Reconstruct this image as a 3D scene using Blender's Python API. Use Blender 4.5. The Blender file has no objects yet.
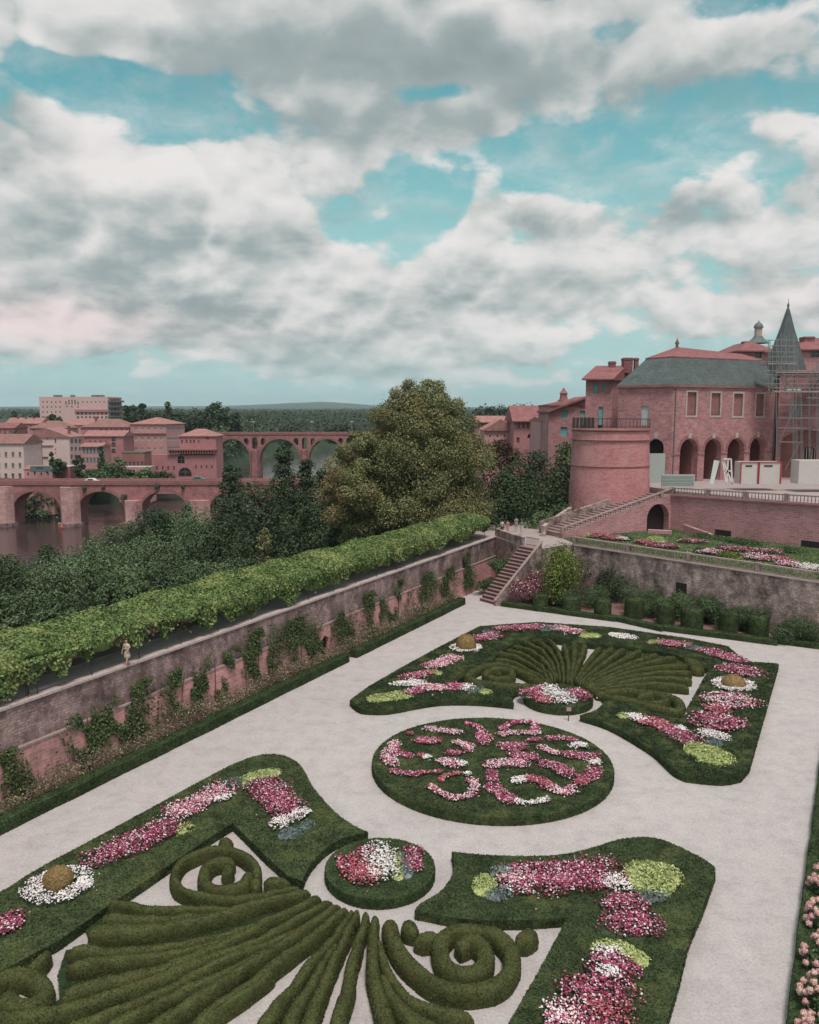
import bpy, math, random
import numpy as np
from mathutils import Vector
from mathutils.geometry import tessellate_polygon
R=math.radians
rng=np.random.default_rng(7)
random.seed(7)
sc=bpy.context.scene
COL=sc.collection
# ------------------------------------------------------------------ camera
F=810.0; CX=409.5; CY=512.0; YH=411.0; H=21.0
PITCH=math.atan((CY-YH)/F)
CP,SP=math.cos(PITCH),math.sin(PITCH)
cam=bpy.data.cameras.new('camera'); camo=bpy.data.objects.new('camera',cam); COL.objects.link(camo)
camo.location=(0,0,H); camo.rotation_euler=(math.pi/2-PITCH,0,0)
cam.sensor_fit='HORIZONTAL'; cam.sensor_width=36; cam.lens=36*F/819.0; cam.clip_end=60000; cam.clip_start=.5
sc.camera=camo
def ray(x,y):
    u=(x-CX)/F; v=(CY-y)/F
    return (u, CP+v*SP, -SP+v*CP)
def at(x,y,z=0.0):
    d=ray(x,y); t=(z-H)/d[2]
    return Vector((d[0]*t,d[1]*t,z))
def aty(x,y,Y):
    d=ray(x,y); t=Y/d[1]
    return Vector((d[0]*t,Y,H+d[2]*t))
TH=R(28.6); US,UC=math.sin(TH),math.cos(TH)
def uv(u,v,z=0.0):            # garden frame: u along the river wall, v towards it
    return Vector((u*US-v*UC, u*UC+v*US, z))
# ------------------------------------------------------------------ mesh builder
class G:
    def __init__(s): s.V=[];s.L=[];s.S=[];s.M=[];s.SM=[];s.n=0
    def add(s,V,Fc,m=0,smooth=False):
        V=np.asarray([tuple(v) for v in V] if not isinstance(V,np.ndarray) else V,dtype=np.float64)
        if len(V)==0 or len(Fc)==0: return s
        s.V.append(V)
        if isinstance(Fc,np.ndarray):
            s.L.append((Fc+s.n).ravel()); k=len(Fc); s.S.append(np.full(k,Fc.shape[1]))
        else:
            k=len(Fc); s.L.append(np.concatenate([np.asarray(f) for f in Fc])+s.n); s.S.append(np.array([len(f) for f in Fc]))
        s.M.append(np.full(k,m)); s.SM.append(np.full(k,smooth))
        s.n+=len(V); return s
    def box(s,a,b,m=0):
        x0,y0,z0=a; x1,y1,z1=b
        V=[(x0,y0,z0),(x1,y0,z0),(x1,y1,z0),(x0,y1,z0),(x0,y0,z1),(x1,y0,z1),(x1,y1,z1),(x0,y1,z1)]
        return s.add(V,[(0,3,2,1),(4,5,6,7),(0,1,5,4),(1,2,6,5),(2,3,7,6),(3,0,4,7)],m)
    def bar(s,p,q,w,h,m=0,up=(0,0,1)):     # box beam from p to q, width w, height h (centred)
        p=Vector(p);q=Vector(q);d=(q-p)
        if d.length<1e-6: return s
        d.normalize(); u=Vector(up)
        if abs(d.dot(u))>.98: u=Vector((1,0,0))
        sd=d.cross(u).normalized(); u=sd.cross(d)
        V=[c+sd*(w/2*i)+u*(h/2*j) for c in (p,q) for i,j in ((-1,-1),(1,-1),(1,1),(-1,1))]
        return s.add(V,[(0,1,2,3),(7,6,5,4),(0,4,5,1),(1,5,6,2),(2,6,7,3),(3,7,4,0)],m)
    def seg(s,p,q,z0,z1,th,m=0,off=0):      # wall slab standing along p-q; z0/z1 may be pairs
        p=Vector((p[0],p[1],0));q=Vector((q[0],q[1],0)); d=(q-p).normalized(); n=Vector((-d.y,d.x,0))
        if not isinstance(z0,tuple): z0=(z0,z0)
        if not isinstance(z1,tuple): z1=(z1,z1)
        V=[]
        for c,a,b in ((p,z0[0],z1[0]),(q,z0[1],z1[1])):
            for k,z in ((off,a),(off+th,a),(off+th,b),(off,b)):
                w=c+n*k; V.append((w.x,w.y,z))
        return s.add(V,[(0,1,2,3),(7,6,5,4),(0,4,5,1),(1,5,6,2),(2,6,7,3),(3,7,4,0)],m)
    def prism(s,poly,z0,z1,m=0,mt=None):
        n=len(poly); P=[Vector((p[0],p[1],0)) for p in poly]
        ar=sum(P[i].x*P[(i+1)%n].y-P[(i+1)%n].x*P[i].y for i in range(n))
        if ar<0: P=P[::-1]
        V=[(p.x,p.y,z0) for p in P]+[(p.x,p.y,z1) for p in P]
        T=tessellate_polygon([P]); 
        top=[]; 
        for t in T:
            a,b,c=[P[i] for i in t]
            if (b-a).cross(c-a).z<0: t=(t[0],t[2],t[1])
            top.append(tuple(t))
        Fs=[(i,(i+1)%n,n+(i+1)%n,n+i) for i in range(n)]
        s.add(V,Fs+[(t[0],t[2],t[1]) for t in top],m)
        s.add([(p.x,p.y,z1) for p in P],top,m if mt is None else mt)
        return s
    def rings(s,rings,m=0,cap=True,smooth=True,closed=True):
        n=len(rings[0]); V=np.concatenate([np.asarray([tuple(v) for v in r]) for r in rings]); Fs=[]
        for k in range(len(rings)-1):
            for i in range(n if closed else n-1):
                j=(i+1)%n; Fs.append((k*n+i,k*n+j,(k+1)*n+j,(k+1)*n+i))
        s.add(V,Fs,m,smooth)
        if cap and closed:
            s.add(np.asarray([tuple(v) for v in rings[0]]),[tuple(range(n-1,-1,-1))],m)
            s.add(np.asarray([tuple(v) for v in rings[-1]]),[tuple(range(n))],m)
        return s
    def lathe(s,c,prof,n=12,m=0,smooth=True):
        c=Vector(c)
        return s.rings([[(c.x+r*math.cos(2*math.pi*i/n),c.y+r*math.sin(2*math.pi*i/n),c.z+z) for i in range(n)] for r,z in prof],m,True,smooth)
    def tube(s,pts,r,n=6,m=0):
        pts=[Vector(p) for p in pts]; rr=r if isinstance(r,(list,tuple)) else [r]*len(pts); rg=[]
        for i,p in enumerate(pts):
            d=(pts[min(i+1,len(pts)-1)]-pts[max(i-1,0)]).normalized()
            a=Vector((0,0,1)) if abs(d.z)<.9 else Vector((1,0,0))
            u=d.cross(a).normalized(); v=u.cross(d)
            rg.append([p+(u*math.cos(2*math.pi*k/n)+v*math.sin(2*math.pi*k/n))*rr[i] for k in range(n)])
        return s.rings(rg,m)
    def plate(s,outer,holes,o,ex,n,th,m=0,mi=None):
        # wall plate: 2D loops (metres along ex, z up), front at origin o, extruded by th along n
        o=Vector(o);ex=Vector(ex);n=Vector(n); ez=Vector((0,0,1))
        loops=[[Vector((a,b,0)) for a,b in outer]]+[[Vector((a,b,0)) for a,b in h] for h in holes]
        flat=[p for l in loops for p in l]
        T=tessellate_polygon(loops)
        W=[o+ex*p.x+ez*p.y for p in flat]
        s.add(W,[tuple(t) for t in T],m)
        s.add([w+n*th for w in W],[tuple(t) for t in T],m)
        k=0
        for li,l in enumerate(loops):
            c=len(l); A=[W[k+i] for i in range(c)]; B=[w+n*th for w in A]
            s.add(A+B,[(i,(i+1)%c,c+(i+1)%c,c+i) for i in range(c)],m if li==0 or mi is None else mi)
            k+=c
        return s
    def leaves(s,P,N,size,m=0,tilt=.6,asp=.55):
        n=len(P)
        if n==0: return s
        N=N+rng.normal(0,tilt,(n,3)); N/=np.linalg.norm(N,axis=1)[:,None]+1e-9
        T=rng.normal(0,1,(n,3)); T-=N*(T*N).sum(1)[:,None]; T/=np.linalg.norm(T,axis=1)[:,None]+1e-9
        B=np.cross(N,T); sz=size*rng.uniform(.6,1.35,(n,1))
        V=np.stack([P-T*sz*.5,P+B*sz*asp*.5+N*sz*.12,P+T*sz*.5,P-B*sz*asp*.5+N*sz*.12],1).reshape(-1,3)
        return s.add(V,np.arange(4*n).reshape(n,4),m)
    def surf(s,dens,size,m=0,skip=None,lift=.01,tilt=.6,asp=.55,zmin=None):
        # scatter leaves over every face already in the builder
        V=np.concatenate(s.V); L=np.concatenate(s.L); S=np.concatenate(s.S)
        st=np.concatenate([[0],np.cumsum(S)[:-1]])
        A=[];B=[];C=[]
        for k in range(2,int(S.max())):
            q=S>k
            A.append(L[st[q]]);B.append(L[st[q]+k-1]);C.append(L[st[q]+k])
        A=np.concatenate(A);B=np.concatenate(B);C=np.concatenate(C)
        a,b,c=V[A],V[B],V[C]; cr=np.cross(b-a,c-a); ar=np.linalg.norm(cr,axis=1)/2
        nr=cr/(2*ar[:,None]+1e-12)
        ok=(nr[:,2]>-.5)
        ar=ar*ok
        n=int(ar.sum()*dens)
        if n<=0: return s
        idx=rng.choice(len(ar),n,p=ar/ar.sum())
        r1=np.sqrt(rng.random(n))[:,None]; r2=rng.random(n)[:,None]
        P=a[idx]*(1-r1)+b[idx]*r1*(1-r2)+c[idx]*r1*r2
        N=nr[idx]; P=P+N*(lift+rng.random((n,1))*size*.35)
        if zmin is not None:
            k=P[:,2]>zmin; P=P[k];N=N[k]
        return s.leaves(P,N,size,m,tilt,asp)
    def arrays(s):
        return np.concatenate(s.V),np.concatenate(s.L).astype(np.int64),np.concatenate(s.S),np.concatenate(s.M),np.concatenate(s.SM)
def build(g,name,mats,parent=None,base=None):
    if isinstance(g,G): V,L,S,M,SM=g.arrays()
    if not isinstance(mats,(list,tuple)): mats=[mats]
    if base is None: base=Vector(((V[:,0].min()+V[:,0].max())/2,(V[:,1].min()+V[:,1].max())/2,V[:,2].min()))
    base=Vector(base)
    V=V-np.array(base)
    me=bpy.data.meshes.new(name)
    me.vertices.add(len(V)); me.vertices.foreach_set('co',V.astype(np.float32).ravel())
    me.loops.add(len(L)); me.loops.foreach_set('vertex_index',L.astype(np.int32))
    me.polygons.add(len(S)); st=np.concatenate([[0],np.cumsum(S)[:-1]])
    me.polygons.foreach_set('loop_start',st.astype(np.int32))
    me.polygons.foreach_set('material_index',M.astype(np.int32))
    me.polygons.foreach_set('use_smooth',SM.astype(bool))
    for m in mats: me.materials.append(m)
    me.update(calc_edges=True); me.validate()
    o=bpy.data.objects.new(name,me); COL.objects.link(o)
    if parent is not None: o.parent=parent; o.location=base-parent_world(parent)
    else: o.location=base
    return o
def parent_world(o):
    v=Vector(o.location)
    while o.parent: o=o.parent; v+=Vector(o.location)
    return v
def tag(o,label=None,cat=None,group=None,kind=None):
    if label: o['label']=label
    if cat: o['category']=cat
    if group: o['group']=group
    if kind: o['kind']=kind
    return o
def thing(name,label,cat,loc,group=None):
    o=bpy.data.objects.new(name,None); COL.objects.link(o); o.location=loc; o.empty_display_size=.3
    return tag(o,label,cat,group)
def struct(g,name,mats): return tag(build(g,name,mats),kind='structure')
def dup(root,loc,rz=None,label=None,group=None):
    def cp(o,par):
        c=o.copy(); COL.objects.link(c)
        if par: c.parent=par
        for k in o.children: cp(k,c)
        return c
    c=cp(root,None); c.location=loc
    if rz is not None: c.rotation_euler=(0,0,rz)
    if label: c['label']=label
    if group: c['group']=group
    return c
_K=rng.normal(0,1,(8,3)); _PH=rng.uniform(0,6.28,8)
def nz(P,f):
    P=np.asarray(P,dtype=float); return sum(np.sin((P@_K[i])*f+_PH[i]) for i in range(8))/4.0
# ------------------------------------------------------------------ materials
def newmat(name):
    m=bpy.data.materials.new(name); m.use_nodes=True; nt=m.node_tree; b=nt.nodes['Principled BSDF']
    return m,nt,b
def nd(nt,t,**k):
    n=nt.nodes.new(t)
    for a,b in k.items():
        if a in n.inputs.keys(): n.inputs[a].default_value=b
        else: setattr(n,a,b)
    return n
def rgb(c): return (c[0],c[1],c[2],1)
def noise(nt,vec,scale,detail=5,rough=.6):
    n=nd(nt,'ShaderNodeTexNoise'); n.inputs['Scale'].default_value=scale; n.inputs['Detail'].default_value=detail; n.inputs['Roughness'].default_value=rough
    nt.links.new(vec,n.inputs['Vector']); return n.outputs['Fac']
def ramp(nt,fac,stops,interp='LINEAR'):
    r=nd(nt,'ShaderNodeValToRGB'); e=r.color_ramp; e.interpolation=interp
    while len(e.elements)<len(stops): e.elements.new(.5)
    for k,(p,c) in enumerate(stops): e.elements[k].position=p; e.elements[k].color=rgb(c)
    nt.links.new(fac,r.inputs['Fac']); return r.outputs['Color']
def mix(nt,fac,a,b,mode='MIX'):
    m=nd(nt,'ShaderNodeMix',data_type='RGBA',blend_type=mode)
    for s,v in ((m.inputs[0],fac),(m.inputs[6],a),(m.inputs[7],b)):
        if hasattr(v,'links') or hasattr(v,'is_linked'): nt.links.new(v,s)
        else: s.default_value=v if isinstance(v,(int,float)) else rgb(v)
    return m.outputs[2]
def bump(nt,b,h,strength,dist):
    n=nd(nt,'ShaderNodeBump'); n.inputs['Strength'].default_value=strength; n.inputs['Distance'].default_value=dist
    nt.links.new(h,n.inputs['Height']); nt.links.new(n.outputs['Normal'],b.inputs['Normal'])
def setp(b,rough=.8,spec=.2,metal=0):
    b.inputs['Roughness'].default_value=rough; b.inputs['Specular IOR Level'].default_value=spec; b.inputs['Metallic'].default_value=metal
def sc3(c,k): return tuple(x*k for x in c)
def mottle(name,c,amp=.3,scale=1.0,c2=None,rough=.85,spec=.2,bs=.3,bd=.02,metal=0,fine=8):
    m,nt,b=newmat(name); pos=nd(nt,'ShaderNodeNewGeometry').outputs['Position']
    f=noise(nt,pos,scale,6,.65); c2=c2 or sc3(c,1-amp)
    col=ramp(nt,f,[(.3,c2),(.5,c),(.72,sc3(c,1+amp*.6))])
    f2=noise(nt,pos,scale*fine,4,.7); col=mix(nt,.35,col,ramp(nt,f2,[(.3,sc3(c,.6)),(.7,sc3(c,1.4))]))
    nt.links.new(col,b.inputs['Base Color']); setp(b,rough,spec,metal)
    if bs: bump(nt,b,f2,bs,bd)
    return m
def wallcoord(nt,cyl=None):
    g=nd(nt,'ShaderNodeNewGeometry'); 
    sp=nd(nt,'ShaderNodeSeparateXYZ'); nt.links.new(g.outputs['Position'],sp.inputs[0])
    cb=nd(nt,'ShaderNodeCombineXYZ')
    if cyl:
        a=nd(nt,'ShaderNodeMath',operation='SUBTRACT'); a.inputs[1].default_value=cyl[0]; nt.links.new(sp.outputs[0],a.inputs[0])
        b=nd(nt,'ShaderNodeMath',operation='SUBTRACT'); b.inputs[1].default_value=cyl[1]; nt.links.new(sp.outputs[1],b.inputs[0])
        t=nd(nt,'ShaderNodeMath',operation='ARCTAN2'); nt.links.new(a.outputs[0],t.inputs[0]); nt.links.new(b.outputs[0],t.inputs[1])
        s=nd(nt,'ShaderNodeMath',operation='MULTIPLY'); s.inputs[1].default_value=cyl[2]; nt.links.new(t.outputs[0],s.inputs[0]); u=s.outputs[0]
    else:
        c=nd(nt,'ShaderNodeVectorMath',operation='CROSS_PRODUCT'); c.inputs[0].default_value=(0,0,1); nt.links.new(g.outputs['True Normal'],c.inputs[1])
        n=nd(nt,'ShaderNodeVectorMath',operation='NORMALIZE'); nt.links.new(c.outputs[0],n.inputs[0])
        d=nd(nt,'ShaderNodeVectorMath',operation='DOT_PRODUCT'); nt.links.new(n.outputs[0],d.inputs[0]); nt.links.new(g.outputs['Position'],d.inputs[1]); u=d.outputs['Value']
    nt.links.new(u,cb.inputs[0]); nt.links.new(sp.outputs[2],cb.inputs[1])
    return g.outputs['Position'],cb.outputs[0]
def brick(name,c,mortar,w=.45,h=.14,cyl=None,rough_=0,stain=None,stain_lo=.55,var=.35,scale=.35,bsz=.02):
    m,nt,b=newmat(name); pos,uvw=wallcoord(nt,cyl)
    if rough_:
        dn=nd(nt,'ShaderNodeTexNoise'); dn.inputs['Scale'].default_value=1.6; dn.inputs['Detail'].default_value=4; nt.links.new(pos,dn.inputs['Vector'])
        s1=nd(nt,'ShaderNodeVectorMath',operation='SUBTRACT'); nt.links.new(dn.outputs['Color'],s1.inputs[0]); s1.inputs[1].default_value=(.5,.5,.5)
        s2=nd(nt,'ShaderNodeVectorMath',operation='SCALE'); nt.links.new(s1.outputs[0],s2.inputs[0]); s2.inputs['Scale'].default_value=rough_
        s3=nd(nt,'ShaderNodeVectorMath',operation='ADD'); nt.links.new(uvw,s3.inputs[0]); nt.links.new(s2.outputs[0],s3.inputs[1]); uvw=s3.outputs[0]
    t=nd(nt,'ShaderNodeTexBrick'); nt.links.new(uvw,t.inputs['Vector'])
    t.inputs['Scale'].default_value=1; t.inputs['Brick Width'].default_value=w; t.inputs['Row Height'].default_value=h
    t.inputs['Mortar Size'].default_value=bsz; t.inputs['Mortar Smooth'].default_value=.3; t.inputs['Bias'].default_value=0
    t.inputs['Color1'].default_value=rgb(sc3(c,1-var)); t.inputs['Color2'].default_value=rgb(sc3(c,1+var)); t.inputs['Mortar'].default_value=rgb(mortar)
    f=noise(nt,pos,scale,7,.7); col=mix(nt,.55,t.outputs['Color'],ramp(nt,f,[(.28,sc3(c,.55)),(.5,c),(.72,sc3(c,1.35))]))
    if rough_:
        mp=nd(nt,'ShaderNodeMapping'); mp.inputs['Scale'].default_value=(1.3,1.3,.75); nt.links.new(pos,mp.inputs['Vector'])
        fs=noise(nt,mp.outputs[0],.8,8,.75); col=mix(nt,.8,col,ramp(nt,fs,[(.34,(.40,.36,.36)),(.5,(.95,.93,.93)),(.66,(1.6,1.58,1.55))]),'MULTIPLY')
    if stain:
        f3=noise(nt,pos,scale*.6,6,.75); 
        k=ramp(nt,f3,[(stain_lo-.08,(0,0,0)),(stain_lo+.1,(1,1,1))])
        col=mix(nt,k,col,stain)
    f2=noise(nt,pos,6,4,.7); col=mix(nt,.4,col,mix(nt,1,col,ramp(nt,f2,[(.3,(.55,.55,.55)),(.7,(1.5,1.5,1.5))]),'MULTIPLY'))
    nt.links.new(col,b.inputs['Base Color']); setp(b,.9,.15)
    bump(nt,b,t.outputs['Fac'],-.5,.02)
    return m
def foliage(name,cols,rough=.7,spec=.15,patch=.5,pscale=.6,hue=None):
    m,nt,b=newmat(name); g=nd(nt,'ShaderNodeNewGeometry')
    n=len(cols); c=ramp(nt,g.outputs['Random Per Island'],[(i/(n-1) if n>1 else 0,cols[i]) for i in range(n)])
    f=noise(nt,g.outputs['Position'],pscale,5,.65)
    k=mix(nt,1,c,ramp(nt,f,[(.3,(1-patch,1-patch,1-patch)),(.7,(1+patch,1+patch,1+patch))]),'MULTIPLY')
    if hue:
        f2=noise(nt,g.outputs['Position'],hue[1],4,.6); k=mix(nt,ramp(nt,f2,[(.5,(0,0,0)),(.68,(.8,.8,.8))]),k,hue[0])
    nt.links.new(k,b.inputs['Base Color']); setp(b,rough,spec); return m
def petals(name,cols,w):
    m,nt,b=newmat(name); g=nd(nt,'ShaderNodeNewGeometry'); st=[];a=0;s=float(sum(w))
    for c,x in zip(cols,w): st.append((a/s,c)); a+=x
    c=ramp(nt,g.outputs['Random Per Island'],st,'CONSTANT'); nt.links.new(c,b.inputs['Base Color']); setp(b,.7,.15); return m
def plain(name,c,rough=.6,spec=.3,metal=0):
    return mottle(name,c,.12,2.0,None,rough,spec,0,0,metal)
BP=(.42,.215,.232); BR=(.36,.13,.135)
MT={}
MT['gravel']=None
MT['brick']=brick('rose_brick',BP,(.60,.42,.42),.8,.26,bsz=.04)
MT['brick_low']=brick('garden_wall_brick',(.50,.245,.245),(.62,.45,.43),.62,.21,stain=(.25,.16,.15),stain_lo=.57,scale=.45,bsz=.035)
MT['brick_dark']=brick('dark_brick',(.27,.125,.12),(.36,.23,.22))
MT['brick_facade']=brick('palace_brick',(.37,.185,.19),(.50,.36,.36),.6,.2,var=.45,stain=(.50,.34,.32),stain_lo=.62,scale=.8,bsz=.03)
MT['stone_wall']=brick('grey_stone_wall',(.32,.235,.225),(.17,.13,.13),.42,.17,rough_=.35,stain=(.10,.07,.068),stain_lo=.53,var=.55,scale=.8,bsz=.045)
MT['old_wall']=brick('old_terrace_wall',(.44,.355,.33),(.18,.14,.13),.45,.19,rough_=.4,stain=(.09,.072,.065),stain_lo=.54,var=.55,scale=.7,bsz=.05)
MT['bridge_brick']=brick('bridge_brick',(.37,.17,.17),(.4,.26,.25),.8,.3,stain=(.17,.10,.10),stain_lo=.56,scale=.25)
MT['bridge_stone']=brick('bridge_stone',(.50,.32,.31),(.38,.25,.245),1.2,.45,scale=.3,stain=(.30,.16,.16),stain_lo=.55)
MT['stone']=mottle('pale_stone',(.46,.39,.37),.3,.9)
MT['rail_stone']=mottle('balustrade_stone',(.33,.245,.235),.45,1.2)
MT['step']=mottle('worn_step_stone',(.27,.19,.185),.35,1.5)
MT['paving']=mottle('terrace_paving',(.36,.31,.30),.18,.6)
MT['tile']=None
MT['plaster']=mottle('pink_plaster',(.50,.285,.28),.25,.25)
MT['plaster_pale']=mottle('pale_plaster',(.66,.52,.50),.12,.3)
MT['plaster_rose']=mottle('rose_plaster',(.42,.20,.21),.2,.3)
MT['concrete']=mottle('pale_concrete',(.62,.44,.425),.1,.2)
MT['dark']=plain('dark_opening',(.03,.022,.025),.5)  # near black for wheels, eyes and door; paints shade into openings
MT['glass']=plain('window_glass',(.05,.06,.065),.15,.6)
MT['pane_light']=plain('pale_window',(.42,.48,.48),.4)
MT['teal']=plain('teal_shutter_paint',(.11,.46,.45),.6)
MT['blue_grey']=plain('blue_grey_shutter_paint',(.2,.3,.34),.6)
MT['lead']=plain('lead_grey',(.12,.16,.16),.5)
MT['iron']=plain('dark_iron',(.045,.04,.042),.5,.4)
MT['steel']=plain('galvanised_steel',(.25,.26,.255),.4,.5,.4)
MT['panel']=plain('painted_site_panel',(.55,.53,.50),.5)
MT['hoarding']=plain('grey_green_hoarding',(.38,.45,.42),.5)
MT['red']=plain('dull_red_paint',(.42,.06,.07),.6)
MT['white']=plain('white_paint',(.7,.68,.66),.5)
MT['soil']=mottle('brown_soil',(.20,.12,.11),.3,1.2)
MT['bark']=mottle('tree_bark',(.12,.09,.075),.4,1.5)
def roofmat(name,c,w,h):
    m,nt,b=newmat(name); pos,uvw=wallcoord(nt)
    t=nd(nt,'ShaderNodeTexBrick'); nt.links.new(uvw,t.inputs['Vector']); t.inputs['Scale'].default_value=1
    t.inputs['Brick Width'].default_value=w; t.inputs['Row Height'].default_value=h; t.inputs['Mortar Size'].default_value=.03
    t.inputs['Color1'].default_value=rgb(sc3(c,.75)); t.inputs['Color2'].default_value=rgb(sc3(c,1.3)); t.inputs['Mortar'].default_value=rgb(sc3(c,.4))
    f=noise(nt,pos,.7,6,.7); col=mix(nt,.5,t.outputs['Color'],ramp(nt,f,[(.3,sc3(c,.6)),(.7,sc3(c,1.45))]))
    nt.links.new(col,b.inputs['Base Color']); setp(b,.8,.2); bump(nt,b,t.outputs['Fac'],-.6,.04); return m
MT['tile']=roofmat('clay_roof_tiles',(.36,.19,.175),.35,.28)
MT['tile_red']=roofmat('red_clay_tiles',(.27,.12,.12),.35,.28)
MT['tile_brown']=roofmat('brown_clay_tiles',(.27,.15,.135),.35,.28)
MT['slate']=roofmat('slate_roof',(.095,.12,.12),.4,.22)
def gravel():
    m,nt,b=newmat('pale_gravel'); pos=nd(nt,'ShaderNodeNewGeometry').outputs['Position']
    f=noise(nt,pos,.12,5,.6); c=ramp(nt,f,[(.3,(.475,.44,.43)),(.5,(.45,.43,.42)),(.75,(.41,.395,.39))])
    f2=noise(nt,pos,9,3,.85); c=mix(nt,1,c,ramp(nt,f2,[(.25,(.66,.65,.65)),(.5,(1,1,1)),(.75,(1.17,1.17,1.17))]),'MULTIPLY')
    f3=noise(nt,pos,.9,9,.8); c=mix(nt,1,c,ramp(nt,f3,[(.33,(.80,.79,.79)),(.5,(.98,.98,.98)),(.65,(1.08,1.08,1.08))]),'MULTIPLY')
    f4=noise(nt,pos,.5,7,.8); c=mix(nt,ramp(nt,f4,[(.60,(0,0,0)),(.75,(.45,.45,.45))]),c,(.55,.40,.39))
    nt.links.new(c,b.inputs['Base Color']); setp(b,.95,.1); bump(nt,b,f2,.5,.02); return m
MT['gravel']=gravel()
MT['bed']=foliage('clipped_box_and_turf',[(.012,.024,.010),(.034,.054,.023),(.075,.10,.042)],patch=.45,pscale=1.3,hue=((.10,.125,.045),.7))
MT['fan']=foliage('clipped_box_hedge',[(.022,.030,.011),(.058,.072,.025),(.12,.14,.052)],patch=.3,pscale=1.1,hue=((.085,.082,.03),1.5))
MT['hedge']=foliage('dark_box_hedge',[(.018,.036,.015),(.042,.068,.028),(.07,.10,.042)],patch=.4,pscale=1.2)
MT['shrub']=foliage('shrub_leaves',[(.035,.066,.032),(.075,.125,.056),(.13,.185,.085)],patch=.35)
MT['vine']=foliage('vine_leaves',[(.045,.085,.028),(.115,.18,.058),(.24,.31,.125)],patch=.4,pscale=.8,hue=((.30,.34,.13),.35))  # pale yellow-green patches paint sunlit parts into the leaf colour
MT['ivy']=foliage('ivy_leaves',[(.03,.055,.022),(.065,.10,.04),(.12,.15,.06)],patch=.3)
MT['weed']=foliage('dry_border_plants',[(.05,.065,.03),(.12,.13,.065),(.42,.36,.27),(.14,.09,.07),(.09,.11,.05)],patch=.4)
MT['plane']=foliage('plane_tree_leaves',[(.085,.10,.045),(.17,.185,.08),(.29,.30,.14)],patch=.25,pscale=.25,hue=((.25,.18,.09),.16))
MT['dark_tree']=foliage('dark_tree_leaves',[(.019,.036,.019),(.046,.078,.038),(.09,.13,.062)],patch=.4,pscale=.2)
MT['bank_tree']=foliage('bank_tree_leaves',[(.045,.078,.038),(.09,.145,.068),(.16,.225,.11)],patch=.55,pscale=.12)
MT['bank_light']=foliage('willow_leaves',[(.05,.08,.042),(.10,.145,.075),(.17,.22,.12)],patch=.3,pscale=.25)
MT['brown_tree']=foliage('russet_tree_leaves',[(.03,.026,.016),(.065,.052,.03),(.10,.075,.04)],patch=.4,pscale=.2)
MT['lime']=foliage('lime_foliage',[(.24,.31,.10),(.42,.49,.20),(.58,.64,.34)],patch=.2)
MT['yellow']=foliage('yellow_green_leaves',[(.05,.085,.025),(.11,.16,.045),(.30,.32,.09)],patch=.3)
MT['silver']=foliage('silver_foliage',[(.07,.10,.095),(.14,.19,.18),(.26,.31,.30)],patch=.2)
MT['under']=foliage('flower_foliage',[(.015,.03,.015),(.03,.05,.025),(.05,.07,.035)],patch=.3)
MT['ochre']=foliage('ochre_topiary_leaves',[(.14,.11,.045),(.24,.17,.07),(.32,.23,.11)],patch=.2)
MT['far_wood']=foliage('far_wood_leaves',[(.022,.04,.026),(.04,.062,.036),(.065,.085,.045)],patch=.5,pscale=.03)
MT['lawn']=foliage('lawn_grass',[(.06,.10,.04),(.085,.13,.052),(.12,.165,.07)],patch=.3)
PINK=petals('pink_petals',[(.42,.075,.18),(.24,.03,.075),(.58,.23,.35),(.74,.68,.69),(.36,.08,.09)],[28,26,16,18,12])
PINKW=petals('pink_and_white_petals',[(.50,.12,.24),(.42,.05,.14),(.75,.38,.5),(.80,.77,.76),(.55,.15,.15)],[20,15,15,40,10])
WHITE=petals('white_petals',[(.82,.80,.78),(.74,.71,.70),(.66,.45,.50)],[75,20,5])
ROSE=petals('rose_red_petals',[(.48,.10,.16),(.32,.06,.10),(.6,.26,.32),(.42,.1,.1),(.7,.62,.62)],[32,28,18,12,10])
HYD=petals('faded_hydrangea_petals',[(.62,.38,.34),(.70,.48,.42),(.60,.25,.38),(.72,.60,.52)],[40,30,12,18])
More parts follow.
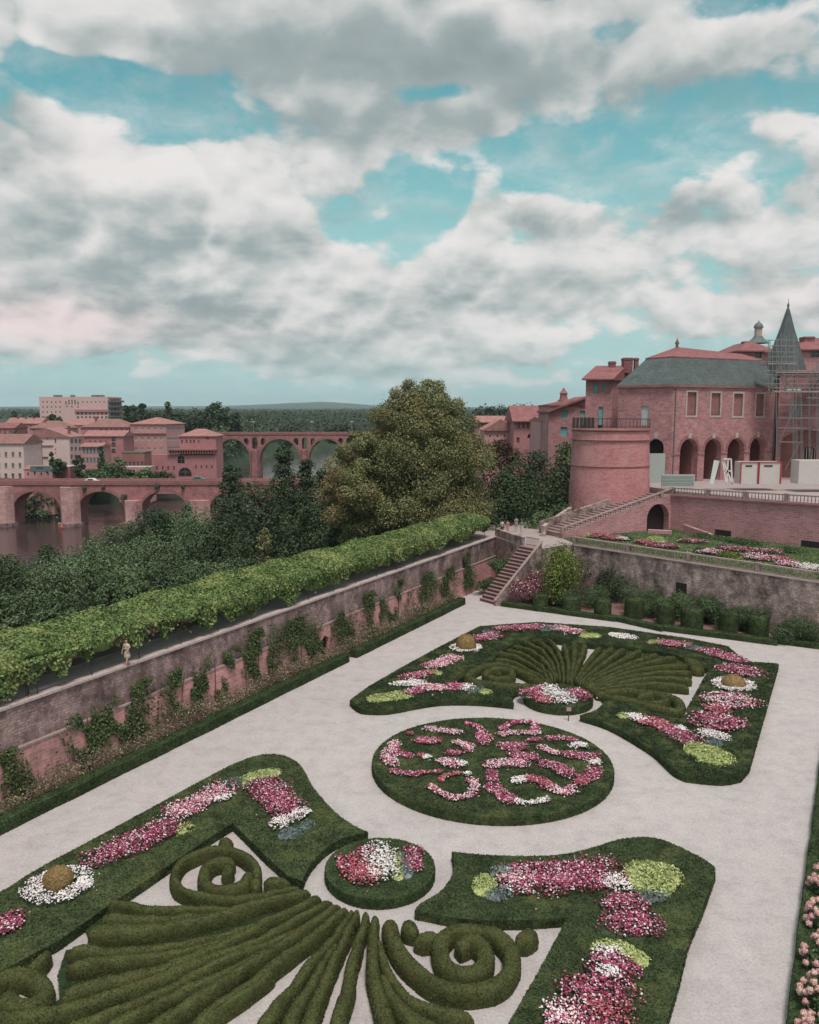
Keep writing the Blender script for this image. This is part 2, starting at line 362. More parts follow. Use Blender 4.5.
# ------------------------------------------------------------------ terrain, water, gravel
ZT=5.6                                   # terrace level
RIV=np.array([(-330,-40),(-220,40),(-143,136),(-101,222),(-66,310),(-54,430),(-48,600),(60,950),(500,1500)],dtype=float)
def sstep(a,b,x): t=np.clip((x-a)/(b-a),0,1); return t*t*(3-2*t)
def river_d(X,Y):
    best=np.full(X.shape,1e9); side=np.zeros(X.shape)
    for (x0,y0),(x1,y1) in zip(RIV[:-1],RIV[1:]):
        dx,dy=x1-x0,y1-y0; t=np.clip(((X-x0)*dx+(Y-y0)*dy)/(dx*dx+dy*dy),0,1)
        qx,qy=X-(x0+t*dx),Y-(y0+t*dy); d=np.hypot(qx,qy); k=d<best
        best=np.where(k,d,best); side=np.where(k,np.sign(dx*qy-dy*qx),side)
    return best,side
def terrain_z(X,Y):
    u=X*US+Y*UC; v=-X*UC+Y*US
    d,side=river_d(X,Y)
    land=np.where(side>0,-1.5,-9.5)
    r=Y+0*X
    land=np.where(side>0,-1.5+sstep(60,220,d)*6,-9.5+sstep(40,110,d)*3)
    land=land+sstep(330,520,r)*np.where(side>0,1.0,9.5)
    gz=np.where(u>97,sstep(97,125,u)*4.5,0)-.3
    k=1-sstep(38.8,41.6,v)
    k=np.where(u>96,1-sstep(38.8,58,v),k)
    k=k*(1-sstep(300,420,r))
    land=land*(1-k)+gz*k
    hw=41+sstep(300,700,r)*22
    bank=sstep(hw-4,hw+9,d); z=-18*(1-bank)+land*bank
    z=z+.35*nz(np.stack([X,Y,0*X],-1),.08)*bank*(1-k)
    far=sstep(1500,4200,r); P=np.stack([X,Y,0*X],-1)
    z=z+far*(10+9*nz(P,.0022)+ (45+13*nz(P,.0009))*sstep(4500,8500,r)+70*np.exp(-((X/r+.115)/.05)**2)*sstep(7500,9000,r))
    return z
def axis(lo,hi,step,far,gr=1.13):
    a=list(np.arange(lo,hi+.1,step)); s=step
    while a[-1]<far: s*=gr; a.append(a[-1]+s)
    s=step
    while a[0]>-far*.9 and lo<0 and a[0]>(-7000): s*=gr; a.insert(0,a[0]-s)
    return np.array(a)
ua=axis(-30,420,3.0,11500,1.10); va=axis(-90,300,2.4,8500,1.12)
ua=ua[ua>-120]
U_,V_=np.meshgrid(ua,va,indexing='ij')
X_=U_*US-V_*UC; Y_=U_*UC+V_*US; Z_=terrain_z(X_,Y_)
nu,nv=U_.shape
idx=np.arange(nu*nv).reshape(nu,nv)
g=G(); g.add(np.stack([X_,Y_,Z_],-1).reshape(-1,3),np.stack([idx[:-1,:-1],idx[1:,:-1],idx[1:,1:],idx[:-1,1:]],-1).reshape(-1,4)[:,::-1],0,True)
m,nt,b_=newmat('wooded_ground'); pos=nd(nt,'ShaderNodeNewGeometry').outputs['Position']
f1=noise(nt,pos,.0035,8,.75); f2=noise(nt,pos,.05,6,.7)
c=mix(nt,.5,ramp(nt,f1,[(.35,(.022,.045,.03)),(.5,(.045,.07,.045)),(.62,(.10,.12,.07)),(.72,(.035,.06,.04))]),ramp(nt,f2,[(.35,(.02,.035,.02)),(.6,(.06,.08,.045))]))
nt.links.new(c,b_.inputs['Base Color']); setp(b_,.95,.05); MT['ground']=m
struct(g,'terrain',MT['ground'])
g=G(); g.add([(-900,-100,-13),(900,-100,-13),(900,1700,-13),(-900,1700,-13)],[(0,1,2,3)])
m,nt,b_=newmat('river_water'); pos=nd(nt,'ShaderNodeNewGeometry').outputs['Position']
mp=nd(nt,'ShaderNodeMapping'); mp.inputs['Scale'].default_value=(.5,1.2,1); nt.links.new(pos,mp.inputs['Vector'])
f=noise(nt,mp.outputs[0],.5,5,.6); b_.inputs['Base Color'].default_value=(.05,.036,.035,1); setp(b_,.07,.5); bump(nt,b_,f,.45,.25); MT['water']=m
struct(g,'river_water',m)
# gravel sheet (garden ground)
g=G(); P=[uv(-12,37.9),uv(90,37.9),uv(92,4),uv(80,-30),uv(-12,-30)]
g.add([(p.x,p.y,0) for p in P],[(4,3,2,1,0)]); o=struct(g,'gravel_path',MT['gravel'])
if o.data.polygons[0].normal.z<0: o.data.flip_normals()
# ------------------------------------------------------------------ garden beds
def smooth(path,step=.25,close=False):
    P=[np.array(tuple(p)) for p in path]
    if len(P)==2: P=[P[0],(P[0]+P[1])/2,P[1]]
    n=len(P); out=[]
    for i in range(n if close else n-1):
        if close: a,b,c,d=P[(i-1)%n],P[i],P[(i+1)%n],P[(i+2)%n]
        else: a,b,c,d=P[max(i-1,0)],P[i],P[i+1],P[min(i+2,n-1)]
        k=max(2,int(np.linalg.norm(c-b)/step))
        for j in range(k):
            t=j/k; out.append(.5*((2*b)+(-a+c)*t+(2*a-5*b+4*c-d)*t*t+(-a+3*b-3*c+d)*t**3))
    if not close: out.append(P[-1])
    return out
def slab(px,h,name,label,cat,mat,dens,size,soft=None,group=None,world=None):
    P=world if world else [at(x,y,h) for x,y in px]
    if soft:                                   # index runs to smooth
        P=[Vector(tuple(q)) for q in smooth(P,.5,True)]
    g=G(); g.prism(P,0,h)
    g.surf(dens,size,0,lift=.0,tilt=.45,asp=.6,zmin=.02)
    return tag(build(g,name,mat),label,cat,group)
def sm(pts,step=.6):                           # smooth an open run of pixels, returned as pixels
    return [(q[0],q[1]) for q in smooth([np.array((x,y,0.)) for x,y in pts],step*12)]
HB=.45
bedA=sm([(-70,927),(0,892),(41,867),(127,821),(206,778),(238,762),(262,754.5),(283,755),(298,763),(306,774),(312,786),(321,797),(333,810),(345,820),(357,827),(368,832)])+sm([(368,832),(343,838),(324,849.5),(313,861),(306,872),(302.5,881)])+[(289,876.5),(267,857),(245,835),(232.7,823),(213,835),(140,884.5),(107,906),(58.6,940.6),(19.5,961),(-60,1004)]
slab(bedA,HB,'parterre_bed','L-shaped turf bed at the lower left, beside the path along the brick wall','garden bed',MT['bed'],330,.085)
bedB=sm([(452,851.8),(488,855),(528,856),(556,855),(575,852),(596,846.5),(619,839.5),(644,837),(663,840),(688.5,851),(707,861)])+[(714.5,866.5),(715,873),(702,909),(688,941),(679,978),(666,1024),(640,1105),(480,1105),(508,1024),(540,969),(561,930),(567,917),(525,920),(484,920.5),(452,917.5),(421,911)]+sm([(415,910),(420,904),(437,894),(448,883),(453.5,872),(454,862),(452,851.8)])
slab(bedB,HB,'parterre_bed','L-shaped turf bed at the lower right with a large lime clump in its corner','garden bed',MT['bed'],330,.085)
bedD=sm([(350,700),(354,704),(361,708),(372,709),(385,709),(399,707),(420,703),(442.6,700),(475,700),(501,702),(513.5,703.5)])+[(511,696.5),(515,692),(524.6,689),(500,686),(470,684.5),(452,683.5),(491,660),(511,644),(549,639),(593,644.6),(633,647),(677,655),(701,667),(709,669),(681,719.5),(640,706),(629.6,702),(605,697.5)]+sm([(604.5,702),(596,710),(580,715.2)])+sm([(580,715.3),(607.5,724),(637,740),(657,753.5),(672,768),(682,773.5),(692.5,776),(722,778.5),(738,776),(742,774)])+[(749,766.6),(778.5,663.5),(745,661),(733.5,651),(727.7,646),(686.6,638),(610,627),(537,622),(480,626),(439.6,646.6),(404.5,665.7),(369,686)]
slab(bedD,HB,'parterre_bed','wide U-shaped turf and box bed wrapping the fan at the far end of the garden','garden bed',MT['bed'],210,.105)
def disc(px,h,rx_px,name,label,mat,dens,size,sy=1.0):
    c=at(px[0],px[1],h); e=at(px[0]+rx_px,px[1],h); r=(e-c).length
    W=[Vector((c.x+r*math.cos(a),c.y+r*sy*math.sin(a),h)) for a in np.linspace(0,2*math.pi,73)[:-1]]
    slab(None,h,name,label,'garden bed',mat,dens,size,world=W); return c,r
cL,rL=disc((491.5,760.5),.5,119,'round_bed','large round turf bed in the middle, patterned with pink flower scrolls',MT['bed'],260,.095,.955)
c1,r1=disc((380,866.5),.5,54.5,'round_bed','small round bed with a box rim between the lower left and lower right beds',MT['hedge'],330,.085)
c2,r2=disc((558,695),.6,34,'round_bed','small round bed with a box rim in front of the far fan',MT['hedge'],260,.095)
# ------------------------------------------------------------------ clipped ribs and scrolls
def ribmesh(path,w,h,z0=0.0,dens=420,size=.07,taper=.5):
    h=h*1.15; w=(max(.32,w[0]*.78),w[1]*.66) if isinstance(w,(tuple,list)) and w[0]<w[1]-.2 else w
    S=smooth(path,.22); S=[s for i,s in enumerate(S) if i==0 or np.linalg.norm(s-S[i-1])>.02]; n=len(S); L=[0]
    for i in range(1,n): L.append(L[-1]+np.linalg.norm(S[i]-S[i-1]))
    T=L[-1]; rg=[]; ws=w if isinstance(w,(list,tuple)) else (w,w)
    for i in range(n):
        d=S[min(i+1,n-1)]-S[max(i-1,0)]; d=d/ (np.linalg.norm(d)+1e-9); sd=np.array((d[1],-d[0],0))
        t=L[i]/T; ww=ws[0]+(ws[1]-ws[0])*t
        e=min(L[i],T-L[i])/taper; k=math.sqrt(max(0.0,1-(1-min(1,e))**2)); k=max(k,.12); hh=h*(.55+.45*k)
        ring=[]
        for a in np.linspace(0,math.pi,11):
            c_,s_=math.cos(a),math.sin(a)
            x=math.copysign(abs(c_)**.72,c_)*ww/2*.88*k*(1 if s_>.02 else .92); z=(abs(s_)**.62)*hh
            ring.append((S[i][0]+sd[0]*x,S[i][1]+sd[1]*x,z0+z))
        ring=np.array(ring); q=nz(ring,2.2)*.04+nz(ring,7)*.025
        ring[:,2]+=q*(ring[:,2]>.1); ring[:,0]+=sd[0]*q*.8; ring[:,1]+=sd[1]*q*.8
        rg.append(ring)
    rg=[r[::-1] for r in rg]
    g=G(); g.rings(rg,0,True,True,closed=False)
    g.add(rg[0],[tuple(range(len(rg[0])))],0); g.add(rg[-1],[tuple(range(len(rg[-1])))],0)
    g.surf(dens,size,0,lift=0,tilt=.65,asp=.6,zmin=.02)
    return g
def rib(px,w,h,label,name='box_rib',cat='clipped hedge',group=None,dens=560,size=.06,zr=None):
    g=ribmesh([at(x,y,zr if zr is not None else h*.8) for x,y in px],w,h,0,dens,size)
    return tag(build(g,name,MT['fan']),label,cat,group)
GN='box ribs of the near fan'
near=[
 ([(311,893),(288,898),(266,903),(242,910),(213,919),(185,925),(150,930),(118,932),(88,933)],(.5,1.25),'uppermost long rib curving to the blunt lobe at left'),
 ([(236,914),(213,912),(180,913),(150,912),(128,907),(108,905)],(.4,.75),'thin rib lying above the blunt lobe, nearest the lower left bed'),
 ([(238,915),(205,919),(165,922),(130,921),(100,920)],(.4,.9),'rib wedged in the middle of the upper blunt lobe'),
 ([(262,925),(235,934),(200,943),(146,952),(107,955),(82,950),(67,953)],(.4,.85),'upper rim rib of the second lobe at left'),
 ([(258,929),(230,940),(200,950),(165,957),(134,961),(100,964),(66,969)],(.4,.9),'middle rib of the second lobe at left'),
 ([(321.5,899),(300,909),(282,917),(258,928),(232,941),(200,957),(175,966),(146,975),(117,982),(78,990),(62,998)],(.45,1.15),'lower rim rib of the second lobe, reaching the pale gap at left'),
 ([(333,903.5),(306.5,916),(282,931),(257,944),(220,958),(190,968),(160,979),(125,991),(90,1003),(49,1014),(10,1019),(-25,1018)],(.45,.95),'long rib sweeping from the second tip to the bottom left corner'),
 ([(300,932),(270,946),(233,959),(196.6,976),(160,994),(128,1008),(97.7,1020),(60,1034)],(.4,.85),'narrow rib below the long corner rib'),
 ([(295,942),(262,957),(230,973),(197,987),(160,1005),(122,1024),(100,1035)],(.4,.85),'narrow rib crossing the bottom edge left of centre'),
 ([(341,906.5),(322,919),(306,930),(277,949),(253,963),(218.6,986),(184,1009),(160,1024),(138,1038)],(.5,.95),'rib running from the third tip down to the bottom edge'),
 ([(348,909.5),(334,921),(318,934),(300,947),(282,961),(257,980),(232,998),(208,1016),(188,1034)],(.5,.95),'rib bordering the left side of the first gravel gap'),
 ([(275,972),(250,990),(225,1008),(200,1026)],(.3,.6),'short low rib tucked beside the rib at the first gravel gap'),
 ([(353,911),(344,926),(330,945),(309,968),(292,989),(270,1018),(258,1036)],(.45,.95),'rib bordering the right side of the first gravel gap'),
 ([(338,944),(322,968),(307,994),(291,1022),(284,1036)],(.4,1.0),'moss-stained rib at the broad foot right of the first gravel gap'),
 ([(358.5,911.5),(349,931),(336,957.7),(324,985),(314,1012),(306,1036)],(.45,.95),'rib left of the thin second gravel gap'),
 ([(366,913),(363,932),(354,958),(348,985),(342,1008),(335,1036)],(.45,1.05),'straight rib between the second and third gravel gaps'),
 ([(374.5,916),(374,938),(373,967),(376,990),(384,1014),(390,1036)],(.5,1.2),'rib right of the third gravel gap, heading down'),
 ([(378,940),(385,967),(396,988),(412,1004),(437,1013),(474,1020)],(.4,1.0),'rib bending right towards the foot of the lower right bed'),
 ([(381,975),(390,996),(405,1014),(425,1028),(445,1036)],(.5,1.3),'broad rib filling the bend at the bottom edge'),
]
for p,w,l in near: rib(p,w,.62,l+', near fan',group=GN)

rib([(301,888),(270,896),(235,901.5),(205,899),(185,892),(174,881),(178,868),(190,858),(212,851),(235,853),(250,861),(257,871),(256,880)],(.5,.78),.62,'large outer coil of the left scroll, its tail pointing at the small round bed','box_scroll')
rib([(248,873),(247,882),(238,889),(222,891),(208,887),(204,877),(208,867),(221,862),(235,864)],(.66,.66),.62,'inner coil of the left scroll beside the lower left bed','box_scroll')
rib([(222,872),(229,869),(234,868)],(.9,.9),.75,'rounded knob at the centre of the left scroll','box_bud')
rib([(225,839),(227,851)],(.85,.9),.62,'stubby clipped block above the left scroll, in the angle of the bed','box_bud')
rib([(264,881),(275,883),(290,882)],(.9,.6),.62,'stubby block between the left scroll and the small round bed','box_bud')
rib([(256,879),(255,888)],(.7,.7),.62,'leaf-shaped clipped block hanging inside the left scroll','box_bud')
rib([(389,920),(393,938),(401,955),(415,970),(432,983),(450,990),(470,992),(490,988),(505,979),(512,966),(511,952),(501,940),(486,932),(468,929),(453,931),(443,939),(440,951),(444,964),(454,972),(467,974),(480,970),(486,960),(483,949),(475,943),(465,943),(462,952)],(.75,.8),.62,'complete spiral scroll on the gravel left of the lower right bed','box_scroll')
rib([(405,921),(409,927),(415,935)],(.75,.85),.62,'pointed clipped bud touching the corner of the lower right bed','box_bud')
rib([(414,941),(428,939),(440,936)],(.8,.8),.62,'short clipped block joining the bud to the spiral scroll','box_bud')
rib([(516,944),(526,938),(536,931)],(.8,.95),.62,'short clipped block sticking out right of the spiral scroll','box_bud')
rib([(49,950),(42,961),(27,972)],(.5,1.0),.62,'leaf-shaped clipped block at the left edge below the lower left bed','box_bud')
rib([(-12,996),(-6,985),(8,976),(24,976),(38,982),(44,993),(38,1004),(24,1008),(12,1004),(10,996),(18,990)],(.85,.8),.62,'clipped scroll cut by the left edge of the picture','box_scroll')
GF='box ribs of the far fan'
farr=[
 ([(547,686),(530,677),(512,669),(494,665)],.75,'lowest rib above the left scroll'),
 ([(549,684),(532,673),(512,663),(494,659)],.8,'second lowest rib on the left side'),
 ([(551,683),(536,669),(517,658),(497,653.5)],.8,'third rib up on the left side'),
 ([(553,681),(541,667),(525,656),(506,650)],.85,'fourth rib up on the left side'),
 ([(555,680),(546,663),(531,652),(513,646)],.85,'fifth rib up on the left side'),
 ([(557,679),(550,661),(538,649),(522,642)],.85,'rib ending at the back left corner'),
 ([(560,680),(556,661),(547,648),(534,641)],.8,'rib next to the back left corner'),
 ([(564,681),(562,664),(557,650),(547,640)],.8,'rib on the left edge of the thin gravel line'),
 ([(568,682),(568,664),(564,645)],.9,'left rib of the narrow central wedge'),
 ([(570,682),(574,662),(574,643)],1.1,'middle rib of the narrow central wedge'),
 ([(571,683),(579,663),(585,645)],1.0,'right rib of the narrow central wedge'),
 ([(576,681),(588,663),(600,648)],1.0,'rib on the right edge of the pale gravel slot'),
 ([(578,682),(594,664),(613,648)],1.1,'middle rib right of the pale gravel slot'),
 ([(580,684),(600,667),(624,649)],1.0,'last rib of the wedge right of the gravel slot'),
 ([(582,685),(610,668),(640,651)],1.0,'rib ending at the back on the right side'),
 ([(584,686),(618,669),(657,655)],1.0,'second rib from the back on the right side'),
 ([(586,688),(622,672),(650,663),(676,657.5)],1.0,'rib ending by the back right corner'),
 ([(588,689),(624,675),(655,668),(688,666)],1.0,'rib ending at the right corner lump'),
 ([(590,690),(624,679),(658,674),(692,673)],1.0,'fourth rib from the bottom on the right side'),
 ([(592,691),(624,683),(658,679),(692,680)],1.0,'third rib from the bottom on the right side'),
 ([(594,692),(624,687),(655,685),(689,688)],1.0,'blunt rib above the right scroll'),
]
for p,w,l in farr: rib(p,(w*.46,w*.92),.62,l+', far fan',group=GF,dens=260,size=.09)
rib([(543,688),(515,686.5),(490,684.5),(472,681.5),(469,675),(480,668),(497,665),(515,669),(532,677),(545,686)],.8,.62,'flattened outer coil of the left scroll in the far fan','box_scroll',dens=260,size=.09)
rib([(487,676),(497,679.5),(510,677),(511,671),(499,669),(487,672),(486,676)],.7,.62,'inner coil of the left scroll in the far fan','box_scroll',dens=260,size=.09)
rib([(497,674),(501,673.5)],.8,.7,'knob in the centre of the left scroll of the far fan','box_bud',dens=260,size=.09)
rib([(596,694),(620,691),(645,692.5),(665,696),(679,702.5),(678,711),(662,709),(642,704),(620,699),(602,696)],.8,.62,'flattened outer coil of the right scroll in the far fan','box_scroll',dens=260,size=.09)
rib([(638,698),(650,694),(663,697.5),(665,702),(652,704),(640,701)],.7,.62,'inner coil of the right scroll in the far fan','box_scroll',dens=260,size=.09)
rib([(650,699),(655,699.5)],.8,.7,'knob in the centre of the right scroll of the far fan','box_bud',dens=260,size=.09)
rib([(686,659),(694,663),(698,671)],1.3,.62,'rounded lump closing the right corner of the far fan','box_bud',dens=260,size=.09)
def infill(px,label,dens=250,size=.07):  # low slabs added under the ribs; darker hedge material paints groove shade
    P=[at(x,y,.10) for x,y in px]; g=G(); g.prism(P,0,.10); g.surf(dens,size,0,lift=0,tilt=.6,zmin=.02); return tag(build(g,'box_infill',MT['hedge']),label,'clipped hedge')
infill([(311,899),(270,912),(230,924),(150,920),(107,905),(84,928),(88,936),(110,942),(66,950),(58,975),(60,1000),(0,1016),(-20,1030),(60,1042),(186,1040),(215,1014),(245,990),(290,954),(322,926),(341,911),(330,904)],'low dark box infill between the ribs of the large left lobes')
infill([(351,915),(326,950),(292,992),(264,1036),(304,1036),(318,995),(334,955)],'low dark box infill between the ribs right of the first gravel gap')
infill([(375,922),(374,970),(380,1003),(392,1036),(443,1036),(466,1022),(420,1007),(395,985),(381,945)],'low dark box infill under the ribs bending to the right at the bottom')
infill([(548,686),(498,666),(498,653),(520,643),(548,641),(559,655),(564,684)],'low dark box infill of the left half of the far fan',200,.1)
infill([(569,684),(565,646),(586,646),(573,684)],'low dark box infill of the narrow wedge of the far fan',200,.1)
infill([(577,684),(600,649),(655,653),(686,662),(690,685),(655,686),(594,691)],'low dark box infill of the right half of the far fan',200,.1)
# ------------------------------------------------------------------ flowers
def patchmesh(path,hw,h,z0):
    P=[np.array(tuple(at(x,y,z0+h*.5))) for x,y in path]
    if len(P)==1: P=[P[0]-np.array((.02,0,0)),P[0]+np.array((.02,0,0))]
    S=smooth(P,.3) if len(P)>1 else P
    return np.array(S)
def patch(path,hw,pal,label,z0=HB,h=.28,dens=None,bs=.07,name='flower_patch',cat='flowers',under='under',blossom=True):
    S=patchmesh(path,hw,h,z0); 
    L=max(.1,np.linalg.norm(np.diff(S,axis=0),axis=1).sum())
    area=L*2*hw+math.pi*hw*hw; Y=S[:,1].mean()
    dens=dens or (250 if Y<50 else 165); bs=bs*(1 if Y<50 else 1.35)
    def samp(n,edge=1.0,fuzzy=True):
        i=rng.integers(0,len(S),n); a=rng.uniform(0,2*math.pi,n); r=np.minimum(np.abs(rng.normal(0,.56,n)),1.45)*hw*edge; r=np.where(rng.random(n)<(.75 if fuzzy else 2),np.sqrt(rng.random(n))*hw*.95,r)
        P=S[i].copy(); rr=1+.18*nz(S[i],2.5)+.16*nz(np.stack([np.cos(a)*2,np.sin(a)*2,S[i][:,0]],1),1.6); P[:,0]+=np.cos(a)*r*rr; P[:,1]+=np.sin(a)*r*rr
        q=np.clip(1-(r/hw/1.3)**2,0,1)**.5
        lump=.75+.25*nz(P*np.array((1,1,0)),3.5)
        P[:,2]=z0+.03+h*q*lump*rng.uniform(.55,1.2,n)
        return P
    g=G(); hw*=(1.15 if h>.21 else 1.02); P=samp(int(area*dens*1.1),1.05,False); P[:,2]-=.05
    g.leaves(P,np.tile((0,0,1.),(len(P),1)),.12,0,.7,.6)
    # low mound under the leaves
    ang=np.linspace(0,2*math.pi,17)[:-1]
    for k in range(0,len(S),max(1,len(S)//max(1,int(L/.5)))):
        c=S[k]; g.rings([[(c[0]+hw*f*math.cos(a),c[1]+hw*f*math.sin(a),z0-.01+h*zf) for a in ang] for f,zf in ((.9,0),(.75,.25),(.45,.36),(.08,.4))],0,False)
    o=build(g,name,MT[under]); tag(o,label,cat)
    if blossom:
        n=int(area*dens); P=samp(n); g=G()
        a=np.linspace(0,2*math.pi,6)[:-1]; s=bs*rng.uniform(.6,1.3,(n,1))
        N=np.tile((0,0,1.),(n,1))+rng.normal(0,.45,(n,3)); N/=np.linalg.norm(N,axis=1)[:,None]
        T=np.cross(N,rng.normal(0,1,(n,3))); T/=np.linalg.norm(T,axis=1)[:,None]; B=np.cross(N,T)
        V=np.stack([P+N*s*.35]+[P+T*s*.62*math.cos(x)+B*s*.62*math.sin(x) for x in a],1).reshape(-1,3)
        base=(np.arange(n)*6)[:,None]
        Fc=np.concatenate([base+np.array([[0,1+i,1+(i+1)%5]]) for i in range(5)])
        g.add(V,Fc,0); build(g,'blossoms',pal,o)
    return o
def foliage_patch(path,hw,mat,label,z0=HB,h=.3,size=.13,name='foliage_plant',cat='plants'):
    S=patchmesh(path,hw,h,z0); L=max(.1,np.linalg.norm(np.diff(S,axis=0),axis=1).sum()); area=L*2*hw+math.pi*hw*hw
    n=int(area*230); i=rng.integers(0,len(S),n); a=rng.uniform(0,2*math.pi,n); r=np.sqrt(rng.random(n))*hw*(1+.15*nz(S[i],3))
    P=S[i].copy(); P[:,0]+=np.cos(a)*r; P[:,1]+=np.sin(a)*r
    P[:,2]=z0+.02+h*np.clip(1-(r/hw)**2,0,1)**.5*rng.uniform(.5,1.1,n)*(.8+.2*nz(P,4))
    ang=np.linspace(0,2*math.pi,15)[:-1]
    g=G(); N=np.stack([np.cos(a)*r/hw*.7,np.sin(a)*r/hw*.7,np.full(n,.8)],1)
    for kk in range(0,len(S),max(1,int(.4*len(S)/max(L,.4)))): g.rings([[(S[kk][0]+hw*f*math.cos(x),S[kk][1]+hw*f*math.sin(x),z0+h*zf) for x in ang] for f,zf in ((.85,-.02),(.6,.2),(.05,.25))],0,False)
    g.leaves(P,N,size,0,.6,.45)
    return tag(build(g,name,MT[mat]),label,cat)
def dome(px,r,h,label,z0=HB,mat='ochre'):
    c=at(px[0],px[1],z0+.1); c.z=z0; g=G()
    g.lathe(c,[(r*1.0,0),(r*1.02,h*.35),(r*.9,h*.65),(r*.6,h*.9),(r*.1,h)],16); g.surf(500,.07,0,lift=0,zmin=z0)
    return tag(build(g,'topiary_dome',MT[mat]),label,'topiary')
def ring(px,r,w,label,z0=HB,pal=None):
    c=at(px[0],px[1],z0+.15); pts=[(c.x+r*math.cos(a),c.y+r*math.sin(a)) for a in np.linspace(0,2*math.pi,15)]
    # convert to a path of world points through patchmesh-compatible pixels
    out=[]
    for x,y in pts:
        z=z0+.14; zc=y*CP-(z-H)*SP; yc=y*SP+(z-H)*CP; out.append((CX+F*x/zc,CY-F*yc/zc))
    return patch(out,w,pal or WHITE,label,z0)
LL='on the lower left bed'; LR='on the lower right bed'
patch([(-14,932),(2,925),(6,921)],.75,PINK,'pink flower patch cut by the left edge, '+LL)
ring((58.5,884),1.05,.42,'white flower ring around the ochre dome, '+LL)
dome((58,882),.62,.75,'ochre clipped dome inside the large white flower ring, '+LL)
patch([(98,857),(115,851),(133,843),(150,835),(166,827)],.85,PINK,'long pink flower strip right of the ochre dome, '+LL)
foliage_patch([(181,829),(187,826)],.4,'lime','small lime tuft between two pink strips, '+LL)
patch([(176,812),(192,805),(207,797),(222,789)],.85,PINKW,'pink strip mixed with white, nearest the lime corner, '+LL)
patch([(218,800),(226,796)],.35,WHITE,'small white patch at the lower edge of the pink strip, '+LL)
foliage_patch([(230,783),(240,780)],.45,'silver','silver blue foliage at the corner, '+LL)
foliage_patch([(247,779),(260,774),(272,771)],.6,'lime','lime green strip at the top corner, '+LL)
patch([(262,784),(271,791),(278,799),(288,809)],.95,PINK,'broad pink strip descending from the lime corner, '+LL)
patch([(279,823),(292,817),(302,811)],.5,WHITE,'white edging at the foot of the broad pink strip, '+LL)
foliage_patch([(285,833),(296,829)],.45,'silver','silver cabbages below the white edging, '+LL)
foliage_patch([(306,824),(309,822)],.33,'silver','single silver cabbage right of the white edging, '+LL)
patch([(352,862),(358,869),(366,876)],.72,ROSE,'red and pink flowers on the left of the small round bed in the foreground',.5)
patch([(364,851),(372,852)],.35,PINK,'pink flowers at the back of the small round bed in the foreground',.5)
patch([(379,850),(382,862),(384,872)],.62,WHITE,'thick white flower clump in the small round bed in the foreground',.5,h=.35)
foliage_patch([(397,857),(398,866),(399,874)],.35,'lime','lime stripe in the small round bed in the foreground',.5)
foliage_patch([(403,855),(404,864),(406,872)],.38,'silver','silver stripe in the small round bed in the foreground',.5)
patch([(412,851),(413,860),(413,865)],.5,PINK,'pink flowers on the right of the small round bed in the foreground',.5)
foliage_patch([(484,887),(486,879)],.6,'lime','pale lime clump at the left end of the strip, '+LR)
foliage_patch([(499,871),(505,868)],.5,'silver','silver cabbages behind the left end of the strip, '+LR)
foliage_patch([(495,893),(503,891)],.48,'silver','silver cabbages before the left end of the strip, '+LR)
patch([(513,878),(520,880)],.85,PINKW,'white flecked flowers at the left of the long strip, '+LR)
patch([(534,877),(555,876),(578,874),(600,871)],1.12,PINK,'long pink flower strip across the upper arm, '+LR)
patch([(612,879),(620,884)],.55,WHITE,'white flower patch touching the large lime clump, '+LR)
foliage_patch([(641,870),(652,869),(663,872),(655,883),(645,880)],.9,'lime','large round lime clump in the corner, '+LR,h=.45,size=.16)
foliage_patch([(647,895),(661,893)],.45,'silver','dark silver foliage under the large lime clump, '+LR)
patch([(620,903),(632,905)],.75,PINK,'upper pink mound of the right arm, '+LR,h=.35)
patch([(616,922),(632,924),(647,922)],.75,PINK,'second pink mound of the right arm, '+LR,h=.35)
foliage_patch([(601,945),(615,944),(629,950),(640,958)],.42,'lime','lime crescent between two pink mounds, '+LR)
patch([(603,952),(612,953)],.4,WHITE,'white patch under the lime crescent, '+LR)
patch([(603,965),(622,966)],.7,PINK,'pink mound under the lime crescent, '+LR,h=.35)
patch([(604,969),(614,971)],.33,WHITE,'small white crescent inside the pink mound, '+LR,z0=HB+.12)
patch([(577,990),(598,988),(617,991)],.75,PINK,'wide pink mound with white flecks near the bottom, '+LR,h=.35)
patch([(598,1009),(612,1012)],.7,ROSE,'deep pink mound next to the bottom edge, '+LR,h=.35)
patch([(566,1012),(560,1024)],.7,PINKW,'whitish flowers at the bottom edge, '+LR)
patch([(590,1032),(610,1034)],.7,PINK,'pink flowers cut by the bottom edge, '+LR)
def Z2(pts): return [(370+x/3.276,700+y/3.276) for x,y in pts]
LG='on the large round bed'
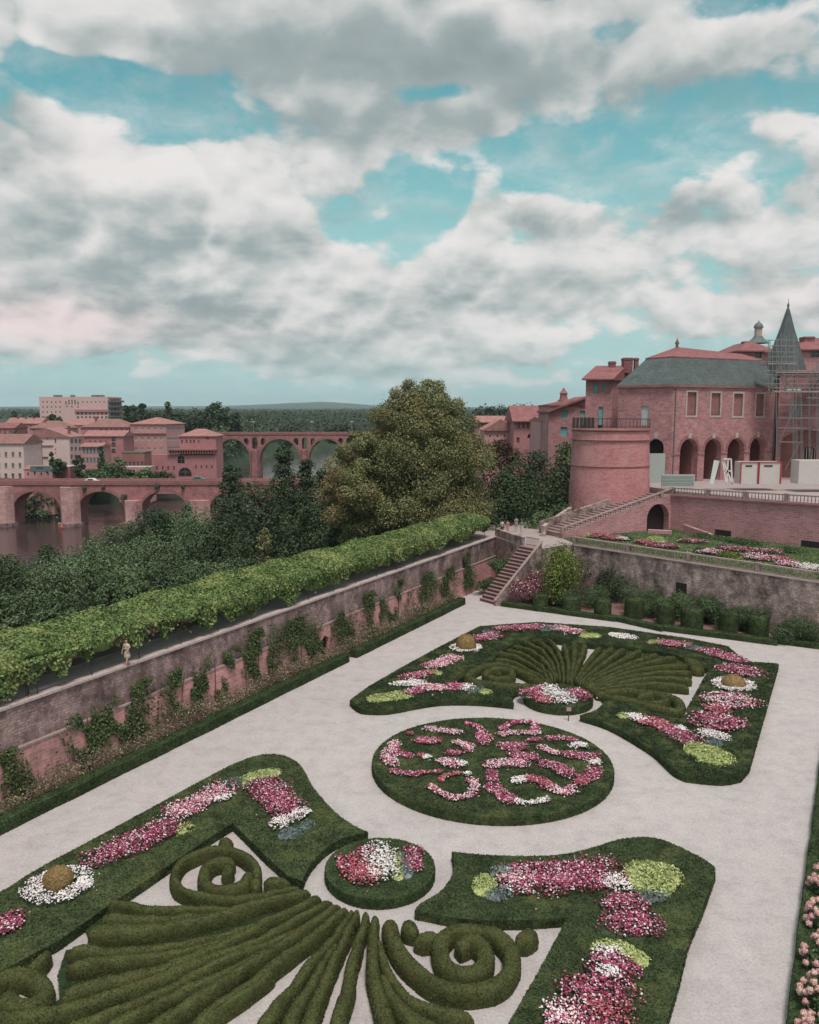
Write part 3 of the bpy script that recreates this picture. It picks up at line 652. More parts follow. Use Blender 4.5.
big=[([(165,132),(190,134),(215,132)],.55,PINK,'fat pink comma at upper left'),
([(195,95),(235,98),(285,106)],.38,PINKW,'pink and white dash at the top left'),
([(122,112),(135,110)],.22,ROSE,'tiny red dash near the left rim'),
([(82,142),(68,165),(62,190),(76,208)],.42,PINKW,'curved pink strip hugging the left rim'),
([(95,172),(130,182)],.32,PINK,'short pink spur off the left rim strip'),
([(75,234),(105,240),(145,244)],.3,PINK,'thin pink line at lower left'),
([(160,180),(170,182)],.25,ROSE,'small red dot beside the white blob'),
([(182,186),(190,186)],.3,WHITE,'single white blob on the left half'),
([(318,76),(350,86),(368,105)],.28,PINK,'thin pink arc at the top'),
([(362,118),(382,120),(372,138)],.5,PINK,'fat pink clump left of the centre line'),
([(288,138),(312,146),(325,158)],.42,PINKW,'mixed clump left of centre'),
([(255,170),(290,172)],.33,PINK,'pink dash under the mixed clump'),
([(250,200),(272,208)],.55,PINKW,'round pink clump at the centre left'),
([(300,205),(303,212)],.28,WHITE,'little white dot left of centre'),
([(205,285),(225,300),(258,316),(292,320),(328,310),(344,288),(334,262)],.3,PINKW,'open ring at the front left'),
([(318,240),(322,244)],.25,WHITE,'white dot over the front ring'),
([(232,262),(255,248),(290,240)],.25,ROSE,'faint red arc closing the front ring'),
([(165,238),(225,236)],.22,ROSE,'faint thin line in the left half'),
([(432,95),(455,78),(500,70),(540,80),(538,98)],.3,PINK,'arched ring at the back right of centre'),
([(432,112),(465,106),(510,108),(545,106)],.34,PINKW,'line closing the back ring'),
([(440,150),(490,150)],.6,PINK,'fat pink clump in the very centre'),
([(470,175),(495,185),(530,184)],.48,PINK,'pink tail below the central clump'),
([(395,210),(430,206),(465,205),(500,206)],.5,PINKW,'pink and white bar near the centre'),
([(398,238),(402,262)],.38,PINK,'small pink patch below the bar'),
([(400,285),(420,300),(445,318),(462,326)],.48,PINK,'thick pink stroke at the front'),
([(475,264),(500,258)],.38,WHITE,'white start of the front right curl'),
([(525,256),(560,264),(585,282)],.42,ROSE,'red curl at the front right'),
([(600,290),(630,300),(662,292)],.42,PINKW,'mixed end of the front right curl'),
([(480,330),(520,336),(575,324)],.25,WHITE,'dim pale line at the front edge'),
([(525,130),(548,130)],.3,PINK,'small pink patch right of centre'),
([(565,155),(590,165),(605,172)],.38,PINKW,'pale-ended comma right of centre'),
([(590,125),(630,124),(665,132)],.36,PINK,'pink arc at the back right'),
([(665,150),(690,145),(700,150)],.36,WHITE,'white patch of the right arc'),
([(650,178),(690,182),(730,186)],.5,PINK,'wide pink part of the right arc'),
([(735,196),(738,206)],.3,WHITE,'white tip on the right rim'),
([(572,208),(605,215),(630,228),(650,240)],.55,PINK,'fat pink wedge on the right half'),
([(738,228),(730,245),(712,255)],.45,PINK,'pink stroke near the right rim'),
([(700,262),(685,272)],.35,ROSE,'red end of the right rim stroke')]
for p,w,pal,l in big: patch(Z2(p),w*1.08,pal,l+' '+LG,.5,h=.2)
patch([(531,692),(538,690)],.9,PINK,'pink flowers on the left of the round bed before the far fan',.6,h=.4)
patch([(541,697),(545,700)],.7,ROSE,'deep pink flowers at the front left of the round bed before the far fan',.6,h=.3)
patch([(549,688),(556,694),(565,700)],.85,WHITE,'white flower band in the round bed before the far fan',.6,h=.45)
foliage_patch([(565,692),(571,697)],.6,'silver','silver foliage in the round bed before the far fan',.6,h=.4)
patch([(577,692),(580,696)],.85,PINK,'pink flowers on the right of the round bed before the far fan',.6,h=.4)
def Z1(pts): return [(340+x/3.4125,610+y/3.4125) for x,y in pts]
def Z4(pts): return [(540+x/3.4125,620+y/3.4125) for x,y in pts]
FB='on the far U-shaped bed'
foliage_patch(Z1([(125,298),(165,292),(212,286)]),.85,'lime','lime strip at the left tip, '+FB,size=.18)
patch(Z1([(232,282),(270,272)]),.6,PINK,'pink patch beside the left lime strip, '+FB)
patch(Z1([(288,266),(315,264),(345,263)]),.75,PINKW,'pink patch in the middle of the left arm, '+FB)
patch(Z1([(375,262),(412,259)]),.75,PINK,'pink patch towards the inner end of the left arm, '+FB)
patch(Z1([(430,264),(440,264)]),.5,WHITE,'white tuft near the inner end of the left arm, '+FB)
foliage_patch(Z1([(455,268),(475,266)]),.6,'silver','silver cabbages at the inner end of the left arm, '+FB)
foliage_patch(Z1([(495,274)]),.5,'lime','lime dot at the inner end of the left arm, '+FB)
patch(Z1([(195,252),(240,250),(270,250)]),.7,WHITE,'white strip on the left slanting side, '+FB)
patch(Z1([(235,228),(265,222),(295,216)]),.75,PINK,'lower pink strip on the left slanting side, '+FB)
foliage_patch(Z1([(300,209),(335,212)]),.4,'lime','lime tuft on the left slanting side, '+FB)
patch(Z1([(322,188),(350,178),(385,163)]),.95,PINKW,'middle pink strip on the left slanting side, '+FB)
ring([(340+430/3.4125),(610+128/3.4125)],1.0,.4,'thin white flower ring around the left dome, '+FB)
dome((340+430/3.4125,610+131/3.4125),.85,1.35,'tall ochre dome on the left slanting side, '+FB)
patch(Z1([(462,96),(490,92),(522,86)]),.85,PINK,'pink patch right of the tall ochre dome, '+FB)
foliage_patch(Z1([(500,70),(530,74)]),.5,'silver','silver foliage at the left back corner, '+FB)
patch(Z1([(540,64),(565,62)]),.6,PINK,'small pink patch on the back side left, '+FB)
patch(Z1([(598,60),(640,58),(680,56)]),.9,PINK,'long pink patch on the back side, '+FB)
foliage_patch(Z1([(702,62),(728,60)]),.75,'silver','silver foliage between two pink patches at the back, '+FB)
patch(Z1([(745,62),(780,68),(805,74)]),.9,PINKW,'pink patch right of the silver foliage at the back, '+FB)
foliage_patch([(586,634.5),(594,634.5)],.7,'lime','pale yellow clump in the middle of the back side, '+FB)
patch(Z4([(250,50),(278,54),(305,58)]),.75,WHITE,'isolated white flower strip on the back side, '+FB,h=.2)
foliage_patch(Z4([(380,73),(400,75)]),.5,'lime','lime tuft right of the white strip at the back, '+FB)
patch(Z4([(418,76),(455,79),(490,84)]),.85,PINK,'pink strip on the back side to the right, '+FB)
foliage_patch(Z4([(508,88),(538,94)]),.7,'silver','silver foliage near the right back corner, '+FB)
patch(Z4([(568,104),(600,112),(640,124),(678,136)]),.85,PINK,'long pink strip at the right back corner, '+FB)
patch(Z4([(655,168),(690,172),(715,178)]),1.25,PINK,'large pink mound at the top of the right side, '+FB,h=.45)
ring((540+662/3.4125,620+218/3.4125),1.15,.45,'white flower ring around the right dome, '+FB)
dome((540+660/3.4125,620+222/3.4125),.85,.85,'ochre dome in the right white ring, '+FB)
patch(Z4([(615,268),(650,272),(680,276)]),1.2,PINKW,'pink mound below the right dome, '+FB,h=.42)
patch(Z4([(590,300),(625,308)]),.6,ROSE,'red flowers between two pink mounds on the right side, '+FB)
patch(Z4([(575,340),(610,345),(645,345)]),1.25,PINK,'pink mound halfway down the right side, '+FB,h=.42)
patch(Z4([(565,385),(600,392),(625,402)]),.6,WHITE,'white flower row over the large lime clump, '+FB)
foliage_patch(Z4([(585,410),(612,420)]),.45,'silver','silver foliage behind the large lime clump, '+FB)
foliage_patch(Z4([(550,440),(575,450),(595,460)]),1.25,'lime','large lime clump at the near right corner, '+FB,h=.4,size=.18)
foliage_patch(Z4([(285,322),(292,324)]),.5,'lime','lime tip of the near right arm, '+FB)
patch(Z4([(312,326),(340,334)]),.5,WHITE,'white start of the flower strip on the near right arm, '+FB)
patch(Z4([(365,342),(400,352),(430,366)]),.7,ROSE,'thin pink strip on the near right arm, '+FB)
patch(Z4([(445,374),(475,388),(510,410)]),.85,PINK,'thick pink strip on the near right arm, '+FB)
patch(Z4([(472,366),(490,374)]),.35,WHITE,'white edge patch on the near right arm, '+FB)
# ------------------------------------------------------------------ river wall, terrace walk, pergola
def wallbox(u0,u1,v0,v1,z0,z1,g=None,m=0):
    g=g or G(); P=[uv(u0,v0),uv(u1,v0),uv(u1,v1),uv(u0,v1)]
    return g.prism([(p.x,p.y) for p in P],z0,z1,m)
UE=92.2
t=thing('garden_wall','long two-tone retaining wall below the vine walk, grey stone above pink brick','wall',uv(40,38))
g=G(); A=[uv(-12,37.75),uv(UE,37.75),uv(UE,38.8),uv(-12,38.8)]; B=[uv(-12,37.95),uv(UE,37.95),uv(UE,38.8),uv(-12,38.8)]
# battered lower brick face, with a doorway left open
d0=at(323,662,0); du=d0.x*US+d0.y*UC
outer=[(0,0),(du-.55+12,0),(du-.55+12,2.0),(du+12,2.35),(du+.55+12,2.0),(du+.55+12,0),(UE+12,0),(UE+12,3.25),(0,3.25)]
g.plate(outer,[],uv(-12,37.85),(US,UC,0),(-UC,US,0),.9,0)
build(g,'brick_base',MT['brick_low'],t)
g=G(); wallbox(-12,UE,38.0,38.9,3.252,ZT-.06,g); build(g,'stone_face',MT['stone_wall'],t)
g=G(); wallbox(-12,UE,37.9,38.5,ZT-.06,ZT+.08,g); build(g,'coping',MT['stone'],t)
g=G(); wallbox(-12,UE,37.8,38.0,3.2,3.30,g); build(g,'ledge',MT['rail_stone'],t)
g=G(); wallbox(du-.55,du+.55,38.15,38.25,0,2.3,g); build(g,'door',MT['dark'],t)
g=G(); wallbox(-12,UE,38.9,42.0,-9,ZT-.004,g); struct(g,'terrace_walk',MT['gravel'])
t=thing('parapet_wall','low brick parapet with pale coping on the river side of the vine walk','wall',uv(40,42.3,ZT))
g=G(); wallbox(-12,UE,42.02,42.4,-9,ZT+.85,g); build(g,'parapet',MT['brick_low'],t)
g=G(); wallbox(-12,UE,41.95,42.47,ZT+.851,ZT+.95,g); build(g,'coping',MT['stone'],t)
# pergola
def wu0(x,z=ZT+1.2):
    for u in np.arange(-10,95,.1):
        p=uv(u,38.1,z); zc=p.y*CP-(p.z-H)*SP
        if zc>1 and CX+F*p.x/zc>x: return u
    return 90
t=thing('vine_pergola','long green vine pergola covering the walk on top of the retaining wall','pergola',uv(40,40.3,ZT))
pg=G(); pg.tube([uv(0,38.2,ZT+.08),uv(0,38.2,ZT+2.2)],.028,6); post=build(pg,'post',MT['iron'],t)
k=0
for u in np.arange(2.5,UE-1.5,3.6):
    for v,zz in ((38.2,ZT+.08),(41.85,ZT)):
        o=post if k==0 else post.copy()
        if k: COL.objects.link(o); o.parent=t
        o.location=uv(u,v,zz)-Vector(t.location); k+=1
g=G()
for v in (38.5,41.7): g.bar(uv(0,v,ZT+2.15),uv(UE-2,v,ZT+2.15),.05,.05)
for u in np.arange(2.5,UE-1.5,3.6): g.bar(uv(u,38.4,ZT+2.2),uv(u,41.8,ZT+2.2),.05,.05)
build(g,'beam',MT['iron'],t)
g=G(); g.bar(uv(-5,38.15,ZT+.95),uv(40,38.15,ZT+.95),.03,.03); build(g,'handrail',MT['iron'],t)
# canopy
prof=[(38.5,1.95),(38.1,2.2),(38.4,2.5),(39.4,2.72),(40.6,2.85),(41.6,2.9),(42.4,2.7),(42.7,2.1)]
us=np.arange(-6,UE+.01,.45); rg=[]; wu235=wu0(240)
for u in us:
    e=min(1,max(0.05,(UE-u)/2.0)); e=math.sqrt(1-(1-e)**2); r=[]
    for v,z in prof:
        vv=40.6+(v-40.6)*e; z_=(z-2.0)*e+2.0
        p=uv(u,vv,ZT+z_); q=np.array(tuple(p))
        s=nz(q,.8)*.26+nz(q,2.3)*.13; s2=nz((u*.6,v*.3,1.),1.0)
        low=(z<2.2)
        hang=(1.0*float(sstep(wu235-4,wu235+3,u))*(1-.85*float(sstep(UE-8,UE-3,u)))+.45*max(0,nz((u*.45,3.,1.),1.0))) if v<38.6 and z<2.3 else 0.0
        hang*=(1.0 if v>38.3 else .4)
        r.append((p.x-UC*s*(1 if v<40.6 else -1),p.y+US*s*(1 if v<40.6 else -1),p.z+s-hang+(s2*.28-.1 if low else 0)))
    rg.append(r)
g=G(); g.rings(rg,0,False,True,closed=False); 
# flip so normals point outwards
V=np.concatenate(g.V)
a=np.array(rg[10][4]);b=np.array(rg[11][4]);c=np.array(rg[10][5])
if np.cross(b-a,c-a)[2]>0: pass
fl=G(); Fq=np.concatenate(g.L).reshape(-1,4)
nrm=np.cross(V[Fq[:,1]]-V[Fq[:,0]],V[Fq[:,2]]-V[Fq[:,0]])
if nrm[:,2].sum()<0: Fq=Fq[:,::-1]
fl.add(V,Fq.copy(),0,True); fl.surf(120,.2,0,lift=-.02,tilt=.75,asp=.8)
# ragged hanging shoots along the garden side
n=3200; uu=rng.uniform(-6,UE-2,n); dr=np.abs(rng.normal(0,.35,n))*(1+nz(np.stack([uu,0*uu,0*uu],-1),.7)); 
P=np.array([tuple(uv(a,38.2+rng.normal(0,.15),ZT+2.1-d)) for a,d in zip(uu,dr)])
fl.leaves(P,np.tile((UC,-US,.3),(n,1)),.2,0,.6,.75)
# denser curtains that hang down to the walk here and there
for u0,w_,dd in ((wu0(4),1.6,1.7),(wu0(28),1.3,1.3),(wu0(60),.8,1.5),(wu0(135),.8,1.2),(wu0(165),.5,1.3),(wu0(232),1.2,1.6),(wu0(290),1.6,1.9),(wu0(345),1.2,1.3),(wu0(400),2,1.4),(wu0(440),2.5,1.4),(14,1.2,1.6),(22.5,.5,1.4),(31,.6,1.1),(41,1.2,1.6),(44,.5,.9),(56,1,.9),(70,1,.8)):
    n=int(420*w_); uu=rng.normal(u0,w_*.5,n); dz=rng.uniform(0,dd,n)*np.exp(-((uu-u0)/w_)**2)
    P=np.array([tuple(uv(a,38.15+rng.normal(0,.12),ZT+2.1-d)) for a,d in zip(uu,dz)]); fl.leaves(P,np.tile((UC,-US,.3),(n,1)),.2,0,.6,.75)
build(fl,'vine_canopy',MT['vine'],t)
# climbing plants on the wall
def climber(u,w,zlo,zhi,label,mat='ivy',dens=230,lean=0):
    zlo*=.7; zhi+=.5; n=int(w*(zhi-zlo)*dens); a=rng.normal(0,.45,n); z=rng.random(n)
    cx=np.sin(z*5+u)*.25*w+lean*z; wid=w*(.35+.65*np.sin(z*3.14*.8+.4)**2)
    P=np.array([tuple(uv(u+cx[i]+a[i]*wid[i],37.83-rng.uniform(0,.22)-(.15 if zlo+(zhi-zlo)*z[i]>3.2 else 0)*0,zlo+(zhi-zlo)*z[i])) for i in range(n)])
    k=nz(P,1.9)>-.25; P=P[k]; g=G(); g.leaves(P,np.tile((UC,-US,.45),(len(P),1)),.17,0,.5,.7)
    g.tube([uv(u,37.8,0),uv(u+lean*.5,37.78,zlo+(zhi-zlo)*.5),uv(u+lean,37.78,zhi-.4)],.03,4,1)
    return tag(build(g,'climbing_vine',[MT[mat],MT['bark']]),label,'climbing plant')
def wu(x,z):    # u of the wall point that shows at pixel column x, height z
    for u in np.arange(-10,95,.1):
        p=uv(u,37.85,z); zc=p.y*CP-(p.z-H)*SP
        if zc>1 and CX+F*p.x/zc>x: return u
    return 90
for x,w,a,b_,l,le in ((12,1.6,.6,3.0,'thin climber on the pink brick at the left edge of the wall',0),
 (86,2.2,1.2,3.4,'hanging climber left of the dark slit in the brick wall',0),
 (126,3.2,1.3,4.0,'bushy green climber below the woman in the pale dress',.6),
 (178,2.6,1.6,3.8,'broad climber in the middle of the wall, with a trailing foot',.5),
 (214,3.8,1.2,4.0,'dense climber spreading beneath the stone ledge',0),
 (258,3.6,1.8,4.6,'long dark climber reaching up on the grey stone',0),
 (300,4.2,1.6,4.3,'wide climber left of the small dark doorway',0),
 (344,2.6,.8,3.4,'climber just right of the small dark doorway',0),
 (372,3.2,.8,4.2,'tall narrow climber on the far part of the wall',0),
 (398,2.6,1.0,4.3,'sparse climber beyond the tall narrow one',0),
 (425,2.8,.8,3.9,'forked climber where the pink brick shows between stems',0),
 (447,2.6,.8,3.6,'reddish green climber near the end of the wall',0),
 (466,2.6,1.0,4.6,'last climber beside the foot of the stairs',0)):
    climber(wu(x,2.5),w,a,b_,l,lean=le)
# hedge and dry plants along the wall foot
def hedgebox(P,Q,w,h,label,name='low_hedge',side=0,dens=200,size=.1,mat='hedge',group=None):
    P=Vector((P[0],P[1],0));Q=Vector((Q[0],Q[1],0)); L=(Q-P).length; n=max(2,int(L/.8)); d=(Q-P)/L; s=Vector((-d.y,d.x,0)); rg=[]
    for i in range(n+1):
        c=P+d*(L*i/n); r=[]
        for a,z in ((0,0),(0,h*.93),(.08,h),(.5,h*1.02),(.92,h),(1,h*.93),(1,0)):
            q=c+s*(w*a+side); k=nz(np.array((q.x,q.y,z)),1.5)*.03
            r.append((q.x+s.x*k,q.y+s.y*k,z+(k if z>0 else 0)))
        rg.append(r)
    g=G(); g.rings(rg,0,False,False,closed=False); g.add(rg[0],[tuple(range(7))]); g.add(rg[-1],[tuple(range(6,-1,-1))])
    V=np.concatenate(g.V[:1]); 
    Fq=g.L[0].reshape(-1,4); nr=np.cross(V[Fq[:,1]]-V[Fq[:,0]],V[Fq[:,2]]-V[Fq[:,0]])
    if nr[:,2].sum()<0: g.L[0]=Fq[:,::-1].ravel()
    g.surf(dens,size,0,lift=0,tilt=.5,asp=.6)
    return tag(build(g,name,MT[mat]),label,'hedge',group)
a0=at(-70,880.6,0); a1=at(330,677,0); a2=at(474,604.5,0)
ba,bb,bc_=[p.x*US+p.y*UC for p in (a0,a1,a2)]; bv=a1.y*US-a1.x*UC
hedgebox(uv(ba,36.15),uv(wu(330,0)+.3,36.15),.75,.72,'long dark clipped hedge at the foot of the wall, left of the small doorway',dens=330,size=.09)
hedgebox(uv(wu(332,0)+1.2,36.15),uv(bc_-.4,36.15),.75,.72,'dark clipped hedge at the foot of the wall, between the doorway and the stairs',dens=230,size=.1)
g=G(); wallbox(-12,bc_+.5,36.9,37.84,0,.12,g); struct(g,'border_soil',MT['soil'])
n=42000; uu=rng.uniform(-8,bc_,n); vv=rng.uniform(36.7,37.8,n); hh=1.15+.45*rng.random(n)+.55*nz(np.stack([uu,vv,0*uu],-1),.9)
P=np.array([tuple(uv(a,b)) for a,b in zip(uu,vv)]); P[:,2]=.15+rng.random(n)*np.clip(hh,.35,2.0)
g=G(); g.leaves(P,np.tile((.2,-.4,.8),(n,1)),.15,0,.8,.35); tag(build(g,'border_plants',MT['weed']),'dry brown and green border plants between hedge and wall','plants',kind='stuff')
# ------------------------------------------------------------------ stairs, landing
Tc=at(530,547,ZT); S0=at(488,603,0); T0=Vector((Tc.x,Tc.y,0)); sd=(T0-Vector((S0.x,S0.y,0))); SL=sd.length; sd.normalize(); sn=Vector((sd.y,-sd.x,0))
NST=17
t=thing('garden_stairs','steep stone stairs climbing from the gravel to the terrace beside the far wall end','stairs',(S0.x,S0.y,0))
g=G()
for i in range(NST):
    a=Vector((S0.x,S0.y,0))+sd*(SL*i/NST); b=Vector((S0.x,S0.y,0))+sd*(SL+.3)
    z=ZT*(i+1)/NST; w=1.35
    g.prism([tuple((a-sn*w)[:2]),tuple((a+sn*w)[:2]),tuple((b+sn*w)[:2]),tuple((b-sn*w)[:2])],ZT*i/NST if i else 0,z-.07,0)
    a2_=a-sd*.06; g.prism([tuple((a2_-sn*w)[:2]),tuple((a2_+sn*w)[:2]),tuple((b+sn*w)[:2]),tuple((b-sn*w)[:2])],z-.068,z,1)
build(g,'steps',[MT['soil'],MT['step']],t)
def slope_wall(s0,s1,z0,z1,off,th,mat,name,zb=-.2):
    p=Vector((S0.x,S0.y,0))+sd*s0+sn*off; q=Vector((S0.x,S0.y,0))+sd*s1+sn*off
    g=G(); g.seg(p,q,zb,(z0,z1),th,0); return build(g,name,mat,t)
slope_wall(-.3,SL+.3,.55,ZT+.75,1.6,.26,MT['old_wall'],'side_wall')
p=Vector((S0.x,S0.y,0))-sd*.4+sn*1.48; q=Vector((S0.x,S0.y,0))+sd*(SL+.35)+sn*1.48
g=G(); g.bar((p.x,p.y,.6),(q.x,q.y,ZT+.82),.34,.1); build(g,'coping',MT['rail_stone'],t)
slope_wall(.2,SL,.05,ZT-.1,-1.38,.16,MT['old_wall'],'left_curb')
# side rail is a dark iron gate at the head
PLb=at(575,537,6.55); PRb=at(819,572,6.55); bd=Vector((PRb.x-PLb.x,PRb.y-PLb.y,0)).normalized(); bn=Vector((-bd.y,bd.x,0))   # bn points away from camera
PE=PRb+bd*14
L0=aty(563,529,97.5); BL=aty(672,488,105); BR=aty(819,497,90); wd=Vector((BR.x-BL.x,BR.y-BL.y,0)).normalized(); wn=Vector((-wd.y,wd.x,0))
BE=BR+wd*16
g=G(); wl=uv(UE-.3,38.9); w2=uv(UE+18,39.2); w3=uv(UE+18,42.4); w4=uv(UE-.3,42.4)
tl=T0-sn*1.2; tr=T0+sn*1.45
poly=[w4,wl,uv(UE-.3,38.0),Vector((tl.x,tl.y,0)),Vector((tr.x,tr.y,0)),Vector((PLb.x-.6*bd.x,PLb.y-.6*bd.y,0)),PLb+bn*.6,L0+Vector((0,.2,0)),aty(590,520,112),w2,w3]
g.prism([(p.x,p.y) for p in poly],-8,ZT-.01,1,0); struct(g,'terrace_landing',[MT['paving'],MT['old_wall']])
t=thing('stone_parapet','low grey stone parapet around the landing where people stand','wall',(tl.x,tl.y,ZT))
a=uv(UE+.2,38.3); g=G(); g.seg(a,(tl.x,tl.y),ZT,ZT+.95,.3,0); build(g,'parapet',MT['old_wall'],t)
g=G(); b=aty(552,520,104); c=aty(572,505,108); c0=aty(545,530,99)
g.seg(c0,b,ZT-.1,ZT+1.3,.45,0); g.seg(b,c,ZT,(ZT+1.4,ZT+2.6),.45,0); build(g,'back_parapet',MT['old_wall'],t)
t=thing('iron_gate','small dark iron gate at the head of the stairs','gate',(T0.x,T0.y,ZT))
g=G(); q0=T0-sn*1.1+sd*.5; q1=T0+sn*.9+sd*.5
for z in (ZT+.15,ZT+.95): g.bar((q0.x,q0.y,z),(q1.x,q1.y,z),.05,.05)
for i in range(13):
    q=q0.lerp(q1,i/12); g.bar((q.x,q.y,ZT+.05),(q.x,q.y,ZT+1.05),.03,.03)
build(g,'bars',MT['iron'],t)
# ------------------------------------------------------------------ balustrades
def balprof(h): return [(.05,0),(.05,.05*h),(.035,.1*h),(.075,.3*h),(.065,.45*h),(.032,.7*h),(.055,.85*h),(.05,h)]
def balustrade(p,q,label,space=.34,h=.85,pier=18,thick=.3,mat='rail_stone'):
    p=Vector(p);q=Vector(q); L=(q-p).length; t=thing('balustrade',label,'balustrade',p)
    g=G(); g.bar(p+Vector((0,0,.06)),q+Vector((0,0,.06)),thick,.12); build(g,'plinth',MT[mat],t)
    g=G(); g.bar(p+Vector((0,0,h-.07)),q+Vector((0,0,h-.07)),thick+.06,.14); build(g,'top_rail',MT[mat],t)
    g=G(); g.lathe((0,0,0),balprof(h-.26),6); b0=build(g,'baluster',MT[mat],t); n=int(L/space); used=False; pm=None
    for i in range(n+1):
        c=p.lerp(q,(i+.0)*space/L) if L>0 else p
        if i%pier==0:
            if pm is None:
                d=(q-p); yaw=math.atan2(d.y,d.x); g=G(); g.box((-.2,-.19,0),(.2,.19,h+.06)); pm=build(g,'pier',MT[mat],t); o=pm
            else: o=pm.copy(); COL.objects.link(o); o.parent=t
            o.location=c-p; o.rotation_euler=(0,0,yaw)
        else:
            o=b0 if not used else b0.copy()
            if used: COL.objects.link(o); o.parent=t
            used=True; o.location=c-p+Vector((0,0,.12))
    return t
zl=5.7
balustrade((PLb.x,PLb.y,zl),(PE.x,PE.y,zl),'long stone balustrade edging the lawn above the grey retaining wall',space=.36,h=.87,pier=20)
t=thing('retaining_wall','weathered grey stone retaining wall behind the clipped cylinders and shrubs','wall',(PLb.x,PLb.y,0))
g=G(); g.seg(PLb-bn*.16,PE-bn*.16,-.2,zl-.12,.5,0); build(g,'wall_face',MT['old_wall'],t)
g=G(); g.seg(PLb-bn*.26,PE-bn*.26,zl-.12,zl-.001,.6,0); build(g,'coping',MT['stone'],t)
g=G(); c=at(683,590,2.6);  # blocked opening
pp=PLb+bd*((c-PLb).dot(bd)); g.seg((pp-bd*.6-bn*.2),(pp+bd*.6-bn*.2),1.2,3.4,.05,0); build(g,'blocked_opening',MT['dark'],t)
# lawn
poly=[PLb+bn*.35,PE+bn*.35,BE+wn*.2,BL+wn*.2,L0+bd*.2]
g=G(); g.prism([(p.x,p.y) for p in poly],-1,zl-.02,1,0); struct(g,'upper_lawn',[MT['lawn'],MT['soil']])
P=[];tri=[np.array((p.x,p.y)) for p in poly]
for i in range(1,len(tri)-1):
    a,b,c=tri[0],tri[i],tri[i+1]; ar=abs((b[0]-a[0])*(c[1]-a[1])-(b[1]-a[1])*(c[0]-a[0]))/2; n=int(ar*35)
    r1=np.sqrt(rng.random((n,1)));r2=rng.random((n,1)); P.append(a*(1-r1)+b*r1*(1-r2)+c*r1*r2)
P=np.concatenate(P); P=np.c_[P,np.full(len(P),zl)]; g=G(); g.leaves(P,np.tile((0,0,1.),(len(P),1)),.2,0,.5,.4); tag(build(g,'lawn_grass',MT['lawn']),'short bright grass on the upper lawn','grass',kind='stuff')
UL='on the upper lawn'
for p,w,pal,l in [([(594,535.5),(606,536.5),(617,538)],.9,ROSE,'red flower row at the left end'),([(619,538),(624,538.5)],.7,WHITE,'white tuft after the red row'),
 ([(640,541),(648,543)],.7,ROSE,'dull red clump behind the balustrade'),([(655,545),(672,546)],.9,PINK,'pink clump behind the left balustrade'),
 ([(686,540.5),(700,541)],1.0,PINK,'pink row in mid lawn'),([(705,551),(716,552)],1.0,PINKW,'pink and white clump close to the balustrade'),
 ([(752,556),(764,557),(772,558)],1.1,PINKW,'white and pink clump at the right'),([(725,547.5),(745,549.5),(775,552)],.9,PINK,'long pink row right of centre'),
 ([(785,563),(795,565)],1.0,PINKW,'pale clump near the right end of the balustrade'),([(806,566),(815,568)],1.0,WHITE,'silvery white clump at the right edge'),([(778,558),(787,560)],.7,ROSE,'dull red clump right of the white one')]:
    patch(p,w,pal,l+', '+UL,zl,h=.5)
for p,w,mt_,l in [([(588,534.5),(591,535)],.6,'lime','lime tuft at the left end'),([(652,538),(660,539)],.8,'lime','pale lime clump near the arch'),([(625,537),(630,537.5)],.6,'shrub','small green ball bush'),
 ([(700,534.5),(715,536)],.9,'shrub','green row against the brick wall'),([(727,539),(745,541),(752,543)],1.1,'shrub','broad green planting against the brick wall'),([(721,545),(727,546)],.6,'silver','silver tuft in mid lawn'),
 ([(724,553),(738,555)],.8,'yellow','yellow green clump behind the balustrade'),([(697,549),(702,550)],.6,'shrub','dark bush behind the balustrade'),([(788,549),(800,551)],1.0,'shrub','green mound near the low dark opening'),([(770,553),(776,555)],.6,'shrub','small dark bush on the right')]:
    foliage_patch(p,w,mt_,l+', '+UL,zl,h=.6,size=.2)
# ------------------------------------------------------------------ back border: hedges, cylinders, bushes
hb=[at(501,606.5,0),at(615,622,0),at(616,621.5,0),at(661,632,0),at(661,631,0),at(777,646,0),at(777,644,0),at(860,655,0)]
for i,l in ((0,'low box hedge from the foot of the stairs'),(2,'short middle length of low box hedge'),(4,'long low box hedge before the cylinders on the right'),(6,'low box hedge leaving the picture at right')):
    hedgebox(hb[i],hb[i+1],.8,.5,l+', at the back border')
g=G(); poly=[hb[0],hb[-1],Vector((PE.x,PE.y,0))-bn*.2,PLb-bn*.2,(S0+sn*1.5)]
g.prism([(p.x,p.y) for p in poly],0,.03); struct(g,'border_soil',MT['soil'])
def cyl(px,ybase,w,h,label):
    c=at(px,ybase,0); g=G(); r=w/2; rgp=[]
    g.lathe(c,[(r*1.0,0),(r*1.02,h*.3),(r,h*.7),(r*.97,h*.92),(r*.9,h*.99),(.05,h*1.02)],20); g.surf(230,.11,0,lift=0,zmin=.03)
    return tag(build(g,'topiary_cylinder',MT['hedge']),label,'topiary','clipped box cylinders along the back border')
for px,yb,w,h,l in ((540,610,1.6,1.75,'first clipped box cylinder, nearest the pink flowering shrub'),(571,613,1.9,1.75,'second clipped box cylinder from the stairs'),(602.5,617.5,1.65,1.95,'third clipped box cylinder from the stairs'),(634,618,1.85,2.1,'fourth clipped box cylinder, by the round bush'),
 (665.5,624,1.65,2.2,'fifth clipped box cylinder, with bare soil on its left'),(691.5,629,2.0,2.1,'sixth clipped box cylinder, the broadest of the row'),(728,633,1.7,2.1,'seventh clipped box cylinder, left of the feathery bush'),(758,637,1.75,2.1,'last clipped box cylinder, nearest the right edge')):
    cyl(px,yb,w,h,l)
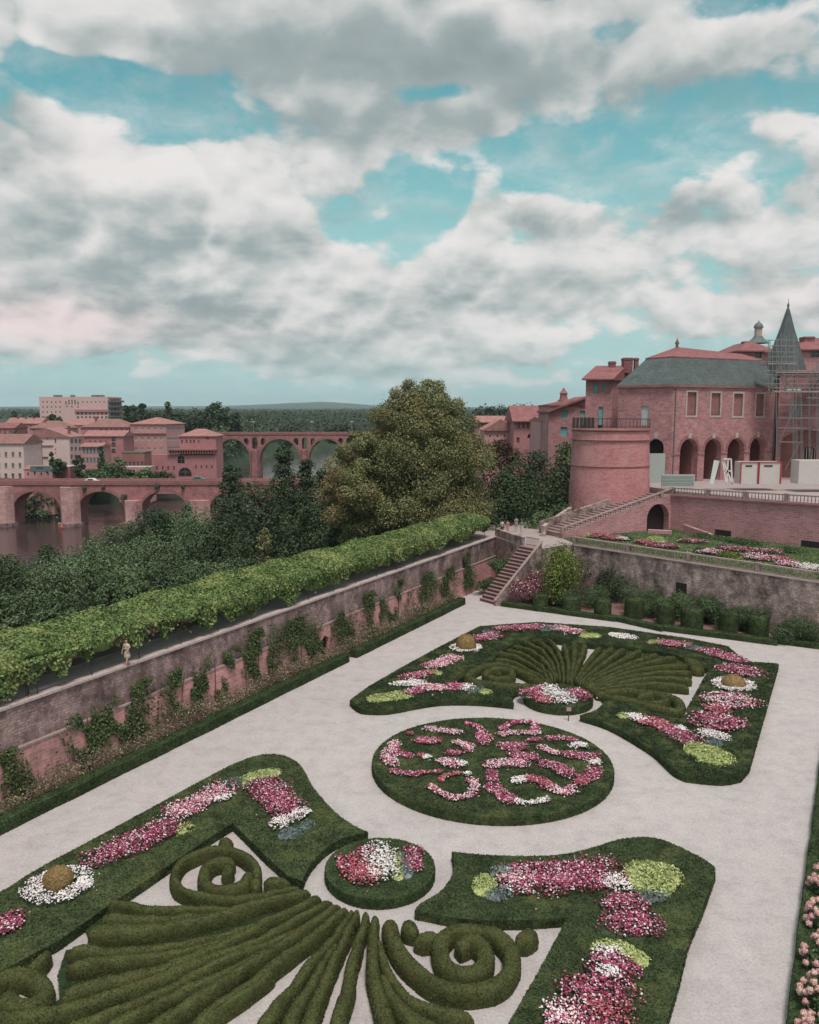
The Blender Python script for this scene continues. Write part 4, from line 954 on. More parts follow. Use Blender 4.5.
def bush(px,yb,w,h,mat,label,leaf=.13,dens=150,z0=0,Yv=None,name='shrub',cat='shrub',flower=None,squash=1):
    c=at(px,yb,z0) if Yv is None else aty(px,yb,Yv)
    if Yv is not None: c.z=z0
    n=int(w*h*7.5*dens/ (leaf/.13)); P=[];N=[]
    L=[(rng.normal(0,w*.2),rng.normal(0,w*.2),rng.uniform(.22,.62)*h,rng.uniform(.55,.85)) for _ in range(9)]
    for lx,ly,lz,s in L:
        m=n//9; d=rng.normal(0,1,(m,3)); d/=np.linalg.norm(d,axis=1)[:,None]; r=rng.uniform(.7,1.05,(m,1))*s*(1+.2*nz(d*2+lx,1.4))[:,None]
        q=d*r*np.array((w*.42,w*.42,h*.40)); P.append(q+np.array((lx,ly,lz))); N.append(d)
    P=np.concatenate(P);N=np.concatenate(N); k=P[:,2]>.05; P=P[k]+np.array(tuple(c)); N=N[k]
    g=G(); g.leaves(P,N,leaf,0,.5,.6)
    for i in range(5): g.tube([c,c+Vector((rng.normal(0,w*.2),rng.normal(0,w*.2),h*.6))],.03,4,1)
    o=tag(build(g,name,[MT[mat],MT['bark']]),label,cat)
    if flower:
        m=int(len(P)*flower[1]); i=rng.choice(len(P),m); g=G(); g.leaves(P[i]+N[i]*.05,N[i],.12,0,.8,.9); build(g,'blossoms',flower[0],o)
    return o
bush(537,601,5.0,3.7,'shrub','broad shrub covered in pink flowers right of the stairs',flower=(PINK,1.1))
bush(548,594,2.4,3.0,'brown_tree','reddish leaved shrub behind the pink flowering one')
bush(563,606,4.6,8.2,'yellow','tall bright yellow green bush at the corner of the balustrade',leaf=.2,dens=55,z0=0)
bush(569,608,2.6,3.2,'shrub','rounded green bush behind the second cylinder')
bush(594,607,3.5,2.6,'shrub','wide rounded green bush between second and third cylinders')
bush(620,600,6.5,5.2,'dark_tree','large dark shrub climbing the grey wall above the third cylinder',leaf=.2,dens=70)
bush(645,615,3.7,3.2,'shrub','round green bush between third and fourth cylinders')
bush(682,619,3.8,3.2,'bank_tree','loose shrub behind the fifth and sixth cylinders')
bush(708,624,3.4,3.6,'shrub','bushy green shrub right of the broadest cylinder')
bush(745,631,3.4,3.0,'bank_tree','feathery round bush between the last two cylinders')
bush(799,643,3.4,2.8,'shrub','round green bush at the right end of the border')
bush(662,608,3.0,3.2,'dark_tree','dark bush against the wall between fourth and fifth cylinders',leaf=.18,dens=80)
bush(712,612,2.6,3.6,'dark_tree','ivy mound low on the grey wall',leaf=.18,dens=80)
bush(501,575,2.6,2.4,'shrub','round bush on the slope left of the stairs',z0=2.2)
bush(488,590,2.6,1.8,'ivy','rough greenery at the left edge of the stairs',z0=.4)
bush(530,600,2.2,1.3,'under','low dark plants at the foot of the stair wall',z0=0)
# right edge: hedge and hydrangeas
ra=at(819,777,0); rb=at(783,1060,0); d=(rb-ra).normalized()
hedgebox(rb+d*3,ra-d*6,1.9,.55,'low box hedge along the right edge of the gravel',side=-1.9,dens=330,size=.085)
rd=d; rn=Vector((-d.y,d.x,0)); 
if rn.x<0: rn=-rn
k=0
for yy,l in ((1040,'hydrangea bush cut by the bottom right corner'),(1000,'second hydrangea bush from the bottom right corner'),(960,'third hydrangea bush up the right edge'),(920,'fourth hydrangea bush up the right edge'),(885,'farthest hydrangea bush on the right edge')):
    c=at(824+(1040-yy)*.035,yy,.9); c.z=.3; g=G(); n=2600; dd=rng.normal(0,1,(n,3)); dd/=np.linalg.norm(dd,axis=1)[:,None]
    P=dd*rng.uniform(.6,1,(n,1))*np.array((.85,.95,.8))+np.array(tuple(c))+np.array((.15,0,.45)); g.leaves(P,dd,.12,0,.5,.7)
    o=tag(build(g,'hydrangea',MT['shrub']),l,'flowering shrub'); g=G()
    for i in range(46):
        q=rng.normal(0,1,3); q/=np.linalg.norm(q); q[2]=abs(q[2]); pc=q*np.array((.95,1.05,.9))+np.array(tuple(c))+np.array((.15,0,.45)); r=rng.uniform(.085,.13)
        m=60; e=rng.normal(0,1,(m,3)); e/=np.linalg.norm(e,axis=1)[:,None]; g.leaves(e*r+pc,e,.07,0,.35,.9)
        g.lathe(pc-np.array((0,0,r*.9)),[(r*.2,0),(r*.8,r*.45),(r*.88,r*.9),(r*.8,r*1.35),(r*.2,r*1.75)],7)
    build(g,'flower_heads',HYD,o)
# little plant sign by the far round bed
c=at(568.5,721,0); t=thing('plant_sign','tiny stake with a small pink tag on the gravel before the far round bed','sign',c)
g=G(); g.tube([c,c+Vector((0,0,.7))],.035,6); build(g,'stake',MT['iron'],t); g=G(); g.box((c.x-.16,c.y-.02,.7),(c.x+.16,c.y+.02,.95)); build(g,'tag_plate',MT['plaster'],t)
# ------------------------------------------------------------------ facade helpers
def onwall(P0,P1,x,y):
    d=ray(x,y); ex=Vector((P1[0]-P0[0],P1[1]-P0[1])).normalized()
    # solve t*(dx,dy)=P0+s*ex
    det=d[0]*(-ex.y)-d[1]*(-ex.x); t=(P0[0]*(-ex.y)-P0[1]*(-ex.x))/det; s=(d[0]*P0[1]-d[1]*P0[0])/det
    return -s if False else ((d[0]*t-P0[0])*ex.x+(d[1]*t-P0[1])*ex.y), H+d[2]*t
def archloop(s0,s1,z0,z1,arch,n=8):
    if not arch: return [(s0,z0),(s1,z0),(s1,z1),(s0,z1)]
    r=(s1-s0)/2; rise=min(r*arch,z1-z0); zc=z1-rise
    L=[(s0,z0),(s1,z0)]
    for i in range(n+1):
        a=math.pi*i/n; L.append(((s0+s1)/2+r*math.cos(a),zc+rise*math.sin(a)))
    return L
def hiproof(g,C,ze,rise,over,m=0,ridge=None,kind='hip'):
    # C: 4 corners (xy Vectors) going round, C0-C1 is the front
    cen=sum((Vector((c.x,c.y,0)) for c in C),Vector())/4
    E=[]
    for c in C:
        d=(Vector((c.x,c.y,0))-cen); E.append(Vector((c.x,c.y,0))+d.normalized()*over*1.35)
    w=(E[1]-E[0]).length; dp=(E[2]-E[1]).length
    if kind=='hip':
        if w>=dp: a=(E[0]+E[3])/2; b=(E[1]+E[2])/2; ax=(b-a).normalized(); k=min(dp*.45,w*.4); a=a+ax*k; b=b-ax*k; F_=[(0,1,5,4),(1,2,5),(2,3,4,5),(3,0,4)]
        else: a=(E[0]+E[1])/2; b=(E[3]+E[2])/2; ax=(b-a).normalized(); k=min(w*.45,dp*.4); a=a+ax*k; b=b-ax*k; F_=[(0,1,4),(1,2,5,4),(2,3,5),(3,0,4,5)]
    elif kind=='side': a=(E[0]+E[3])/2; b=(E[1]+E[2])/2; F_=[(0,1,5,4),(2,3,4,5),(1,2,5),(3,0,4)]     # ridge parallel to the front
    else: a=(E[0]+E[1])/2; b=(E[3]+E[2])/2; F_=[(1,2,5,4),(3,0,4,5),(0,1,4),(2,3,5)]                     # gable to the front
    V=[(e.x,e.y,ze) for e in E]+[(a.x,a.y,ze+rise),(b.x,b.y,ze+rise)]
    g.add(V,F_,m); g.add([(v[0],v[1],ze-.22) for v in V[:4]]+V[:4],[(3,2,1,0),(0,1,5,4),(1,2,6,5),(2,3,7,6),(3,0,4,7)],m)
    return a,b
def house(name,label,xl,xr,ye,Y,dep,z0,rise,kind,wall,roof='tile',Yr=None,wins=(),swins=(),frame=None,over=.5,cat='house',side_to=None,shutter=None,wd_=.25,chim=(),pane='glass',flat=False):
    P0=aty(xl,ye,Y); P1=aty(xr,ye,Yr or Y); ze=P0.z; p0=Vector((P0.x,P0.y,0)); p1=Vector((P1.x,P1.y,0))
    ex=(p1-p0).normalized(); n=Vector((-ex.y,ex.x,0)); W=(p1-p0).length
    if side_to is not None:                      # choose depth direction so that the right side's back corner shows at column side_to
        dr=ray(side_to,ye); k=dr[0]/dr[1]; q=Vector((k*(Y+dep),Y+dep,0)); dv=(q-p1); dep=dv.length; n=dv.normalized()
    t=thing(name,label,cat,(p0.x,p0.y,z0))
    def wall_part(o,e,L,ws,nn,wn_='window'):
        holes=[];
        for (x,y,w,h,ar) in ws:
            s,z=onwall(o,o+e,x,y); Yd=o.y+e.y*s; mpp=Yd/F*1.0; hw=w*mpp/2/max(.25,abs(e.x)); hh=h*mpp/2
            if s-hw<.15 or s+hw>L-.15 or z+hh>ze-.1: 
                s=min(max(s,hw+.2),L-hw-.2)
                if z+hh>ze-.1: z=ze-.15-hh
                if L<2*hw+.4: continue
            holes.append((s-hw,s+hw,z-hh,z+hh,ar))
        g=G(); out=[(0,z0),(L,z0),(L,ze),(0,ze)]
        if kind=='gable' and nn is n: out=[(0,z0),(L,z0),(L,ze),(L/2,ze+rise*.97),(0,ze)]
        g.plate(out,[archloop(*h) for h in holes],(o.x,o.y,0),e,nn,.35,0)
        for (a,b,c,d,ar) in holes:
            gw=G(); m_=0; q0=o+e*a+nn*wd_; q1=o+e*b+nn*wd_
            gw.seg(q0,q1,c,d,.04,0)
            if d-c>1.0:
                mid=(q0+q1)/2-nn*.03; gw.bar((mid.x,mid.y,c),(mid.x,mid.y,d),.07,.05,1)
                zz=(c+d)/2; gw.bar((q0.x,q0.y,zz),(q1.x,q1.y,zz),.05,.07,1)
            w_=build(gw,'window',[MT[pane],MT['stone']],t)
            if frame:
                gf=G(); f_=.18
                for A,B,Ca,Da in ((a-f_,a,c,d),(b,b+f_,c,d),(a-f_,b+f_,c-f_,c),(a-f_,b+f_,d,d+f_)):
                    gf.seg(o+e*A-nn*.06,o+e*B-nn*.06,Ca,Da,.056,0)
                build(gf,'frame',MT[frame],w_)
            if shutter:
                gs=G(); ww=(b-a)*.5
                gs.seg(o+e*(a-ww-.03)-nn*.09,o+e*(a-.03)-nn*.09,c,d,.06,0); gs.seg(o+e*(b+.03)-nn*.09,o+e*(b+ww+.03)-nn*.09,c,d,.06,0)
                build(gs,'shutter',MT[shutter],w_)
        return g
    b3=p1+n*dep; b2=p0+n*dep
    g=wall_part(p0,ex,W,wins,n)
    build(g,'front_wall',MT[wall],t,base=(p0.x,p0.y,z0))
    g=wall_part(p1+n*.353,n,dep-.353,swins,-ex); build(g,'side_wall',MT[wall],t,base=(p1.x,p1.y,z0))
    g=G(); g.seg(b3,b2,z0,ze,.3,0); build(g,'back_wall',MT[wall],t); g=G(); g.seg(b2,p0+n*.353,z0,ze,.3,0); build(g,'left_wall',MT[wall],t)
    g=G()
    if flat:
        g.prism([(c.x,c.y) for c in (p0,p1,b3,b2)],ze-.02,ze+.35,0)
    else: hiproof(g,[p0,p1,b3,b2],ze+.02,rise,over,0,kind={'hip':'hip','side':'side','gable':'gable'}[kind])
    rf=build(g,'roof',MT[roof],t)
    for x,yb,yt,w in chim:
        c=aty(x,yb,Y+dep*.4); top=aty(x,yt,Y+dep*.4); g=G(); hw=w*Y/F/2
        g.box((c.x-hw,c.y-hw*1.2,c.z-1.2),(c.x+hw,c.y+hw*1.2,top.z)); g.box((c.x-hw-.08,c.y-hw*1.2-.08,top.z-.35),(c.x+hw+.08,c.y+hw*1.2+.08,top.z-.15)); build(g,'chimney',MT['red' if w<0 else 'tile_red'],rf)
    return t
def grid(x0,x1,n,ys,w,h,ar=0): return [(x0+(x1-x0)*i/(max(1,n-1)),y,w,h,ar) for y in ys for i in range(n)]
# ------------------------------------------------------------------ bridges
def bridge(label,name,x0,x1,ydeck,Y,wid,arches,yspr,ywater,ycrown,mats,spandrels=(),piers=(),par=.9,pointed=.9,cut=True):
    A=aty(x0,ydeck,Y); B=aty(x1,ydeck,Y); zt=A.z; L=B.x-A.x; zb=-19
    t=thing(name,label,'bridge',(A.x,Y,zb)); holes=[]
    for (a,b) in arches:
        pa=aty(a,yspr,Y); pb=aty(b,yspr,Y); zc=aty(a,ycrown,Y).z
        w=pb.x-pa.x; rise=zc-pa.z; n=14; h=[(pa.x-A.x,zb+.5),(pb.x-A.x,zb+.5)]
        for i in range(n+1):
            an=math.pi*i/n; cc=math.cos(an); ss=math.sin(an)**pointed
            h.append(((pa.x+pb.x)/2-A.x+cc*w/2,pa.z+rise*ss))
        holes.append(h)
    for (a,b,y0,y1) in spandrels:
        pa=aty(a,y0,Y); pb=aty(b,y1,Y); holes.append(archloop(pa.x-A.x,pb.x-A.x,pb.z,pa.z,1,8))
    g=G(); g.plate([(0,zb),(L,zb),(L,zt),(0,zt)],holes,(A.x,Y,0),(1,0,0),(0,1,0),wid,0)
    build(g,'body',MT[mats[0]],t)
    for h in holes[:len(arches)]:               # arch rings, slightly proud
        g=G(); c=h[2:]; cx=sum(p[0] for p in c)/len(c); cz=c[0][1]
        outp=[(cx+(p[0]-cx)*1.10,cz+(p[1]-cz)*1.12) for p in c]
        V=[(A.x+p[0],Y-.12,p[1]) for p in c]+[(A.x+p[0],Y-.12,p[1]) for p in outp]; n=len(c)
        V2=[(v[0],Y+.02,v[2]) for v in V]
        g.add(V+V2,[(i,i+1,n+i+1,n+i) for i in range(n-1)]+[(2*n+n+i,2*n+n+i+1,n+i+1,n+i) for i in range(n-1)]+[(i,i+1,2*n+i+1,2*n+i) for i in range(n-1)])
        build(g,'arch_ring',MT['brick_dark'],t)
    g=G(); g.box((A.x,Y-.15,zt),(B.x,Y+.25,zt+par)); g.box((A.x,Y+wid-.25,zt),(B.x,Y+wid+.15,zt+par)); g.box((A.x,Y-.3,zt-.4),(B.x,Y-.001,zt-.05)); build(g,'parapet',MT['brick_dark'],t)
    g=G(); g.box((A.x,Y+.25,zt-.2),(B.x,Y+wid-.25,zt+.05)); build(g,'roadway',MT['paving'],t)
    for (a,b,yt) in piers:
        pa=aty(a,yt,Y); pb=aty(b,yt,Y); g=G(); m=(pa.x+pb.x)/2; w=pb.x-pa.x
        g.prism([(pa.x,Y-.06),(m-w*.3,Y-2.2),(m+w*.3,Y-2.2),(pb.x,Y-.06),(pb.x,Y+.02),(pa.x,Y+.02)],zb,pa.z,0)
        if cut:
            g.prism([(pa.x-.9,Y-.1),(m-w*.4,Y-4),(m+w*.4,Y-4),(pb.x+.9,Y-.1)],zb,-12.0,1)
        build(g,'pier',[MT[mats[1]],MT['stone_wall']],t)
    return t,zt
arO=[(-55,-11),(13,61),(78,125),(141,188.5),(209.5,257),(273,320)]
tb,zt=bridge('old red brick bridge with pointed arches and pale piers crossing the river','old_bridge',-75,345,483.5,240,7.5,arO,514,526,491.5,('bridge_brick','bridge_stone'),piers=[(-11,13,486),(59.5,79.5,487),(124,142,500),(188,210,500),(257,273,500)],pointed=.8)
arN=[(215.8,250),(259.5,300.5),(308.5,345),(353,395)]
sp=[]
for c in (254.7,304.5,349,399):
    for d_,w in ((-8.5,5),(0,5.6),(8.5,5)): sp.append((c+d_-w/2,c+d_+w/2,437.5 if d_==0 else 438,449 if d_==0 else 445))
tn,ztn=bridge('tall red brick viaduct with round arches and small spandrel openings, beyond the old bridge','road_bridge',206,460,434,430,9,arN,461,480,439,('bridge_brick','bridge_brick'),spandrels=sp,piers=[(250.6,258.9,450),(301,308,450),(345.6,352.4,450)],cut=False,pointed=1.0)
l0=None
for x,l in ((253.6,'left street lamp on the tall viaduct'),(312,'middle street lamp on the tall viaduct'),(352,'right street lamp on the tall viaduct, near the big tree')):
    c=aty(x,433,431); c.z=ztn
    if l0 is None:
        l0=thing('street_lamp',l,'street lamp',c,'lamps on the tall viaduct'); g=G(); g.tube([c,c+Vector((0,0,6.5))],[.22,.14],6); build(g,'pole',MT['steel'],l0)
        g=G(); g.box((c.x-.8,c.y-.15,c.z+6.3),(c.x+.8,c.y+.15,c.z+6.6)); build(g,'lamp_head',MT['white'],l0)
    else: dup(l0,c,None,l)
for x,yb,s,l in ((72,488,1.6,'tuft of greenery rooted in the old bridge above the pale pier'),(84,489,1.4,'smaller tuft right of the one above the pale pier'),(124,497,1.9,'dark round tuft hanging on the old bridge between second and third arches'),(157,486.5,1.6,'tuft on the crown of the third arch of the old bridge'),(103,487,1.0,'tiny tuft on the crown of the second arch'),(183,487,1.1,'tiny tuft right of the third arch')):
    c=aty(x,yb,239.6); n=160; dd=rng.normal(0,1,(n,3)); dd/=np.linalg.norm(dd,axis=1)[:,None]; g=G(); g.leaves(dd*rng.uniform(.3,1,(n,1))*s*.6+np.array(tuple(c)),dd,.45,0)
    tag(build(g,'bridge_plant',MT['shrub']),l,'plant')
# ------------------------------------------------------------------ trees
def tree(name,label,px,ytop,Y,w,h,mat,leaf,n,group=None,shape='round',trunk=True,zb=None,lobes=16,gap=.9,cat='tree'):
    """px,ytop: where the crown top shows; w crown width, h whole height"""
    tp=aty(px,ytop,Y); zb=tp.z-h if zb is None else zb; h=tp.z-zb
    c=Vector((tp.x,Y,zb)); t=thing(name,label,cat,c,group)
    P=[];N=[]; lo=.12 if shape not in('round','plane') else .2; cz0=h*lo; ch=h-cz0
    if shape not in('round','plane'): lobes=max(lobes,int(h/(w*.10))); gap=3
    cs=[]
    for i in range(lobes):
        f=(i+.5)/lobes; f=min(1,max(0,f+rng.normal(0,.05 if shape!='cone' else .015)))
        if shape=='cone': f=1-(1-f)**1.6
        if shape=='round': env=math.sin(math.pi*(.12+.80*f))**.6
        elif shape=='plane': env=math.sin(math.pi*(.27+.64*f))**.85
        elif shape=='cone': env=max(.12,(1-f)**.75)*.95
        else: env=math.sin(math.pi*(.15+.75*f))**.5
        a=i*2.399+rng.normal(0,.3); rr=w/2*env*(rng.uniform(.35,.72) if lobes<25 else rng.uniform(.45,.86)) if shape!='column' else w/2*env*rng.uniform(.2,.5)
        s=w/2*env*rng.uniform(.42,.62)*(14/max(14,lobes))**.38 if shape!='cone' else w/2*env*.85+.3
        z=cz0+ch*f; z=min(z,h-s*.55)
        cs.append((rr*math.cos(a),rr*math.sin(a),z,s))
    cs.append((0,0,h-w*.13,w*.15))
    if shape=='plane': cs+=[(w*.12*math.cos(k*2.1),w*.12*math.sin(k*2.1),h*(.3+.11*k),w*(.30-.028*k)) for k in range(6)]
    tot=sum(s*s for *_,s in cs)
    for x,y,z,s in cs:
        m=max(6,int(n*s*s/tot)); d=rng.normal(0,1,(m,3)); d/=np.linalg.norm(d,axis=1)[:,None]
        bump_=1+.22*nz(d*2.2+np.array((x,y,z)),1.3)
        r=s*bump_[:,None]*rng.uniform(.5,1.05,(m,1))**.6
        q=d*r*np.array((1,1,.78))+rng.normal(0,.16 if shape=='plane' else .08,(m,3))*s; keep=nz((q+np.array((x,y,z)))/w*14,1.0)<(gap if n>2000 else 3)
        P.append((q+np.array((x,y,z)))[keep]); N.append((d*.8+np.array((0,0,.45)))[keep])
    P=np.concatenate(P)+np.array(tuple(c)); N=np.concatenate(N)
    g=G(); g.leaves(P,N,leaf,0,.7 if shape=='plane' else .45,.75); build(g,'crown',MT[mat],t)
    if trunk:
        g=G(); r=max(.12,w*.03); g.tube([c,c+Vector((.02*w,0,h*.3)),c+Vector((-.01*w,0,h*.6)),c+Vector((0,0,h*.85))],[r*1.3,r,r*.6,r*.15],8)
        for x,y,z,s in cs[:min(10,len(cs))]:
            g.tube([c+Vector((0,0,max(h*.2,z*.6))),c+Vector((x*.5,y*.5,z*.85)),c+Vector((x*.9,y*.9,z))],[r*.45,r*.3,r*.08],5)
        build(g,'trunk',MT['bark'],t)
    return t
tree('plane_tree','huge round olive and russet plane tree rising behind the end of the vine pergola',423,381,108,20.8,26,'plane',.23,210000,shape='plane',lobes=260,gap=1.6)
tree('plane_tree','lower left mass of foliage leaning out from the huge olive tree',362,432,104,11,19,'plane',.23,60000,lobes=60,gap=1.0)
for a in (
 ('dark_tree','tall pointed green tree left of the big olive tree, its tip before the viaduct',306,460,140,10,24,'dark_tree',.42,15000,'cone'),
 ('dark_tree','second tall narrow tree before the viaduct, left of the pointed one',283,447,142,12,27,'dark_tree',.42,18000,'cone'),
 ('dark_tree','pointed dark tree touching the left flank of the olive tree',322,470,128,9,19,'dark_tree',.40,6500,'cone'),
 ('dark_tree','narrow dark poplar rising over the right end of the old bridge',231,466,150,13,25,'dark_tree',.44,17000,'cone'),
 ('dark_tree','dark tree standing between the poplar and the tall tree',260,484,132,13,18,'dark_tree',.42,6500,'round'),
 ('dark_tree','dark tree low at the left foot of the olive tree',307,506,114,10,14,'dark_tree',.38,6500,'round'),
 ('dark_tree','low dark tree above the pergola under the olive crown',341,520,108,7,12,'dark_tree',.36,4500,'round'),
 ('yellowing_tree','slender yellowish sapling before the dark trees',264,528,104,3.6,9,'plane',.28,1500,'column'),
 ('dark_tree','dark shaded tree left of the poplar foot',212,532,118,9,12,'dark_tree',.38,5000,'round'),
 ('willow','light green pointed tree standing before the old bridge, left of the poplar',187,503,178,8,13,'bank_light',.42,5000,'cone'),
 ('dark_tree','big dark tree right of the olive tree, under the red house',536,452,125,13,20,'dark_tree',.38,12000,'round'),
 ('brown_tree','russet tree between the olive tree and the red house',502,440,138,10,20,'brown_tree',.40,7500,'round'),
 ('dark_tree','dark shaded tree behind the people on the landing',512,478,113,11,15,'dark_tree',.36,9500,'round'),
 ('dark_tree','dark tree filling the gap at the foot of the olive tree',480,500,108,8,12,'dark_tree',.36,5500,'round'),
 ('brown_tree','reddish brown tree touching the left side of the round tower',566,470,126,7,14,'brown_tree',.36,4500,'round'),
 ('dark_tree','dark tree close to the left side of the round tower',566,440,133,7.5,16,'shrub',.38,3500,'column'),
 ('dark_tree','dark tree in the shade beneath the brown tree by the tower',552,490,114,7.5,10,'dark_tree',.36,5000,'round'),
 ('shrub_tree','green leafy shrub beside the ramp parapet',561,503,110,4.5,6,'shrub',.26,2600,'round'),
 ('shrub_tree','low bluish green shrub behind the landing parapet',541,511,107,4.5,5,'bank_tree',.26,2200,'round')):
    tree(a[0],a[1],*a[2:7],a[7],a[8],a[9],None,a[10])
# trees on the low river bank, left
ords=['first','second','third','fourth','fifth','sixth','seventh','eighth','ninth','tenth','eleventh','twelfth','thirteenth']
rows=[('farthest row, by the water',165,[(4,562,7,8),(152,517,6,9),(168,521,6,8),(130,532,7,9),(110,535,8,10),(202,520,8,11)],'bank_tree'),
 ('second row from the water',128,[(47,549,7,9),(70,556,8,9),(92,545,9,11),(118,548,9,11),(145,538,9,12),(172,542,9,11),(196,545,9,11),(222,552,9,11)],'bank_tree'),
 ('middle row of the river bank',100,[(-6,566,8,9),(8,572,8,9),(32,578,8,9),(58,572,8,9),(84,570,9,10),(112,571,9,10),(140,566,9,10),(166,566,8,10),(190,572,8,9),(214,570,8,10),(240,566,8,11)],'bank_tree'),
 ('row nearest the vine pergola',78,[(-8,592,8,9),(22,596,8,8),(50,592,7,8),(76,596,8,8),(104,592,8,8),(132,588,8,8),(160,590,8,8),(186,588,7,8),(212,584,7,8)],'shrub'),
 ('lowest row tucked behind the vines',60,[(-12,616,6,7),(14,620,6,6),(40,618,6,7),(66,614,6,7),(92,612,6,7),(118,606,6,6)],'shrub')]
for rn_,Y,L,mt_ in rows:
    for i,(x,y,w,h) in enumerate(L):
        r_=rng.random(); mm='bank_light' if (i*7+int(Y))%6==1 else ('dark_tree' if (i*5+int(Y))%7==2 else mt_)
        tone={'bank_light':'pale willow-like','dark_tree':'dark','bank_tree':'mid green','shrub':'deep green'}[mm]
        tree('bank_tree',f'{tone} tree, {ords[i]} from the left in the {rn_}',x,y-4+rng.uniform(-7,4),Y+rng.uniform(-5,5),w*rng.uniform(1.0,1.5)*Y/100*.95,h+1,mm,.28*(.7+Y/330),int(6000),'trees on the low river bank',rng.choice(['round','round','column','cone']) if Y>90 else 'round',lobes=9)
# more dark ground cover under the bank trees
n=26000; uu=rng.uniform(0,230,n); vv=rng.uniform(43.5,92,n); X=uu*US-vv*UC; Yy=uu*UC+vv*US; dd,_=river_d(X,Yy); k=(dd>42); X,Yy=X[k],Yy[k]
P=np.stack([X,Yy,terrain_z(X,Yy)+rng.uniform(0,2.4,len(X))],1); g=G(); g.leaves(P,np.tile((0,0,1.),(len(P),1)),.75,0,.8,.6); tag(build(g,'bank_undergrowth',MT['dark_tree']),'dark undergrowth between the bank trees','undergrowth',kind='stuff')
# far wood
def wood(name,label,N_,fx,fz,leaf,mat):
    P=[]
    X,Yy=fx(N_); z=terrain_z(X,Yy); 
    P=np.stack([X,Yy,z+fz(X,Yy)*rng.random(len(X))**.6],1); g=G(); g.leaves(P,np.tile((0,-.5,1.),(len(P),1)),leaf,0,.6,.8); tag(build(g,name,MT[mat]),label,'wood',kind='stuff')
def fx(n):
    Yy=rng.uniform(560,1500,n); px=rng.uniform(60,560,n); X=(px-CX)/F*Yy; d,_=river_d(X,Yy); k=d>46+sstep(300,700,Yy)*22; return X[k],Yy[k]
wood('far_wood','far green wood stretching behind the viaduct to the hills',60000,fx,lambda X,Y:9+6*nz(np.stack([X,Y,0*X],-1),.05),3.0,'far_wood')
def fx2(n):
    Yy=rng.uniform(1500,3800,n); px=rng.uniform(-60,900,n); return (px-CX)/F*Yy,Yy
wood('distant_wood','distant blue green woodland strip under the hills',26000,fx2,lambda X,Y:11+5*nz(np.stack([X,Y,0*X],-1),.02),9,'far_wood')
def fx3(n):
    Yy=rng.uniform(420,640,n); px=rng.uniform(120,262,n); return (px-CX)/F*Yy,Yy
def fx4(n):
    Yy=rng.uniform(455,620,n); px=rng.uniform(205,400,n); X=(px-CX)/F*Yy; d,_=river_d(X,Yy); k=d>44+sstep(300,700,Yy)*22; return X[k],Yy[k]
wood('river_wood','dark wood on the far bank seen through the arches of the viaduct',16000,fx4,lambda X,Y:13+4*nz(np.stack([X,Y,0*X],-1),.08),2.4,'dark_tree')
for i,(x,y,Y,w,h,m,sh,l) in enumerate([(14,411,520,14,26,'dark_tree','cone','dark pointed tree at the far left on the skyline'),(2,424,470,16,14,'far_wood','round','broad green tree by the far left edge'),(28,420,480,22,14,'far_wood','round','yellowish green round tree left of the apartment block'),(36,414,500,16,18,'far_wood','round','dark green tree against the left end of the apartment block'),
 (50,415,395,9,14,'dark_tree','round','dark tree before the apartment block wall'),(57,418,390,8,11,'dark_tree','round','smaller dark tree before the apartment block wall'),
 (128,406,620,16,22,'dark_tree','round','dark tree just right of the apartment block on the skyline'),(141,404,640,15,24,'dark_tree','round','round topped dark tree second right of the apartment block'),(168,402,600,14,30,'dark_tree','cone','cedar-like dark tree above the flat-fronted mill'),
 (132,414,460,17,13,'far_wood','round','clipped green tree behind the left end of the mill'),(150,414,460,17,13,'far_wood','round','clipped green tree behind the middle of the mill'),(176,413,450,18,15,'far_wood','round','green tree behind the right end of the mill'),(192,416,455,17,16,'far_wood','round','green tree right of the mill roof'),
 (214,403,520,17,32,'dark_tree','round','tall dark tree rising above the left end of the viaduct'),(224,408,515,14,26,'dark_tree','round','dark tree leaning right of the tallest one at the viaduct'),(203,412,480,14,22,'far_wood','round','dark green tree behind the round-windowed house'),(233,414,520,14,20,'far_wood','round','lower tree over the left arch of the viaduct'),
 (290,429,520,16,12,'far_wood','round','round tree behind the second arch of the viaduct'),(340,427,540,22,12,'far_wood','round','rounded tree behind the third arch of the viaduct'),
 (450,412,520,34,22,'far_wood','round','tree right behind the crown of the big olive tree'),(490,406,420,24,24,'far_wood','round','tree on the skyline above the pale low roofs'),(522,405,400,26,22,'far_wood','round','tree on the skyline above the red house'),(505,409,430,20,20,'far_wood','round','low tree between two skyline trees above the red house'),(545,408,410,16,18,'dark_tree','round','dark tree just left of the bell turret')]):
    tree('skyline_tree',l,x,y,Y,w,h,m,Y/F*2.6,1500,'trees on the skyline',sh,lobes=9)
